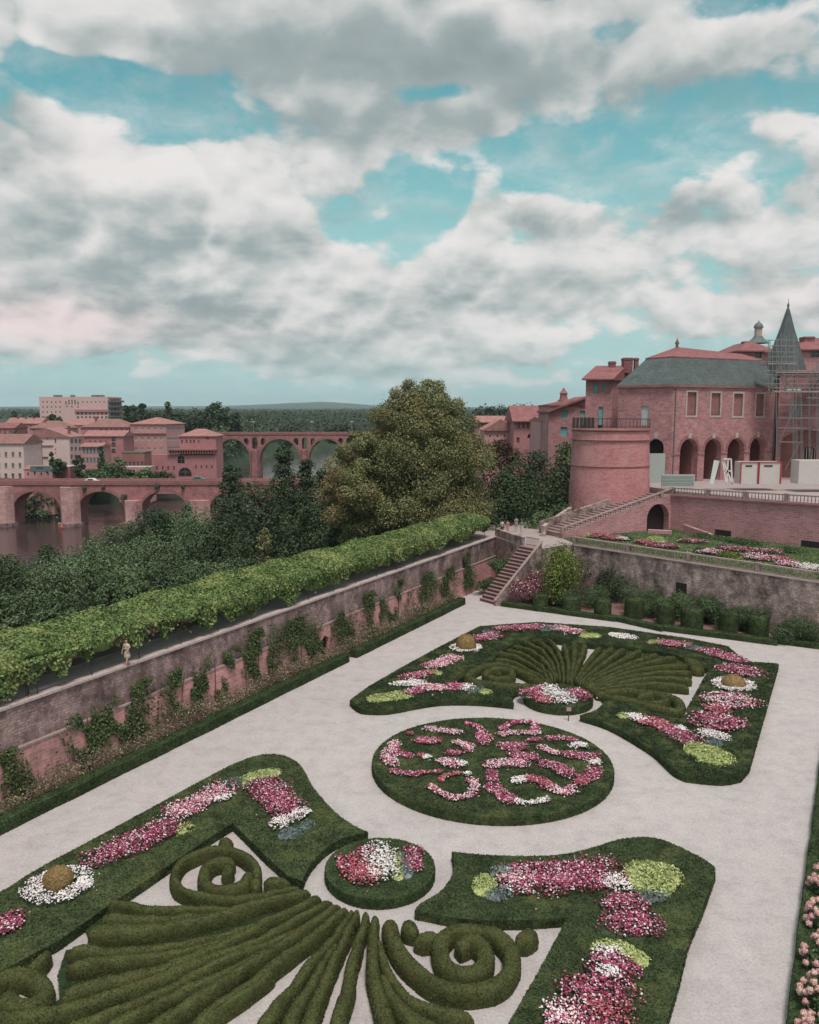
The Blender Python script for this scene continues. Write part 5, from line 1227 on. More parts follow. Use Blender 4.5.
for x,y,Y,w,h,m,sh,l in [(51,452,262,2.2,9,'dark_tree','column','slim dark cypress against the white gable'),(57,459,260,5,6,'dark_tree','round','dark shrub at the foot of the white gable'),(101,447,268,3,13,'dark_tree','cone','pointed cypress before the arched staircase house'),(108,462,262,9,10,'bank_tree','round','green bush right of the pointed cypress'),(117,457,264,7,11,'bank_tree','round','green bush under the ivy terrace'),(96,470,256,8,6,'bank_tree','round','low bush near the road over the old bridge'),(88,470,256,6,5,'dark_tree','round','dark low bush left of the cypress'),(146,468,262,7,6,'bank_tree','round','bush below the mill windows'),(163,472,258,8,5,'dark_tree','round','dark bush beside the dark archway'),
 (78,456,262,4.5,9,'dark_tree','round','creeper covered corner of the white gable house'),(15,432,330,14,7,'dark_tree','round','dark tree between roofs at the far left'),(128,470,262,6,5,'bank_tree','round','green bush on the terraced wall'),(137,473,262,6,4,'bank_tree','round','low bush left of the mill foot'),
 (22,497,259,8,9,'bank_tree','round','green foliage at the left of the first arch'),(34,494,259,9,10,'dark_tree','round','dark foliage in the middle of the first arch'),(47,496,259,9,10,'bank_tree','round','green foliage filling the first arch on the right'),(40,500,300,16,12,'bank_tree','round','green bank foliage seen through the first arch'),(56,505,300,12,10,'dark_tree','round','dark bank foliage at the right of the first arch'),(103,496,330,20,14,'bank_tree','round','green bank foliage seen through the second arch'),(118,500,330,14,12,'dark_tree','round','dark bank foliage at the right of the second arch'),(86,502,320,12,10,'bank_tree','round','green bank foliage at the left of the second arch')]:
    tree('town_tree',l,x,y,Y,w,h,m,.75,900,None,sh,trunk=True,lobes=7)
# ------------------------------------------------------------------ town on the far bank
house('apartment_block','large modern pale pink apartment block with balconies on its right end',39,108,397.5,410,16,0,0,'hip','concrete','concrete',side_to=121.5,cat='apartment block',flat=True,
 wins=grid(43,60,5,(402,407,412,417),1.1,1.7)+[(66,403,1.3,3.4,1),(69,402.2,1.3,4.6,1),(72,402,1.3,4.6,1),(75,402.2,1.3,4.6,1),(78,403.2,1.3,3.4,1),(67,406.5,1.6,1.2,0),(72,406.8,1.6,1.2,0),(78,407,1.6,1.2,0)]+grid(83,104,6,(402,),1.1,1.4)+grid(78,106,8,(413.5,417.5),2.2,2.2),
 swins=grid(112,118,3,(400,404.5,409.5,414.5),1.3,2.2))
g=G(); t=[o for o in COL.objects if o.name.startswith('apartment_block')][0]
for o in t.children:
    if o.name.startswith('side_wall'): o.data.materials[0]=MT['plaster_rose']
for (xa,xb,ya,yb,mt_) in ((75,108,409.5,412,'red'),(75,108,419.5,421.5,'red')):
    a=aty(xa,ya,409.8); b=aty(xb,yb,409.8); g=G(); g.box((a.x,409.4,b.z),(b.x,409.95,a.z)); build(g,'balcony_band',MT['plaster_rose'],t)
for y in (401.5,406.5,411.5,416.5):
    a=aty(108.2,y,409.5); b=aty(121.5,y,426); g=G(); g.bar((a.x+.6,a.y,a.z),(b.x+.6,b.y,b.z),1.8,.9); build(g,'balcony',MT['lead'],t)
for x,w in ((57,6),(72,2),(95,6),(101,3)):
    a=aty(x,396,414); g=G(); g.box((a.x-w*.25,413,a.z-1.2),(a.x+w*.25,417,a.z+.5)); build(g,'roof_box',MT['lead'],t)
house('white_gable_house','tall house with a blank white gable facing the old bridge',23,69,437,300,12,-8,3.4,'gable','plaster_pale','tile',side_to=83,wins=[(55.5,441,1.6,4,0),(47.5,434,1.4,1.8,0),(55.5,449.5,1.3,1.4,0),(55.5,453,1.3,1.3,0)],swins=grid(72,80,3,(441,449,457),1.2,4),chim=[(69,430,426,2)])
g=G(); hg=[o for o in COL.objects if o.name=='white_gable_house'][0]
for ya,xa,xb in ((445.3,24.5,53),(456.6,26,48)):
    a=aty(xa,ya,299.8); b=aty(xb,ya,299.8); g=G(); g.box((a.x,299.6,a.z-.2),(b.x,299.99,a.z)); build(g,'string_course',MT['brick_dark'],hg)
house('street_house','pink house with a tiled roof at the far left edge',-30,23,443.5,272,14,-8,3.0,'side','plaster_pale','tile_brown',wins=grid(-8,20,5,(454.5,),1.8,4.6)+grid(-8,20,5,(465.5,),1.8,4.6)+grid(-8,20,5,(476,),2.2,5),frame='stone',chim=[(-4,437,433,3)])
house('red_house','deep red house end behind the far left roofs',-20,14,428,345,12,-4,2.2,'side','plaster_rose','tile_red',wins=grid(0,10,3,(432,),1,2))
house('roof_house','wide low roof with small chimneys, left of the apartment block foot',6,40,423.5,372,12,-4,2.6,'side','plaster','tile',wins=grid(10,36,6,(426,),1,1.6),chim=[(18,419,416.5,1.3),(26,419,417,1.3),(34,419,417,1.3)])
house('roof_house','small tiled roofs between the white gable and the apartment block',30,66,428,340,12,-4,3.0,'hip','plaster','tile_brown',wins=grid(34,60,6,(430.5,),1,1.6),chim=[(45,424,421.5,1.5)])
house('roof_house','broad tiled roof right in front of the apartment block',60,101,425,365,14,-4,3.0,'hip','plaster','tile',wins=grid(76,98,5,(429,),1.2,2.2))
house('brick_house','long red brick house with small square attic windows',82,129,427,330,14,-8,3.2,'hip','plaster_rose','tile_brown',wins=grid(101,127,6,(430,),1.3,2.2)+grid(90,127,6,(441,),1.2,3)+grid(86,96,3,(452,),1.2,3),chim=[(96,419,416.5,2)])
house('staircase_house','pink house with tall dark stacked arches in its middle',84,123,436,312,12,-8,2.0,'side','plaster_rose','tile',wins=[(113.5,437.8,4,5,1),(113.5,444.5,4,4.5,1),(113.5,451,4,4.5,1)]+grid(90,106,4,(442,452),1.2,3)+[(108,456.5,3,3.5,1)])
house('shutter_house','narrow grey pink house with rows of tall shutters',81,101,446.5,292,9,-8,1.2,'side','plaster','tile',wins=grid(84,98,5,(451,460),1.3,5),shutter='blue_grey')
house('mill','large pink mill with rows of arched windows and a flat looking roof',130,166,424,330,15,-8,2.6,'hip','plaster','tile',side_to=184.5,cat='mill',
 wins=grid(136,161.5,5,(429,),2.2,2.2)+grid(136,161.5,5,(439,),2.6,3.6,1)+grid(136,161.5,5,(449,),1.8,2.8)+grid(154,161.5,2,(457,),2,4)+grid(156,164,3,(468,),1.4,3.6,1),
 swins=grid(168.5,182.5,6,(429,),1.2,1.8)+grid(168.5,182.5,6,(439,),1.3,2.6)+grid(168.5,182.5,5,(448,),1.2,2.4)+grid(168.5,180,3,(466,),1.4,3.4,1),pane='pane_light')
hm=[o for o in COL.objects if o.name=='mill'][0]
a=aty(130,433.2,329.8); b=aty(166,433.2,329.8); g=G(); g.box((a.x,329.5,a.z-.35),(b.x,329.96,a.z)); build(g,'string_course',MT['brick_dark'],hm)
house('arcade_house','pink house with five dark loggia arches and a dark bracketed ledge',179,215.5,436,308,12,-9,2.6,'hip','plaster_rose','tile',cat='house',wins=[(182,441.5,2,3.6,1),(186.5,441.5,2,3.6,1),(190.5,441.5,2,3.6,1),(194,441.5,2,3.6,1),(198.5,441.5,1.6,3,0),(207.5,435.8,3.2,3,1)]+grid(170+14,212,6,(466,),1.3,3.4)+grid(184,212,5,(458,),1,2))
ha=[o for o in COL.objects if o.name=='arcade_house'][0]
for i,x in enumerate(np.arange(168.5,214,2.6)):
    a=aty(x,450.5,303); b=aty(x+1.5,454,303); g=G(); g.box((a.x,303,b.z),(b.x,308,a.z)); build(g,'bracket',MT['brick_dark'],ha)
a=aty(167,449.3,302.6); b=aty(215.5,450.6,302.6); g=G(); g.box((a.x,302.7,b.z),(b.x,308,a.z)); build(g,'ledge',MT['brick_dark'],ha)
house('quay_house','low pink building by the water under the bracketed ledge, with one wide dark arch',152,216,455,304,3.5,-10,.1,'side','plaster_rose','tile',over=.05,wins=[(185,472,13,9,1),(181,459.5,7,8,1)]+grid(157,174,4,(468,),1.6,4,1)+grid(196,212,4,(467,),1.3,3.4),wd_=.3,pane='dark')
house('terrace_wall','ivy covered terrace wall before the arched staircase house',122,144,452.5,285,8,-9,.2,'side','brick_dark','shrub',wins=grid(126,142,5,(464,),2,5,1),over=.1,cat='wall')
house('garden_arch_wall','pale terraced wall with small niches under the ivy terrace',118,150,467,276,6,-10,.1,'side','plaster','stone',wins=grid(122,146,7,(472,),1.6,3,1),over=.05,cat='wall')
house('quay_wall','red brown quay wall beside the bridge head, left of the cypress',36,70,466.5,262,8,-12,.1,'side','brick_dark','stone',over=.05,wins=[(60,472,2,4,0)],cat='wall')
house('low_house','low tiled house on the quay before the white gable',24,52,469,258,6,-12,1.0,'side','plaster','tile',wins=grid(28,48,4,(474,),1.4,3),over=.2)
# vehicles near the bridge head
def vehicle(x,y,Y,L,h,mat,label,name,truck=False):
    c=aty(x,y,Y); t=thing(name,label,'van' if truck else 'car',c)
    g=G()
    if truck: sec=[(-L/2,.35),(L/2,.35),(L/2,1.3),(L*.42,h),(-L/2,h)]
    else: sec=[(-L/2,.3),(L/2,.3),(L/2,.8),(L*.28,.9),(L*.12,h),(-L*.28,h),(-L*.44,.95),(-L/2,.85)]
    n=len(sec); V=[(c.x+a,c.y-.85,c.z+b) for a,b in sec]+[(c.x+a,c.y+.85,c.z+b) for a,b in sec]
    g.add(V,[tuple(range(n)),tuple(range(2*n-1,n-1,-1))]+[(i,n+i,n+(i+1)%n,(i+1)%n) for i in range(n)]); build(g,'body',MT[mat],t)
    g=G(); g.box((c.x-L*.22,c.y-.88,c.z+h*.62),(c.x+L*.14,c.y-.852,c.z+h*.88)); build(g,'side_window',MT['glass'],t)
    for s in (-.3,.3):
        g=G(); k=12; V=[(c.x+s*L+.33*math.cos(6.283*i/k),c.y-.9+d,c.z+.33+.33*math.sin(6.283*i/k)) for d in (0,.25) for i in range(k)]
        g.add(V,[tuple(range(k)),tuple(range(2*k-1,k-1,-1))]+[(i,k+i,k+(i+1)%k,(i+1)%k) for i in range(k)]); build(g,'wheel',MT['dark'],t)
vehicle(92,483.0,244,4.3,1.45,'white','small white car driving over the old bridge','car')
vehicle(42,473,255,6.5,2.2,'lead','long grey blue vehicle parked on the quay below the white gable','van',True)
vehicle(199,481.5,245,4.3,1.5,'lead','grey car at the right part of the old bridge','car')
# orange buoy at the pier, ledges
c=aty(61.5,523,233); g=G(); g.lathe((c.x,233,-13.2),[(.2,0),(.45,.2),(.45,.9),(.2,1.4),(.06,1.6)],10); tag(build(g,'orange_marker',plain('orange_marker_paint',(.5,.12,.08))),'small orange red marker at the foot of the pale pier','marker')
# ------------------------------------------------------------------ palace side
TWc=aty(609.5,470,112); TWr=38.7*112/F
MT['tower_brick']=brick('tower_brick',(.46,.21,.215),(.5,.33,.32),.5,.18,cyl=(TWc.x,TWc.y,TWr),stain=(.55,.33,.32),stain_lo=.6,scale=.3)
zt_=aty(609,432,107).z; zb_=aty(609,512,107).z
t=thing('round_tower','squat round brick tower with a railed flat top at the left of the palace','tower',(TWc.x,TWc.y,0))
g=G(); g.lathe((TWc.x,TWc.y,0),[(TWr*1.05,0),(TWr*1.04,zb_),(TWr*1.0,zt_-6),(TWr*.965,zt_)],48); build(g,'body',MT['tower_brick'],t)
for z,w in ((zt_-4.7,.12),(zt_-1.2,.1)):
    g=G(); g.lathe((TWc.x,TWc.y,z),[(TWr*.99,0),(TWr*.99+w,.04),(TWr*.99+w,.12),(TWr*.97,.16)],48); build(g,'string_course',MT['brick_dark'],t)
g=G(); g.lathe((TWc.x,TWc.y,zt_),[(TWr*.96,0),(TWr*.96+.22,.12),(TWr*.96+.25,.3),(.05,.32)],48); build(g,'cornice',MT['brick_dark'],t)
t2=thing('iron_railing','thin iron railing round the flat top of the round tower','railing',(TWc.x,TWc.y,zt_+.4))
g=G(); N_=56; rr=TWr*.97; pts=[Vector((TWc.x+rr*math.cos(6.2832*i/N_),TWc.y+rr*math.sin(6.2832*i/N_),zt_+.42)) for i in range(N_+1)]
for z in (.15,1.25): 
    for a,b in zip(pts[:-1],pts[1:]): g.bar(a+Vector((0,0,z)),b+Vector((0,0,z)),.05,.05)
for a in pts[:-1]: g.tube([a,a+Vector((0,0,1.25))],.025,4)
build(g,'rail',MT['iron'],t2)
g=G(); a=aty(573,420,110)
for i in range(6): g.box((a.x-.2+i*.5,109.2,zt_+.45),(a.x+.15+i*.5,109.3,zt_+1.9))
build(g,'mesh_panel',MT['iron'],t2)
# courtyard block and brick retaining wall
t=thing('brick_retaining_wall','high smooth pink brick wall under the palace courtyard','wall',(BL.x,BL.y,zl))
zBL=aty(672,488,105).z-.9; zBR=aty(819,496.5,90).z-.9
zBE=zBR+(zBR-zBL)*(16/(BR-BL).length)
zC=10.6
g=G(); g.seg(BL,BE,zl-1,(zBL,zBE),1.0,0); build(g,'wall_face',MT['brick'],t)
g=G(); g.bar((BL.x,BL.y,zBL+.02)+Vector((0,0,0)) if False else Vector((BL.x,BL.y,zBL-.12))-wn*.05,Vector((BE.x,BE.y,zBE-.12))-wn*.05,.35,.2); build(g,'string_course',MT['brick_dark'],t)
balustrade((BL.x,BL.y,zBL)+Vector((0,0,0)) if False else Vector((BL.x,BL.y,zBL))+wn*.2,Vector((BE.x,BE.y,zBE))+wn*.2,'openwork stone balustrade on top of the high pink brick wall',space=.42,h=.95,pier=12)
for xa,xb,yt,l in ((715,731,536,'first low dark opening at the base of the high brick wall'),(801,825,549,'second low dark opening, at the right edge of the high brick wall')):
    s0,z0_=onwall(BL,BR,xa,yt); s1,_z=onwall(BL,BR,xb,yt); a=BL+wd*s0-wn*.05; b=BL+wd*s1-wn*.05; g=G(); g.seg(a,b,zl,max(z0_,zl+.7),.045,0); build(g,'dark_opening',MT['dark'],t)  # near-black slab on the wall face paints the shade of an opening
cb=[BL+wn*.9,BE+wn*.9,aty(1000,440,135),aty(900,440,160),aty(640,440,160),aty(600,440,125)]
g=G(); g.prism([(p.x,p.y) for p in cb],-1,zC,0); struct(g,'palace_courtyard',MT['paving'])
# small sloping kerb walls on the lawn
a=aty(686,531,102); b=aty(714,538,97); t=thing('kerb_wall','low brick kerb wall running out on the lawn from the high wall','wall',(a.x,a.y,zl)); g=G(); g.seg(b,a,zl,(zl+.5,zl+1.0),.5,0); build(g,'kerb',MT['brick'],t)
a=aty(648,529,101); b=aty(672,527,100); t=thing('kerb_wall','small brick step before the dark arch','wall',(a.x,a.y,zl)); g=G(); g.seg(a,b,zl,zl+.45,.6,0); build(g,'kerb',MT['brick'],t)
# ramp with arch
U0=BL; R0=Vector((L0.x,L0.y,0)); R1=Vector((U0.x,U0.y,0)); rdv=(R1-R0); RL=rdv.length; rdv.normalize(); rnv=Vector((-rdv.y,rdv.x,0))
t=thing('stair_ramp','broad stepped ramp rising from the landing to the courtyard, over a dark arch','ramp',(R0.x,R0.y,zl))
zr0=onwall(R0,R1,565,527.5)[1]-.85; zr1=zBL
sa,zca=onwall(R0,R1,647.5,504.5); sb,_=onwall(R0,R1,669.5,504.5)
g=G(); g.plate([(0,zl-1),(RL,zl-1),(RL,zr1),(0,zr0)],[archloop(sa,min(sb,RL-.3),zl-.5,zca,1.0,10)],(R0.x,R0.y,0),rdv,rnv,1.2,0); build(g,'side_wall',MT['brick'],t)
g=G(); a=R0+rdv*(sa-.5)+rnv*.95; b=R0+rdv*(RL)+rnv*.95; g.seg(a,b,zl-1,zca+.1,.1,0); build(g,'dark_recess',MT['dark'],t)  # dark plane behind the arch paints the shade of its interior
g=G(); ns=22
for i in range(ns):
    s0=RL*i/ns; z=zr0+(zr1-zr0)*(i+1)/ns-.12; a=R0+rdv*s0+rnv*1.21; b=R0+rdv*(RL*(i+1)/ns)+rnv*1.21; g.seg(a,b,zl-1,z,3.4,0)
    a=R0+rdv*s0; b=R0+rdv*(RL*(i+1)/ns); g.seg(a+rnv*.3,b+rnv*.3,z-.2,z,.905,0)
build(g,'steps',MT['step'],t)
g=G(); g.seg(R0+rnv*4.7,R1+rnv*4.7,zl-1,(zr0+1.0,zr1+.6),.4,0); build(g,'rear_parapet',MT['old_wall'],t)
balustrade(Vector((R0.x,R0.y,zr0))+rnv*.15,Vector((R1.x,R1.y,zr1))+rnv*.15,'sloping stone balustrade of the ramp climbing to the courtyard',space=.4,h=.85,pier=40)
# palace main wing
pa=aty(619,386,122); pb=aty(674,386,118); pc=aty(777.5,390,128); 
pb=Vector((pb.x,pb.y,0)); pc=Vector((pc.x,pc.y,0)); pa=Vector((pa.x,pa.y,0)); fe=(pc-pb).normalized(); fn=Vector((-fe.y,fe.x,0)); zE=24.75
pd=pc+fn*14; pe=aty(628,386,134); pe=Vector((pe.x,pe.y,0))
t=thing('palace_wing','red brick palace wing with a slate mansard roof, four tall arches and four blind windows','palace',(pb.x,pb.y,zC))
def facade(tt,o,e,n,L,z0,z1,openings,mat,name='front_wall',th=.9):
    g=G(); g.plate([(0,z0),(L,z0),(L,z1),(0,z1)],[archloop(*h) for h in openings],(o.x,o.y,0),e,n,th,0); return build(g,name,MT[mat],tt,base=(o.x,o.y,z0))
def pxrect(o,e,x0,x1,y0,y1):
    s0,za=onwall(o,o+e,x0,y0); s1,_=onwall(o,o+e,x1,y0); s2,zb2=onwall(o,o+e,(x0+x1)/2,y1); return s0,s1,zb2,za
arcs=[(680.5,698.5,439,490),(705,722,439,490),(728,745,438.5,490),(750.5,765,438,490)]
wns=[(687.5,696.5,392,415.5),(711.5,720.5,393,415.5),(734,743,393.5,416),(756.5,764,394,416)]
ops=[]
for a in arcs: s0,s1,z0_,z1_=pxrect(pb,fe,*a); ops.append((s0,s1,zC+.02,z1_,1))
wr=[pxrect(pb,fe,*a) for a in wns]
FL=(pc-pb).length
g=facade(t,pb,fe,fn,FL,zC,zE,ops+[(a,b,c,d,0) for a,b,c,d in wr],'brick_facade')
for a,b,c,d in wr:
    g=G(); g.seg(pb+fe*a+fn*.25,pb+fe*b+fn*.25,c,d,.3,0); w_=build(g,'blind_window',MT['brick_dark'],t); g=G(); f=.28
    for A,B,Ca,Da in ((a-f,a,c,d),(b,b+f,c,d),(a-f,b+f,c-f,c),(a-f,b+f,d,d+f)): g.seg(pb+fe*A-fn*.07,pb+fe*B-fn*.07,Ca,Da,.3,0)
    build(g,'surround',MT['stone'],w_)
for s0,s1,z0_,z1_,_ in ops:
    g=G(); g.seg(pb+fe*((s0+s1)/2-.3)-fn*.08,pb+fe*((s0+s1)/2+.3)-fn*.08,z1_+.1,z1_+.85,.07,0); build(g,'keystone',MT['stone'],t)
    r=(s1-s0)/2; cz=z1_-r; g=G(); V=[]
    for rr in (r+.02,r+.5):
        for i in range(13): an=math.pi*i/12; q=pb+fe*((s0+s1)/2+rr*math.cos(an))-fn*.05; V.append((q.x,q.y,cz+rr*math.sin(an)))
    g.add(V,[(i,i+1,14+i,13+i) for i in range(12)]); build(g,'arch_ring',MT['brick_dark'],t)
# gallery behind the arches
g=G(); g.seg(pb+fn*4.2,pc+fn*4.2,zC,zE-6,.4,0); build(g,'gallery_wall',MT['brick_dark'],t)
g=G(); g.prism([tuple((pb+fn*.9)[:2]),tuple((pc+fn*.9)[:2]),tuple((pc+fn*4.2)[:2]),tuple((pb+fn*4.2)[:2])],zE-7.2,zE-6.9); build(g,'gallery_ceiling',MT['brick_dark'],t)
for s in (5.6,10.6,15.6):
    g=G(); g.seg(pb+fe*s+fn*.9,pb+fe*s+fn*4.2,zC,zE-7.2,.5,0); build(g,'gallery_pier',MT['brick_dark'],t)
g=G(); 
zs=onwall(pb,pc,700,454)[1]; 
for a,b in zip([0]+[o_[1] for o_ in ops],[o_[0] for o_ in ops]+[FL]): g.seg(pb+fe*(a+.02)-fn*.1,pb+fe*(b-.02)-fn*.1,zs-.1,zs+.1,.099,0)
build(g,'string_course',MT['brick_dark'],t)
# chamfered left face
le=(pb-pa).normalized(); ln=Vector((-le.y,le.x,0)); LL_=(pb-pa).length
s0,s1,z0_,z1_=pxrect(pa,le,641.5,649,405.5,425); c0,c1,z2_,z3_=pxrect(pa,le,648,664,439,480)
facade(t,pa,le,ln,LL_,zC-3,zE,[(s0,s1,z0_,z1_,.3),(c0,c1,zC,z3_,1)],'brick_facade','chamfer_wall')
g=G(); g.seg(pa+le*s0+ln*.2,pa+le*s1+ln*.2,z0_,z1_,.1,0); build(g,'pale_door',MT['pane_light'],t)
g=G(); g.seg(pa+le*(c0-.5)+ln*1.0,pa+le*(c1+.5)+ln*1.0,zC,z3_+.5,.1,0); build(g,'dark_recess',MT['dark'],t)  # near-black plane paints the unlit depth behind this arch
g=G(); g.seg(pa+le*((c0+c1)/2-.3)-ln*.08,pa+le*((c0+c1)/2+.3)-ln*.08,z3_+.1,z3_+.95,.07,0); build(g,'keystone',MT['stone'],t)
g=G(); g.seg(pc+fn*.903,pd,zC,zE,.5,0); g.seg(pd,pe,zC,zE,.5,0); g.seg(pe,pa+(pe-pa).normalized()*.95,zC,zE,.5,0); build(g,'rear_walls',MT['brick_facade'],t)
# roof
base=[pa,pb,pc,pd,pe]; cen=sum(base,Vector())/5
eb=[p+(p-cen).normalized()*.45 for p in base]
top=[aty(647,357,126.5),aty(673,357.5,122.0),aty(763,361,131.5),None,None]; zR=sum(top[i].z for i in range(3))/3
tp=[Vector((p.x,p.y,0)) for p in top[:3]]+[cen+(pd-cen)*.62,cen+(pe-cen)*.62]
g=G(); V=[(p.x,p.y,zE) for p in eb]+[(p.x,p.y,zR) for p in tp]; g.add(V,[(i,(i+1)%5,5+(i+1)%5,5+i) for i in range(5)]); g.add([(p.x,p.y,zE) for p in eb],[(4,3,2,1,0)])
rf=build(g,'slate_roof',MT['slate'],t)
g=G(); g.prism([(p.x,p.y) for p in [p+(p-cen).normalized()*.5 for p in base]],zE-.3,zE-.02); build(g,'cornice',MT['brick_dark'],t)
tq=[p+(p-cen).normalized()*.3 for p in tp]; r1_=aty(677,347,128); r2_=aty(742,354,137)
g=G(); V=[(p.x,p.y,zR+.03) for p in tq]+[(r1_.x,r1_.y,r1_.z),(r2_.x,r2_.y,r2_.z)]; g.add(V,[(0,1,5),(1,2,6,5),(2,3,6),(3,4,5,6),(4,0,5)]); g.add([(p.x,p.y,zR-.12) for p in tq]+[(p.x,p.y,zR+.03) for p in tq],[(4,3,2,1,0)]+[(i,(i+1)%5,5+(i+1)%5,5+i) for i in range(5)])
rt=build(g,'tile_roof',MT['tile_red'],t)
g=G(); g.lathe((r1_.x,r1_.y,r1_.z-.2),[(.3,0),(.2,.5),(.35,.8),(.1,1.3),(.02,1.6)],8); build(g,'finial',MT['tile_red'],rt)
# slate cone turret
tc=aty(784.5,372,133); tr=20.5*133/F; ap=aty(784.5,304,133); zt0=aty(784,384,133).z
t=thing('turret','pointed slate turret rising behind the scaffolding','turret',(tc.x,tc.y,zC))
g=G(); g.lathe((tc.x,tc.y,zC),[(tr*.8,0),(tr*.82,zt0-zC)],8,smooth=False); build(g,'body',MT['brick_facade'],t)
g=G(); hh=ap.z-zt0; g.lathe((tc.x,tc.y,zt0),[(tr*1.28,0),(tr*1.18,hh*.05),(tr*.98,hh*.2),(tr*.66,hh*.45),(tr*.34,hh*.7),(tr*.07,hh*.94),(.04,hh*.95)],8,smooth=False); r_=build(g,'cone_roof',MT['slate'],t)
g=G(); g.lathe((tc.x,tc.y,zt0+hh*.92),[(.25,0),(.14,.5),(.22,.8),(.05,1.2),(.03,1.9)],8); build(g,'finial',MT['lead'],r_)
# right wing with the big blind arch
qa=aty(779,390,127.5); qb=aty(900,390,121); qa=Vector((qa.x,qa.y,0));qb=Vector((qb.x,qb.y,0)); qe=(qb-qa).normalized(); qn=Vector((-qe.y,qe.x,0)); QL=(qb-qa).length
t=thing('palace_hall','brick palace hall at the right edge with a wide blind arch behind scaffolding','palace',(qa.x,qa.y,zC))
zH=onwall(qa,qb,800,371)[1]
A0,A1,_,A2=pxrect(qa,qe,782,836,430,478); W0,W1,W2,W3=pxrect(qa,qe,792.5,801,403,417.5); X0,X1,X2,X3=pxrect(qa,qe,803,817,447,459)
facade(t,qa,qe,qn,QL,zC,zH,[(A0,A1,zC+.02,A2,.55),(W0,W1,W2,W3,0)],'brick_facade')
g=G(); 
g2=G(); g2.plate([(A0-.4,zC),(A1+.4,zC),(A1+.4,A2+.4),(A0-.4,A2+.4)],[archloop(X0,X1,X2-1.0,X3,1)],(qa.x+qn.x*.95,qa.y+qn.y*.95,0),qe,qn,.4,0); build(g2,'infill_wall',MT['brick_dark'],t)
g=G(); g.seg(qa+qe*(X0-.3)+qn*1.4,qa+qe*(X1+.3)+qn*1.4,X2-1.2,X3+.3,.1,0); build(g,'dark_recess',MT['dark'],t)  # dark sheet behind the bars puts the opening's shade into colour
g=G()
for i in range(5): p=qa+qe*(X0+(X1-X0)*(i+.5)/5)+qn*1.1; g.tube([(p.x,p.y,X2-1),(p.x,p.y,X3-.2)],.07,5)
build(g,'window_bars',MT['stone'],t)
g=G(); g.seg(qa+qe*W0+qn*.3,qa+qe*W1+qn*.3,W2,W3,.1,0); w_=build(g,'window',MT['pane_light'],t)
g=G(); f=.3
for A,B,Ca,Da in ((W0-f,W0,W2,W3),(W1,W1+f,W2,W3),(W0-f-.2,W1+f+.2,W2-f,W2),(W0-f,W1+f,W3,W3+f)): g.seg(qa+qe*A-qn*.08,qa+qe*B-qn*.08,Ca,Da,.35,0)
for k_ in (.33,.66): g.seg(qa+qe*W0+qn*.2,qa+qe*W1+qn*.2,W2+(W3-W2)*k_,W2+(W3-W2)*k_+.08,.08,0)
mm=(W0+W1)/2; g.seg(qa+qe*(mm-.05)+qn*.19,qa+qe*(mm+.05)+qn*.19,W2,W3,.06,0); build(g,'frame',MT['stone'],w_)
g=G(); 
c=[qa,qb,qb+qn*13,qa+qn*13]; g.seg(c[3],c[0]+qn*.903,zC,zH,.5,0); g.seg(c[2],c[3],zC,zH,.5,0); g.seg(c[1]+qn*.903,c[2],zC,zH,.5,0); build(g,'rear_walls',MT['brick_facade'],t)
g=G(); hiproof(g,c,zH+.02,.5,.3); build(g,'roof',MT['tile_red'],t)
# upper buildings behind
house('upper_house','tiled upper building behind the slate mansard roof, left of the turret',738,772,351,150,12,zC,1.9,'hip','brick','tile_red',wins=[(758,355,7,5.5,0)],frame='stone',chim=[(745,349,341.5,5.5)],cat='palace',over=.9)
house('upper_wall_house','pink upper building right of the turret with a dark window under its eave',797,880,349.5,152,12,zC,2.6,'hip','brick','tile_red',wins=[(815.5,353.5,9,6.5,0)],chim=[(806.5,347.5,337,10)],over=.9,cat='palace')
c=aty(758,337,158); t=thing('lantern_turret','small lead covered lantern on the roof left of the slate turret','turret',c)
g=G(); g.lathe(c+Vector((0,0,-1.2)),[(2.2,0),(1.6,.5),(1.05,1.0),(.9,1.3)],8,smooth=False); build(g,'base',MT['lead'],t)
g=G(); g.lathe(c,[(.75,0),(.75,1.7)],8,smooth=False); build(g,'drum',MT['stone'],t); g=G(); g.lathe(c+Vector((0,0,1.7)),[(.95,0),(.9,.35),(.6,.8),(.15,1.1),(.03,1.5)],8); build(g,'cap',MT['lead'],t)
# houses left of the palace
h1=house('shuttered_house','tall brick house with turquoise shutters rising behind the round tower',586,613,379,134,10,4,2.4,'side','brick_facade','tile_red',side_to=634,wins=[(595.5,389,4.6,9.5,0),(600.5,416,4.6,18,0),(600.5,427,5,5,0),(604.2,387.5,3,5.2,.8)],pane='teal',over=.9,chim=[(612,367,361.5,6),(627,366,358,9),(636,366,358,4)],swins=[(622,387,9,7,0)])
house('shuttered_house','brick gabled house with turquoise shutters left of the tallest shuttered one',549,586.5,405,150,12,2,0.05,'side','brick_facade','tile_red',wins=[(564.5,414.5,6,7.5,0),(583,414,5,6.5,0),(564,431.5,6.5,9,0),(583,429,5,7,0)],pane='teal',over=.2)
g=G(); hs=[o for o in COL.objects if o.name=='shuttered_house.001'][0]
p0=aty(547,411,149.4); p1=aty(588,396,149.4); g=G(); V=[(p0.x,149.2,p0.z),(p1.x,149.2,p1.z),(p1.x,161.5,p1.z),(p0.x,161.5,p0.z)]; V+=[(v[0],v[1],v[2]-.35) for v in V]; g.add(V,[(0,1,2,3),(7,6,5,4),(0,4,5,1),(1,5,6,2),(2,6,7,3),(3,7,4,0)]); build(g,'sloping_roof',MT['tile_red'],hs)
g=G(); a0=aty(549,405,150); b0=aty(586.5,405,150); zz0=aty(549,410.5,150).z; zz1=aty(586.5,397,150).z
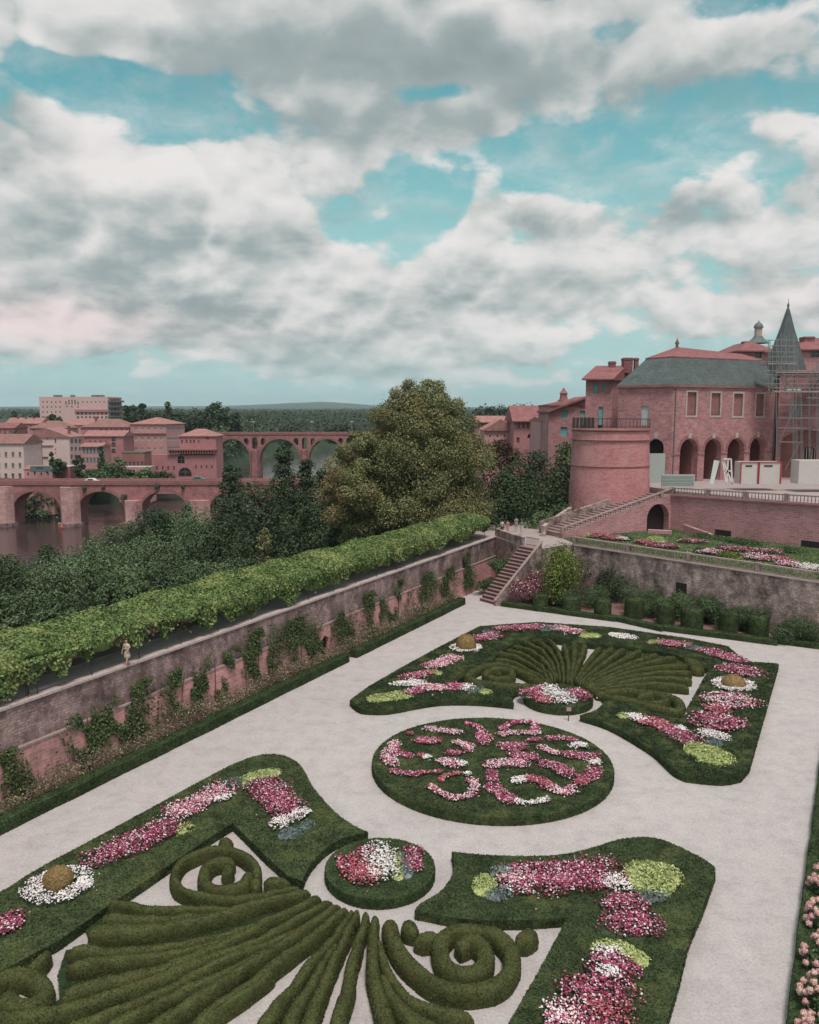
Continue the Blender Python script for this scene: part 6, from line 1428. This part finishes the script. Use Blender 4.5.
g.add([(a0.x,150.01,a0.z-.1),(b0.x,150.01,a0.z-.1),(b0.x,150.01,zz1),(a0.x,150.01,max(a0.z,zz0)),(a0.x,161,a0.z-.1),(b0.x,161,a0.z-.1),(b0.x,161,zz1),(a0.x,161,max(a0.z,zz0))],[(0,1,2,3),(7,6,5,4),(1,5,6,2),(0,3,7,4)]); build(g,'gable_wall',MT['brick_facade'],hs)
house('side_house','pale narrow house wall with tiny windows in line with the gabled shuttered house',541,550,421,158,14,2,.8,'side','plaster','tile',wins=[(545.5,432,2,4,0),(545.5,446,2,5,0),(545.5,459,2,4,0)],over=.3)
house('red_house','red house with five small attic openings among the dark trees',514,545,421,190,14,2,3.6,'side','plaster_rose','tile_red',wins=grid(519,537,5,(425.5,),1.8,5)+[(518,440,3,5,0),(530,436,5,4,1),(540,430,3,2.5,0)],over=.8,pane='dark')
house('low_house','long low pale house with a dark roof edge left of the red house',478,512,422,215,12,2,1.6,'side','plaster','tile',wins=grid(482,508,6,(424.5,),1.4,1.6),over=.8)
house('low_house','jumble of low pale pink roofs below the long low house',484,517,430,198,10,2,2.6,'gable','plaster','tile',wins=grid(490,512,4,(436,),1.4,2),over=.5)
c=aty(563.5,402,170); t=thing('bell_turret','small brick bell turret behind the roofs left of the tower','turret',c)
g=G(); w=5*170/F/1; g.box((c.x-w,c.y-w,c.z-4),(c.x+w,c.y+w,c.z+.4)); build(g,'base',MT['brick_dark'],t)
g=G(); g.lathe(c+Vector((0,0,.4)),[(.95,0),(.85,.3),(.7,1.2),(.9,1.35),(.4,2.0),(.05,2.6)],8,smooth=False); build(g,'cap',MT['brick_dark'],t)
# site panels and hoarding
def panel(x0,x1,y0,y1,Y,mat,label,cat='panel',name='site_panel',edge=None,th=.3,Yr=None):
    a=aty(x0,y0,Y); b=aty(x1,y1,Yr or Y); z1=a.z; z0=aty(x0,y1,Y).z; t=thing(name,label,cat,(a.x,a.y,z0)); g=G(); g.seg(a,b,z0,z1,th,0); build(g,'sheet',MT[mat],t)
    if edge:
        for s in ((a,0),(b,1)):
            g=G(); q=Vector((s[0].x,s[0].y-.1,0)); g.bar((q.x,q.y,z0),(q.x,q.y,z1),.14,.14); build(g,'edge_post',MT[edge],t)
        g=G(); g.bar((a.x,a.y-.05,z1),(b.x,b.y-.05,z1),.14,.1); build(g,'top_edge',MT[edge],t)
        g=G(); q=a.lerp(b,.25); r=a.lerp(b,.62); g.seg((q.x,q.y-.04),(r.x,r.y-.04),z1-.62,z1-.42,.03,0); build(g,'slot',MT['dark'],t)
panel(741,758,462,484,106,'panel','left cream site container panel with red edges before the arches','container',edge='red',th=2.0)
panel(758.6,780,462,484,106,'panel','right cream site container panel, joined to its twin by a red edge','container',edge='red',th=2.0)
panel(799.5,850,460.5,484,104,'panel','pale container at the right edge below the blind arch','container',edge=None,th=2.2)
panel(648,664,453.5,490,117.5,'hoarding','tall grey green hoarding filling the arch beside the round tower','hoarding','hoarding')
panel(662,694.5,474.5,487,109,'hoarding','long low grey green hoarding behind the head of the ramp','hoarding','hoarding',th=.2)
hl=[o for o in COL.objects if o.name.startswith('hoarding')]
for y in (476.5,480,483.5):
    a=aty(662,y,108.9); b=aty(694,y,108.9); g=G(); g.bar(a,b,.06,.06); build(g,'rail',MT['lead'],hl[-1])
a=aty(712,483,106.5); t=thing('leaning_sheet','pale sheet leaning against a frame on the courtyard','panel',a)
g=G(); b0=aty(709.5,484,106); b1=aty(713.5,484,106); c0=aty(714,460,107.5); c1=aty(719.5,461,107.5); g.add([tuple(p) for p in (b0,b1,c1,c0)]+[tuple(p+Vector((.05,.12,0))) for p in (b0,b1,c1,c0)],[(0,1,2,3),(7,6,5,4),(0,4,5,1),(1,5,6,2),(2,6,7,3),(3,7,4,0)]); build(g,'sheet',MT['hoarding'],t)
t=thing('trestle_frame','upright cream timber frame beside the leaning sheet','frame',aty(726,483,106.5))
g=G()
for (xa,ya,xb,yb) in ((722.5,459,726,484),(731,459,732,484),(722.5,459,731,459),(724,471,731,471),(726.5,484,728,460),(722.5,459,732,484)): g.bar(aty(xa,ya,106.5),aty(xb,yb,106.5),.16,.16)
build(g,'bars',MT['white'],t)
# scaffolding
t=thing('scaffolding','grey tube scaffolding wrapped round the turret and the hall at the right','scaffolding',aty(768,478,122))
def sp_(x,y,Y): return aty(x,y,Y)
def pole(g,x0,y0,x1,y1,Y0,Y1=None,r=.06): g.tube([aty(x0,y0,Y0),aty(x1,y1,Y1 or Y0)],r,5)
for Y in (122,124.5):
    for i,(x,yt) in enumerate(((768.5,340),(776.5,338),(785,336),(793,334),(779,470),(801,385),(809,370),(817,362),(826,362),(796,385))):
        if i==4: continue
        g=G(); pole(g,x+(1.5 if Y>123 else 0),yt,x+(1.5 if Y>123 else 0),395 if i<4 and i not in (1,3) else 476,Y); build(g,'upright',MT['steel'],t)
for Y in (122,124.5):
    for (xa,xb,y) in ((766,796,340),(765,797,352),(764,798,362),(766,830,371),(774,830,379),(772,830,391),(780,830,392.5),(778,830,405),(778,830,418),(778,806,428),(780,802,442),(806,830,398)):
        g=G(); pole(g,xa,y,xb,y+.3,Y); build(g,'ledger',MT['steel'],t)
for i,(x,yt,yb_) in enumerate(((772.5,345,395),(781,333,372),(789,334,372),(797,345,395),(813,365,400),(789,392,428))):
    g=G(); pole(g,x,yt,x,yb_,121.95); build(g,'upright',MT['steel'],t)
for (xa,xb,y) in ((767,797,346),(770,797,357),(766,830,384),(766,830,375),(774,830,388)):
    g=G(); pole(g,xa,y,xb,y,122.0); build(g,'ledger',MT['steel'],t)
for (xa,ya,xb,yb) in ((769,391,785,352),(786,391,776,350),(776,362,793,391),(801,391,817,365),(809,391,826,366),(779,442,796,405),(800,442,785,470)):
    g=G(); pole(g,xa,ya,xb,yb,121.9,r=.05); build(g,'brace',MT['steel'],t)
for (xa,xb,y) in ((768,797,363.5),(774,832,391.5),(776,832,372)):
    a=aty(xa,y,121.9); b=aty(xb,y,121.9); g=G(); g.box((a.x,121.9,a.z-.1),(b.x,125,a.z)); build(g,'deck',MT['stone'],t)
for (xa,xb,y,k_) in ((785,798,390,'pile of pale sacks on the scaffolding deck'),):
    for i in range(9):
        c=aty(xa+(xb-xa)*rng.random(),y,123); g=G(); c.z=aty(xa,391.5,121.9).z; g.lathe(c,[(.3,0),(.55,.12),(.5,.35),(.15,.45)],8); 
        if i==0: sk=build(g,'material_sack',MT['white']); tag(sk,k_,'sacks')
        else: build(g,'sack',MT['white'],sk)
# drainpipes
for q_,o_ in ((pb+fe*.35,-fn),(pc-fe*.4,-fn)):
    g=G(); b=q_+o_*.12; g.tube([Vector((b.x,b.y,zC)),Vector((b.x,b.y,zE-.4))],.07,6); build(g,'drainpipe',MT['lead'],[o for o in COL.objects if o.name=='palace_wing'][0])
a=pa+le*(LL_*.985)
# ------------------------------------------------------------------ people
def skin(name,nodes,edges,mat,parent,levels=1,root=0):
    me=bpy.data.meshes.new(name); me.from_pydata([n[:3] for n in nodes],edges,[]); o=bpy.data.objects.new(name,me); COL.objects.link(o)
    md=o.modifiers.new('skin','SKIN'); 
    for i,n in enumerate(nodes):
        v=me.skin_vertices[0].data[i]; v.radius=(n[3],n[4] if len(n)>4 else n[3]); v.use_root=(i==root)
    md.use_smooth_shade=True; s=o.modifiers.new('sub','SUBSURF'); s.levels=levels; s.render_levels=levels
    bpy.context.view_layer.update()
    dg=bpy.context.evaluated_depsgraph_get(); m2=bpy.data.meshes.new_from_object(o.evaluated_get(dg)); o.modifiers.clear(); o.data=m2; bpy.data.meshes.remove(me)
    m2.materials.clear(); m2.materials.append(mat); o.parent=parent; return o
SK=plain('skin',(.50,.30,.22),.6)
def person(loc,yaw,label,top,bottom,hair,hgt=1.68,stride=.0,dress=False,arms='down',hat=None):
    t=thing('person',label,'person',loc); t.rotation_euler=(0,0,yaw); k=hgt/1.7; s=stride
    N=[(0,0,.93,.12,.10),(0,0,1.12,.115,.09),(0,0,1.33,.14,.10),(0,0,1.46,.055),(0,.01,1.53,.06),(0,.01,1.62,.088,.10),(0,.01,1.68,.06,.075),
       (-.10,0,.90,.09),(-.11,s*.5,.50,.06),(-.11,s*.9-.02,.09,.04),(-.11,s*.9+.13,.04,.035),
       (.10,0,.90,.09),(.11,-s*.3,.50,.06),(.11,-s*.9-.02,.09,.04),(.11,-s*.9+.13,.04,.035)]
    if arms=='up': A=[(-.19,0,1.38,.05),(-.27,.08,1.14,.04),(-.15,.26,1.22,.032),(-.12,.33,1.25,.03)]
    else: A=[(-.19,0,1.38,.05),(-.25,-s*.3,1.12,.04),(-.25,-s*.3+.08,.88,.03),(-.25,-s*.3+.11,.79,.032)]
    B=[(.19,0,1.38,.05),(.25,s*.3,1.12,.04),(.25,s*.3+.08,.88,.03),(.25,s*.3+.11,.79,.032)]
    N+=A+B; n=[tuple(a*k for a in q) for q in N]
    E=[(0,1),(1,2),(2,3),(3,4),(4,5),(5,6),(0,7),(7,8),(8,9),(9,10),(0,11),(11,12),(12,13),(13,14),(2,15),(15,16),(16,17),(17,18),(2,19),(19,20),(20,21),(21,22)]
    body=skin('body',n,E,SK,t)
    g=lambda L:[tuple(a*k for a in q) for q in L]
    skin('shirt',g([(0,0,.98,.15,.125),(0,0,1.15,.135,.11),(0,0,1.33,.16,.12),(0,0,1.43,.09),(-.19,0,1.38,.07),(-.235,-s*.2,1.18,.058),(.19,0,1.38,.07),(.235,s*.2,1.18,.058)]),[(0,1),(1,2),(2,3),(2,4),(4,5),(2,6),(6,7)],top,t)
    if dress: skin('skirt',g([(0,0,1.0,.14,.12),(0,0,.8,.21,.18),(0,0,.5,.27,.24)]),[(0,1),(1,2)],top,t)
    else: skin('trousers',g([(0,0,.95,.14,.12),(-.10,0,.86,.105),(-.11,s*.5,.50,.078),(-.11,s*.85,.16,.06),(.10,0,.86,.105),(.11,-s*.3,.50,.078),(.11,-s*.85,.16,.06)]),[(0,1),(1,2),(2,3),(0,4),(4,5),(5,6)],bottom,t)
    skin('hair',g([(0,-.03,1.60,.085,.09),(0,-.01,1.68,.085,.095),(0,.0,1.735,.05)]),[(0,1),(1,2)],hair,t)
    g_=G()
    for x in (-.03,.03): g_.lathe((x*k,.098*k,1.615*k),[(.004,0),(.012,.006),(.012,.012),(.004,.018)],6)
    me=build(g_,'eyes',MT['dark'],None); me.parent=t; me.location=(0,.098*k,1.615*k)
    g_=G(); g_.add([(0,.125*k,1.585*k),(-.014*k,.098*k,1.58*k),(.014*k,.098*k,1.58*k),(0,.098*k,1.62*k)],[(0,1,3),(0,3,2),(0,2,1)]); nm=build(g_,'nose',SK,None); nm.parent=t; nm.location=(0,.108*k,1.58*k)
    return t
M_=lambda n,c:plain(n,c,.8,.1)
pale=M_('pale_cotton',(.50,.48,.42)); dk=M_('dark_cloth',(.05,.045,.055)); gr=M_('grey_cloth',(.28,.29,.30)); wh=M_('white_cloth',(.68,.68,.68)); bl=M_('light_blue_cloth',(.42,.52,.55)); org=M_('orange_cloth',(.34,.15,.09)); gn=M_('green_cloth',(.10,.22,.15)); pk=M_('pink_cloth',(.55,.25,.24))
hb_=M_('brown_hair',(.08,.05,.035)); hw_=M_('grey_hair',(.6,.58,.55)); hd=M_('dark_hair',(.03,.025,.025))
def onterr(x,y): return at(x,y,ZT)
person(onterr(127.5,667),R(150),'woman in a pale sleeveless dress walking on the terrace beside the vines',pale,pale,hb_,1.72,.22,True,'up')
person(onterr(31,703)+Vector((-.5,.7,0)),R(140),'person in a grey top and dark trousers under the vines near the left edge',gr,dk,hd,1.72,.15)
person(onterr(7.5,716)+Vector((-1.1,1.6,0)),R(160),'white haired person in orange by the left end of the vines',org,dk,hw_,1.68,.0)
for x,Yv,yaw,l,a,b,h,hg,st in ((502,100,20,'person in a white shirt and dark shorts standing at the landing, leftmost of the group',bl,dk,hd,1.74,.1),(507.5,101,-30,'person in pink leaning beside the one in white on the landing',pk,pk,hb_,1.55,.0),(516,103,10,'person in grey seen behind the landing parapet',gr,gr,hd,1.72,.1),(521.5,100,180,'person with a green bag and bare shoulders, rightmost on the landing',gn,pale,hb_,1.68,.1)):
    c=aty(x,538,Yv); c.z=ZT+.2; person(c,R(yaw),l,a,b,h,hg,st)
c=onterr(268,605); person(c,R(40),'person in dark clothes half hidden under the middle of the vines',dk,dk,hd,1.65,.1)
c=onterr(281,604); person(c,R(200),'person in a blue top half hidden under the middle of the vines',bl,gr,hd,1.6,.1)
# ------------------------------------------------------------------ air
HZ=globals().get('HAZE',1)
if HZ:
    g=G(); g.box((-13000,-900,-60),(13000,13500,230)); 
    m=bpy.data.materials.new('haze_air'); m.use_nodes=True; nt=m.node_tree; nt.nodes.clear(); o_=nt.nodes.new('ShaderNodeOutputMaterial'); v=nt.nodes.new('ShaderNodeVolumePrincipled')
    v.inputs['Color'].default_value=(.70,.93,1.0,1); v.inputs['Density'].default_value=.00007; v.inputs['Anisotropy'].default_value=0; nt.links.new(v.outputs[0],o_.inputs['Volume'])
    tag(build(g,'haze',m),kind='stuff')
# ------------------------------------------------------------------ sun and sky
EL,AZ=R(66),R(165)      # azimuth clockwise from the view direction: light from behind, to the right
sun=bpy.data.lights.new('sun','SUN'); sun.energy=2.7; sun.angle=R(16); sun.color=(1,.88,.83); so=bpy.data.objects.new('sun',sun); COL.objects.link(so)
dv=Vector((math.sin(AZ)*math.cos(EL),math.cos(AZ)*math.cos(EL),math.sin(EL))); so.rotation_euler=dv.to_track_quat('Z','Y').to_euler()
w=bpy.data.worlds.new('World'); sc.world=w; w.use_nodes=True; nt=w.node_tree; nt.nodes.clear(); L_=nt.links
out=nt.nodes.new('ShaderNodeOutputWorld'); bg=nt.nodes.new('ShaderNodeBackground'); L_.new(bg.outputs[0],out.inputs[0])
sky=nt.nodes.new('ShaderNodeTexSky'); sky.sky_type='NISHITA'; sky.sun_disc=False; sky.sun_elevation=EL; sky.sun_rotation=AZ; sky.altitude=200; sky.air_density=1.0; sky.dust_density=1.6
tcn=nt.nodes.new('ShaderNodeTexCoord'); D=tcn.outputs['Generated']
def mth(op,a,b=None,c=None,clamp=False):
    n=nt.nodes.new('ShaderNodeMath'); n.operation=op; n.use_clamp=clamp
    for i,v in enumerate((a,b,c)):
        if v is None: continue
        if hasattr(v,'is_linked'): L_.new(v,n.inputs[i])
        else: n.inputs[i].default_value=v
    return n.outputs[0]
sp=nt.nodes.new('ShaderNodeSeparateXYZ'); L_.new(D,sp.inputs[0]); dx,dy,dz=sp.outputs
den=mth('ADD',mth('MAXIMUM',dz,0.0),.31)
den2=mth('ADD',mth('MAXIMUM',dz,0.0),.62)
px_=mth('DIVIDE',dx,den); py_=mth('DIVIDE',dy,den)
def comb(a,b,c=0.0):
    n=nt.nodes.new('ShaderNodeCombineXYZ')
    for i,v in enumerate((a,b,c)):
        if hasattr(v,'is_linked'): L_.new(v,n.inputs[i])
        else: n.inputs[i].default_value=v
    return n.outputs[0]
def ns(vec,scale,det,rough,dist=0.0):
    n=nt.nodes.new('ShaderNodeTexNoise'); n.inputs['Scale'].default_value=scale; n.inputs['Detail'].default_value=det; n.inputs['Roughness'].default_value=rough; n.inputs['Distortion'].default_value=dist; L_.new(vec,n.inputs['Vector']); return n.outputs['Fac']
# angular coordinates (azimuth, elevation) for the placed cloud banks
az=mth('ARCTAN2',dx,dy); el=mth('ARCSINE',dz)
def blob(a,e,ra,re,amp):     # degrees-free: tan-like coordinates of the reference direction
    A=mth('DIVIDE',mth('SUBTRACT',az,a),ra); E=mth('DIVIDE',mth('SUBTRACT',el,e),re)
    r2=mth('ADD',mth('MULTIPLY',A,A),mth('MULTIPLY',E,E)); return mth('MULTIPLY',mth('EXPONENT',mth('MULTIPLY',r2,-1.0)),amp)
def dirp(x,y):
    r=ray(x,y); return math.atan2(r[0],r[1]), math.atan2(r[2],math.hypot(r[0],r[1]))
def addb(lst):
    tot=None
    for x,y,rx,ry,a in lst:
        A,E=dirp(x,y); b=blob(A,E,rx/F,ry/F,a); tot=b if tot is None else mth('ADD',tot,b)
    return tot
P1=comb(px_,py_,.37)
def bil(q,s): return mth('ABSOLUTE',mth('MULTIPLY_ADD',ns(q,s,2,.5,.15),2.0,-1.0))
def dens(off):
    q=comb(px_,mth('ADD',py_,off) if off else py_,4.13)
    big=ns(q,1.35,2,.5,.2); med=ns(q,3.4,6,.6,.15); q2=comb(mth('DIVIDE',dx,den2),mth('ADD',mth('DIVIDE',dy,den2),off*.8),2.2); b1=bil(q2,6.5); b2=bil(q2,16.0)
    return mth('ADD',mth('ADD',mth('MULTIPLY',big,.74),mth('MULTIPLY',med,.42)),mth('ADD',mth('MULTIPLY',b1,.36),mth('MULTIPLY',b2,.09)))
d0=dens(0.0)
cover=addb([(140,90,80,30,-.34),(60,70,50,14,-.2),(190,120,40,18,-.2),(640,155,75,24,-.32),(760,130,50,18,.12),(430,195,40,36,-.32),(520,150,55,12,-.2),(440,92,55,10,-.26),(610,32,26,12,-.26),(560,180,50,16,-.18),(735,8,40,10,-.2),
  (20,140,60,60,.22),(400,60,200,50,.25),(60,20,110,30,.25),(740,70,150,60,.22),(250,160,120,40,.16),(100,230,140,50,.16),(640,215,150,28,.22),(120,350,200,12,.05),(430,140,100,25,.15),(330,392,500,12,-.16),(250,275,300,40,.16),(600,290,230,45,.13),(60,290,80,30,.12),(350,320,300,22,.1),(500,352,70,10,.1),(260,330,200,14,.08)])
cover=mth('ADD',cover,mth('MULTIPLY_ADD',dy,-.30,.12,True))
wsp=ns(comb(px_,py_,9.7),9.0,5,.65,.3)
dd_=mth('ADD',mth('ADD',mth('MULTIPLY_ADD',d0,1.45,-.335),mth('MULTIPLY_ADD',wsp,.22,-.11)),cover)
alpha=mth('SMOOTHSTEP',dd_,.56,.74) if False else None
mr=nt.nodes.new('ShaderNodeMapRange'); mr.interpolation_type='SMOOTHSTEP'; L_.new(dd_,mr.inputs[0]); mr.inputs[1].default_value=.52; mr.inputs[2].default_value=.66; alpha=mth('MAXIMUM',mr.outputs[0],mth('MULTIPLY_ADD',wsp,1.6,-.62,True))
# light from above: compare density with the density a little higher in the sky
dup_=dens(-.05)
rel=mth('SUBTRACT',d0,dup_)
sh=mth('MULTIPLY_ADD',rel,2.9,.66,True)
# thin cloud is bright, thick cloud is grey
mr2=nt.nodes.new('ShaderNodeMapRange'); mr2.interpolation_type='SMOOTHSTEP'; L_.new(dd_,mr2.inputs[0]); mr2.inputs[1].default_value=.66; mr2.inputs[2].default_value=1.02; thick=mr2.outputs[0]
fine=ns(P1,9.0,5,.62,.2)
darkb=addb([(25,150,45,50,.45),(420,65,190,45,.38),(330,130,160,22,.25),(740,100,120,35,.25),(80,295,110,14,.28),(250,220,150,18,.15),(600,225,140,14,.2),(350,335,200,12,.1),(210,170,60,40,-.3),(90,130,50,30,-.35),(690,165,60,12,-.4),(60,175,100,30,-.25),(30,315,60,25,-.35),(480,240,90,15,-.2),(540,325,120,20,-.18),(290,285,80,18,-.15),(790,300,60,10,-.2),(700,20,80,20,-.15)])
v=mth('ADD',sh,mth('MULTIPLY',thick,-.22)); v=mth('ADD',v,mth('MULTIPLY_ADD',fine,.26,-.12)); v=mth('SUBTRACT',v,mth('MULTIPLY',darkb,.85),None,True)
cr=nt.nodes.new('ShaderNodeValToRGB'); e=cr.color_ramp; e.elements[0].position=0; e.elements[0].color=(.27,.32,.33,1); e.elements[1].position=1; e.elements[1].color=(.78,.755,.74,1)
for p_,c_ in ((.3,(.33,.385,.39)),(.6,(.55,.57,.56)),(.8,(.70,.69,.68))):
    k=e.elements.new(p_); k.color=rgb(c_)
L_.new(v,cr.inputs[0])
def mixw(f,a,b,mode='MIX'):
    m=nt.nodes.new('ShaderNodeMix'); m.data_type='RGBA'; m.blend_type=mode
    for s_,x in ((m.inputs[0],f),(m.inputs[6],a),(m.inputs[7],b)):
        if hasattr(x,'is_linked'): L_.new(x,s_)
        else: s_.default_value=x if isinstance(x,(int,float)) else rgb(x)
    return m.outputs[2]
pinkf=addb([(30,320,90,30,.9),(150,330,120,20,.4),(540,370,120,14,.4),(800,300,60,20,.4),(80,160,60,30,.15)])
cloud=mixw(pinkf,cr.outputs[0],mixw(1.0,cr.outputs[0],(1.06,.92,.93),'MULTIPLY'))
STR=.1
skyc=mixw(1.0,sky.outputs[0],(SKYR,SKYG,SKYB),'MULTIPLY') if 'SKYR' in globals() else mixw(1.0,sky.outputs[0],(.80,1.52,1.08),'MULTIPLY')
cl10=mixw(1.0,cloud,(1/STR,)*3,'MULTIPLY')
# near the horizon clouds thin into a pale band
mh=nt.nodes.new('ShaderNodeMapRange'); mh.interpolation_type='SMOOTHSTEP'; L_.new(el,mh.inputs[0]); mh.inputs[1].default_value=-.01; mh.inputs[2].default_value=.10
a2=mth('MULTIPLY',alpha,mth('MULTIPLY_ADD',mh.outputs[0],.65,.35))
band=(.40/STR,.58/STR,.60/STR)
mb=nt.nodes.new('ShaderNodeMapRange'); mb.interpolation_type='SMOOTHSTEP'; L_.new(el,mb.inputs[0]); mb.inputs[1].default_value=0; mb.inputs[2].default_value=.40; mb.inputs[3].default_value=.92; mb.inputs[4].default_value=0.0
base_=mixw(mb.outputs[0],skyc,band)
fin=mixw(a2,base_,cl10)
L_.new(fin,bg.inputs['Color']); bg.inputs['Strength'].default_value=STR
w.cycles.sampling_method='MANUAL'; w.cycles.sample_map_resolution=512
sc.view_settings.view_transform='Standard'; sc.view_settings.look='None'; sc.view_settings.exposure=.1; sc.view_settings.gamma=1
sc.render.engine='CYCLES'; sc.cycles.max_bounces=6; sc.cycles.volume_bounces=0; sc.cycles.transparent_max_bounces=4; sc.cycles.use_denoising=True; sc.cycles.diffuse_bounces=3; sc.cycles.glossy_bounces=3
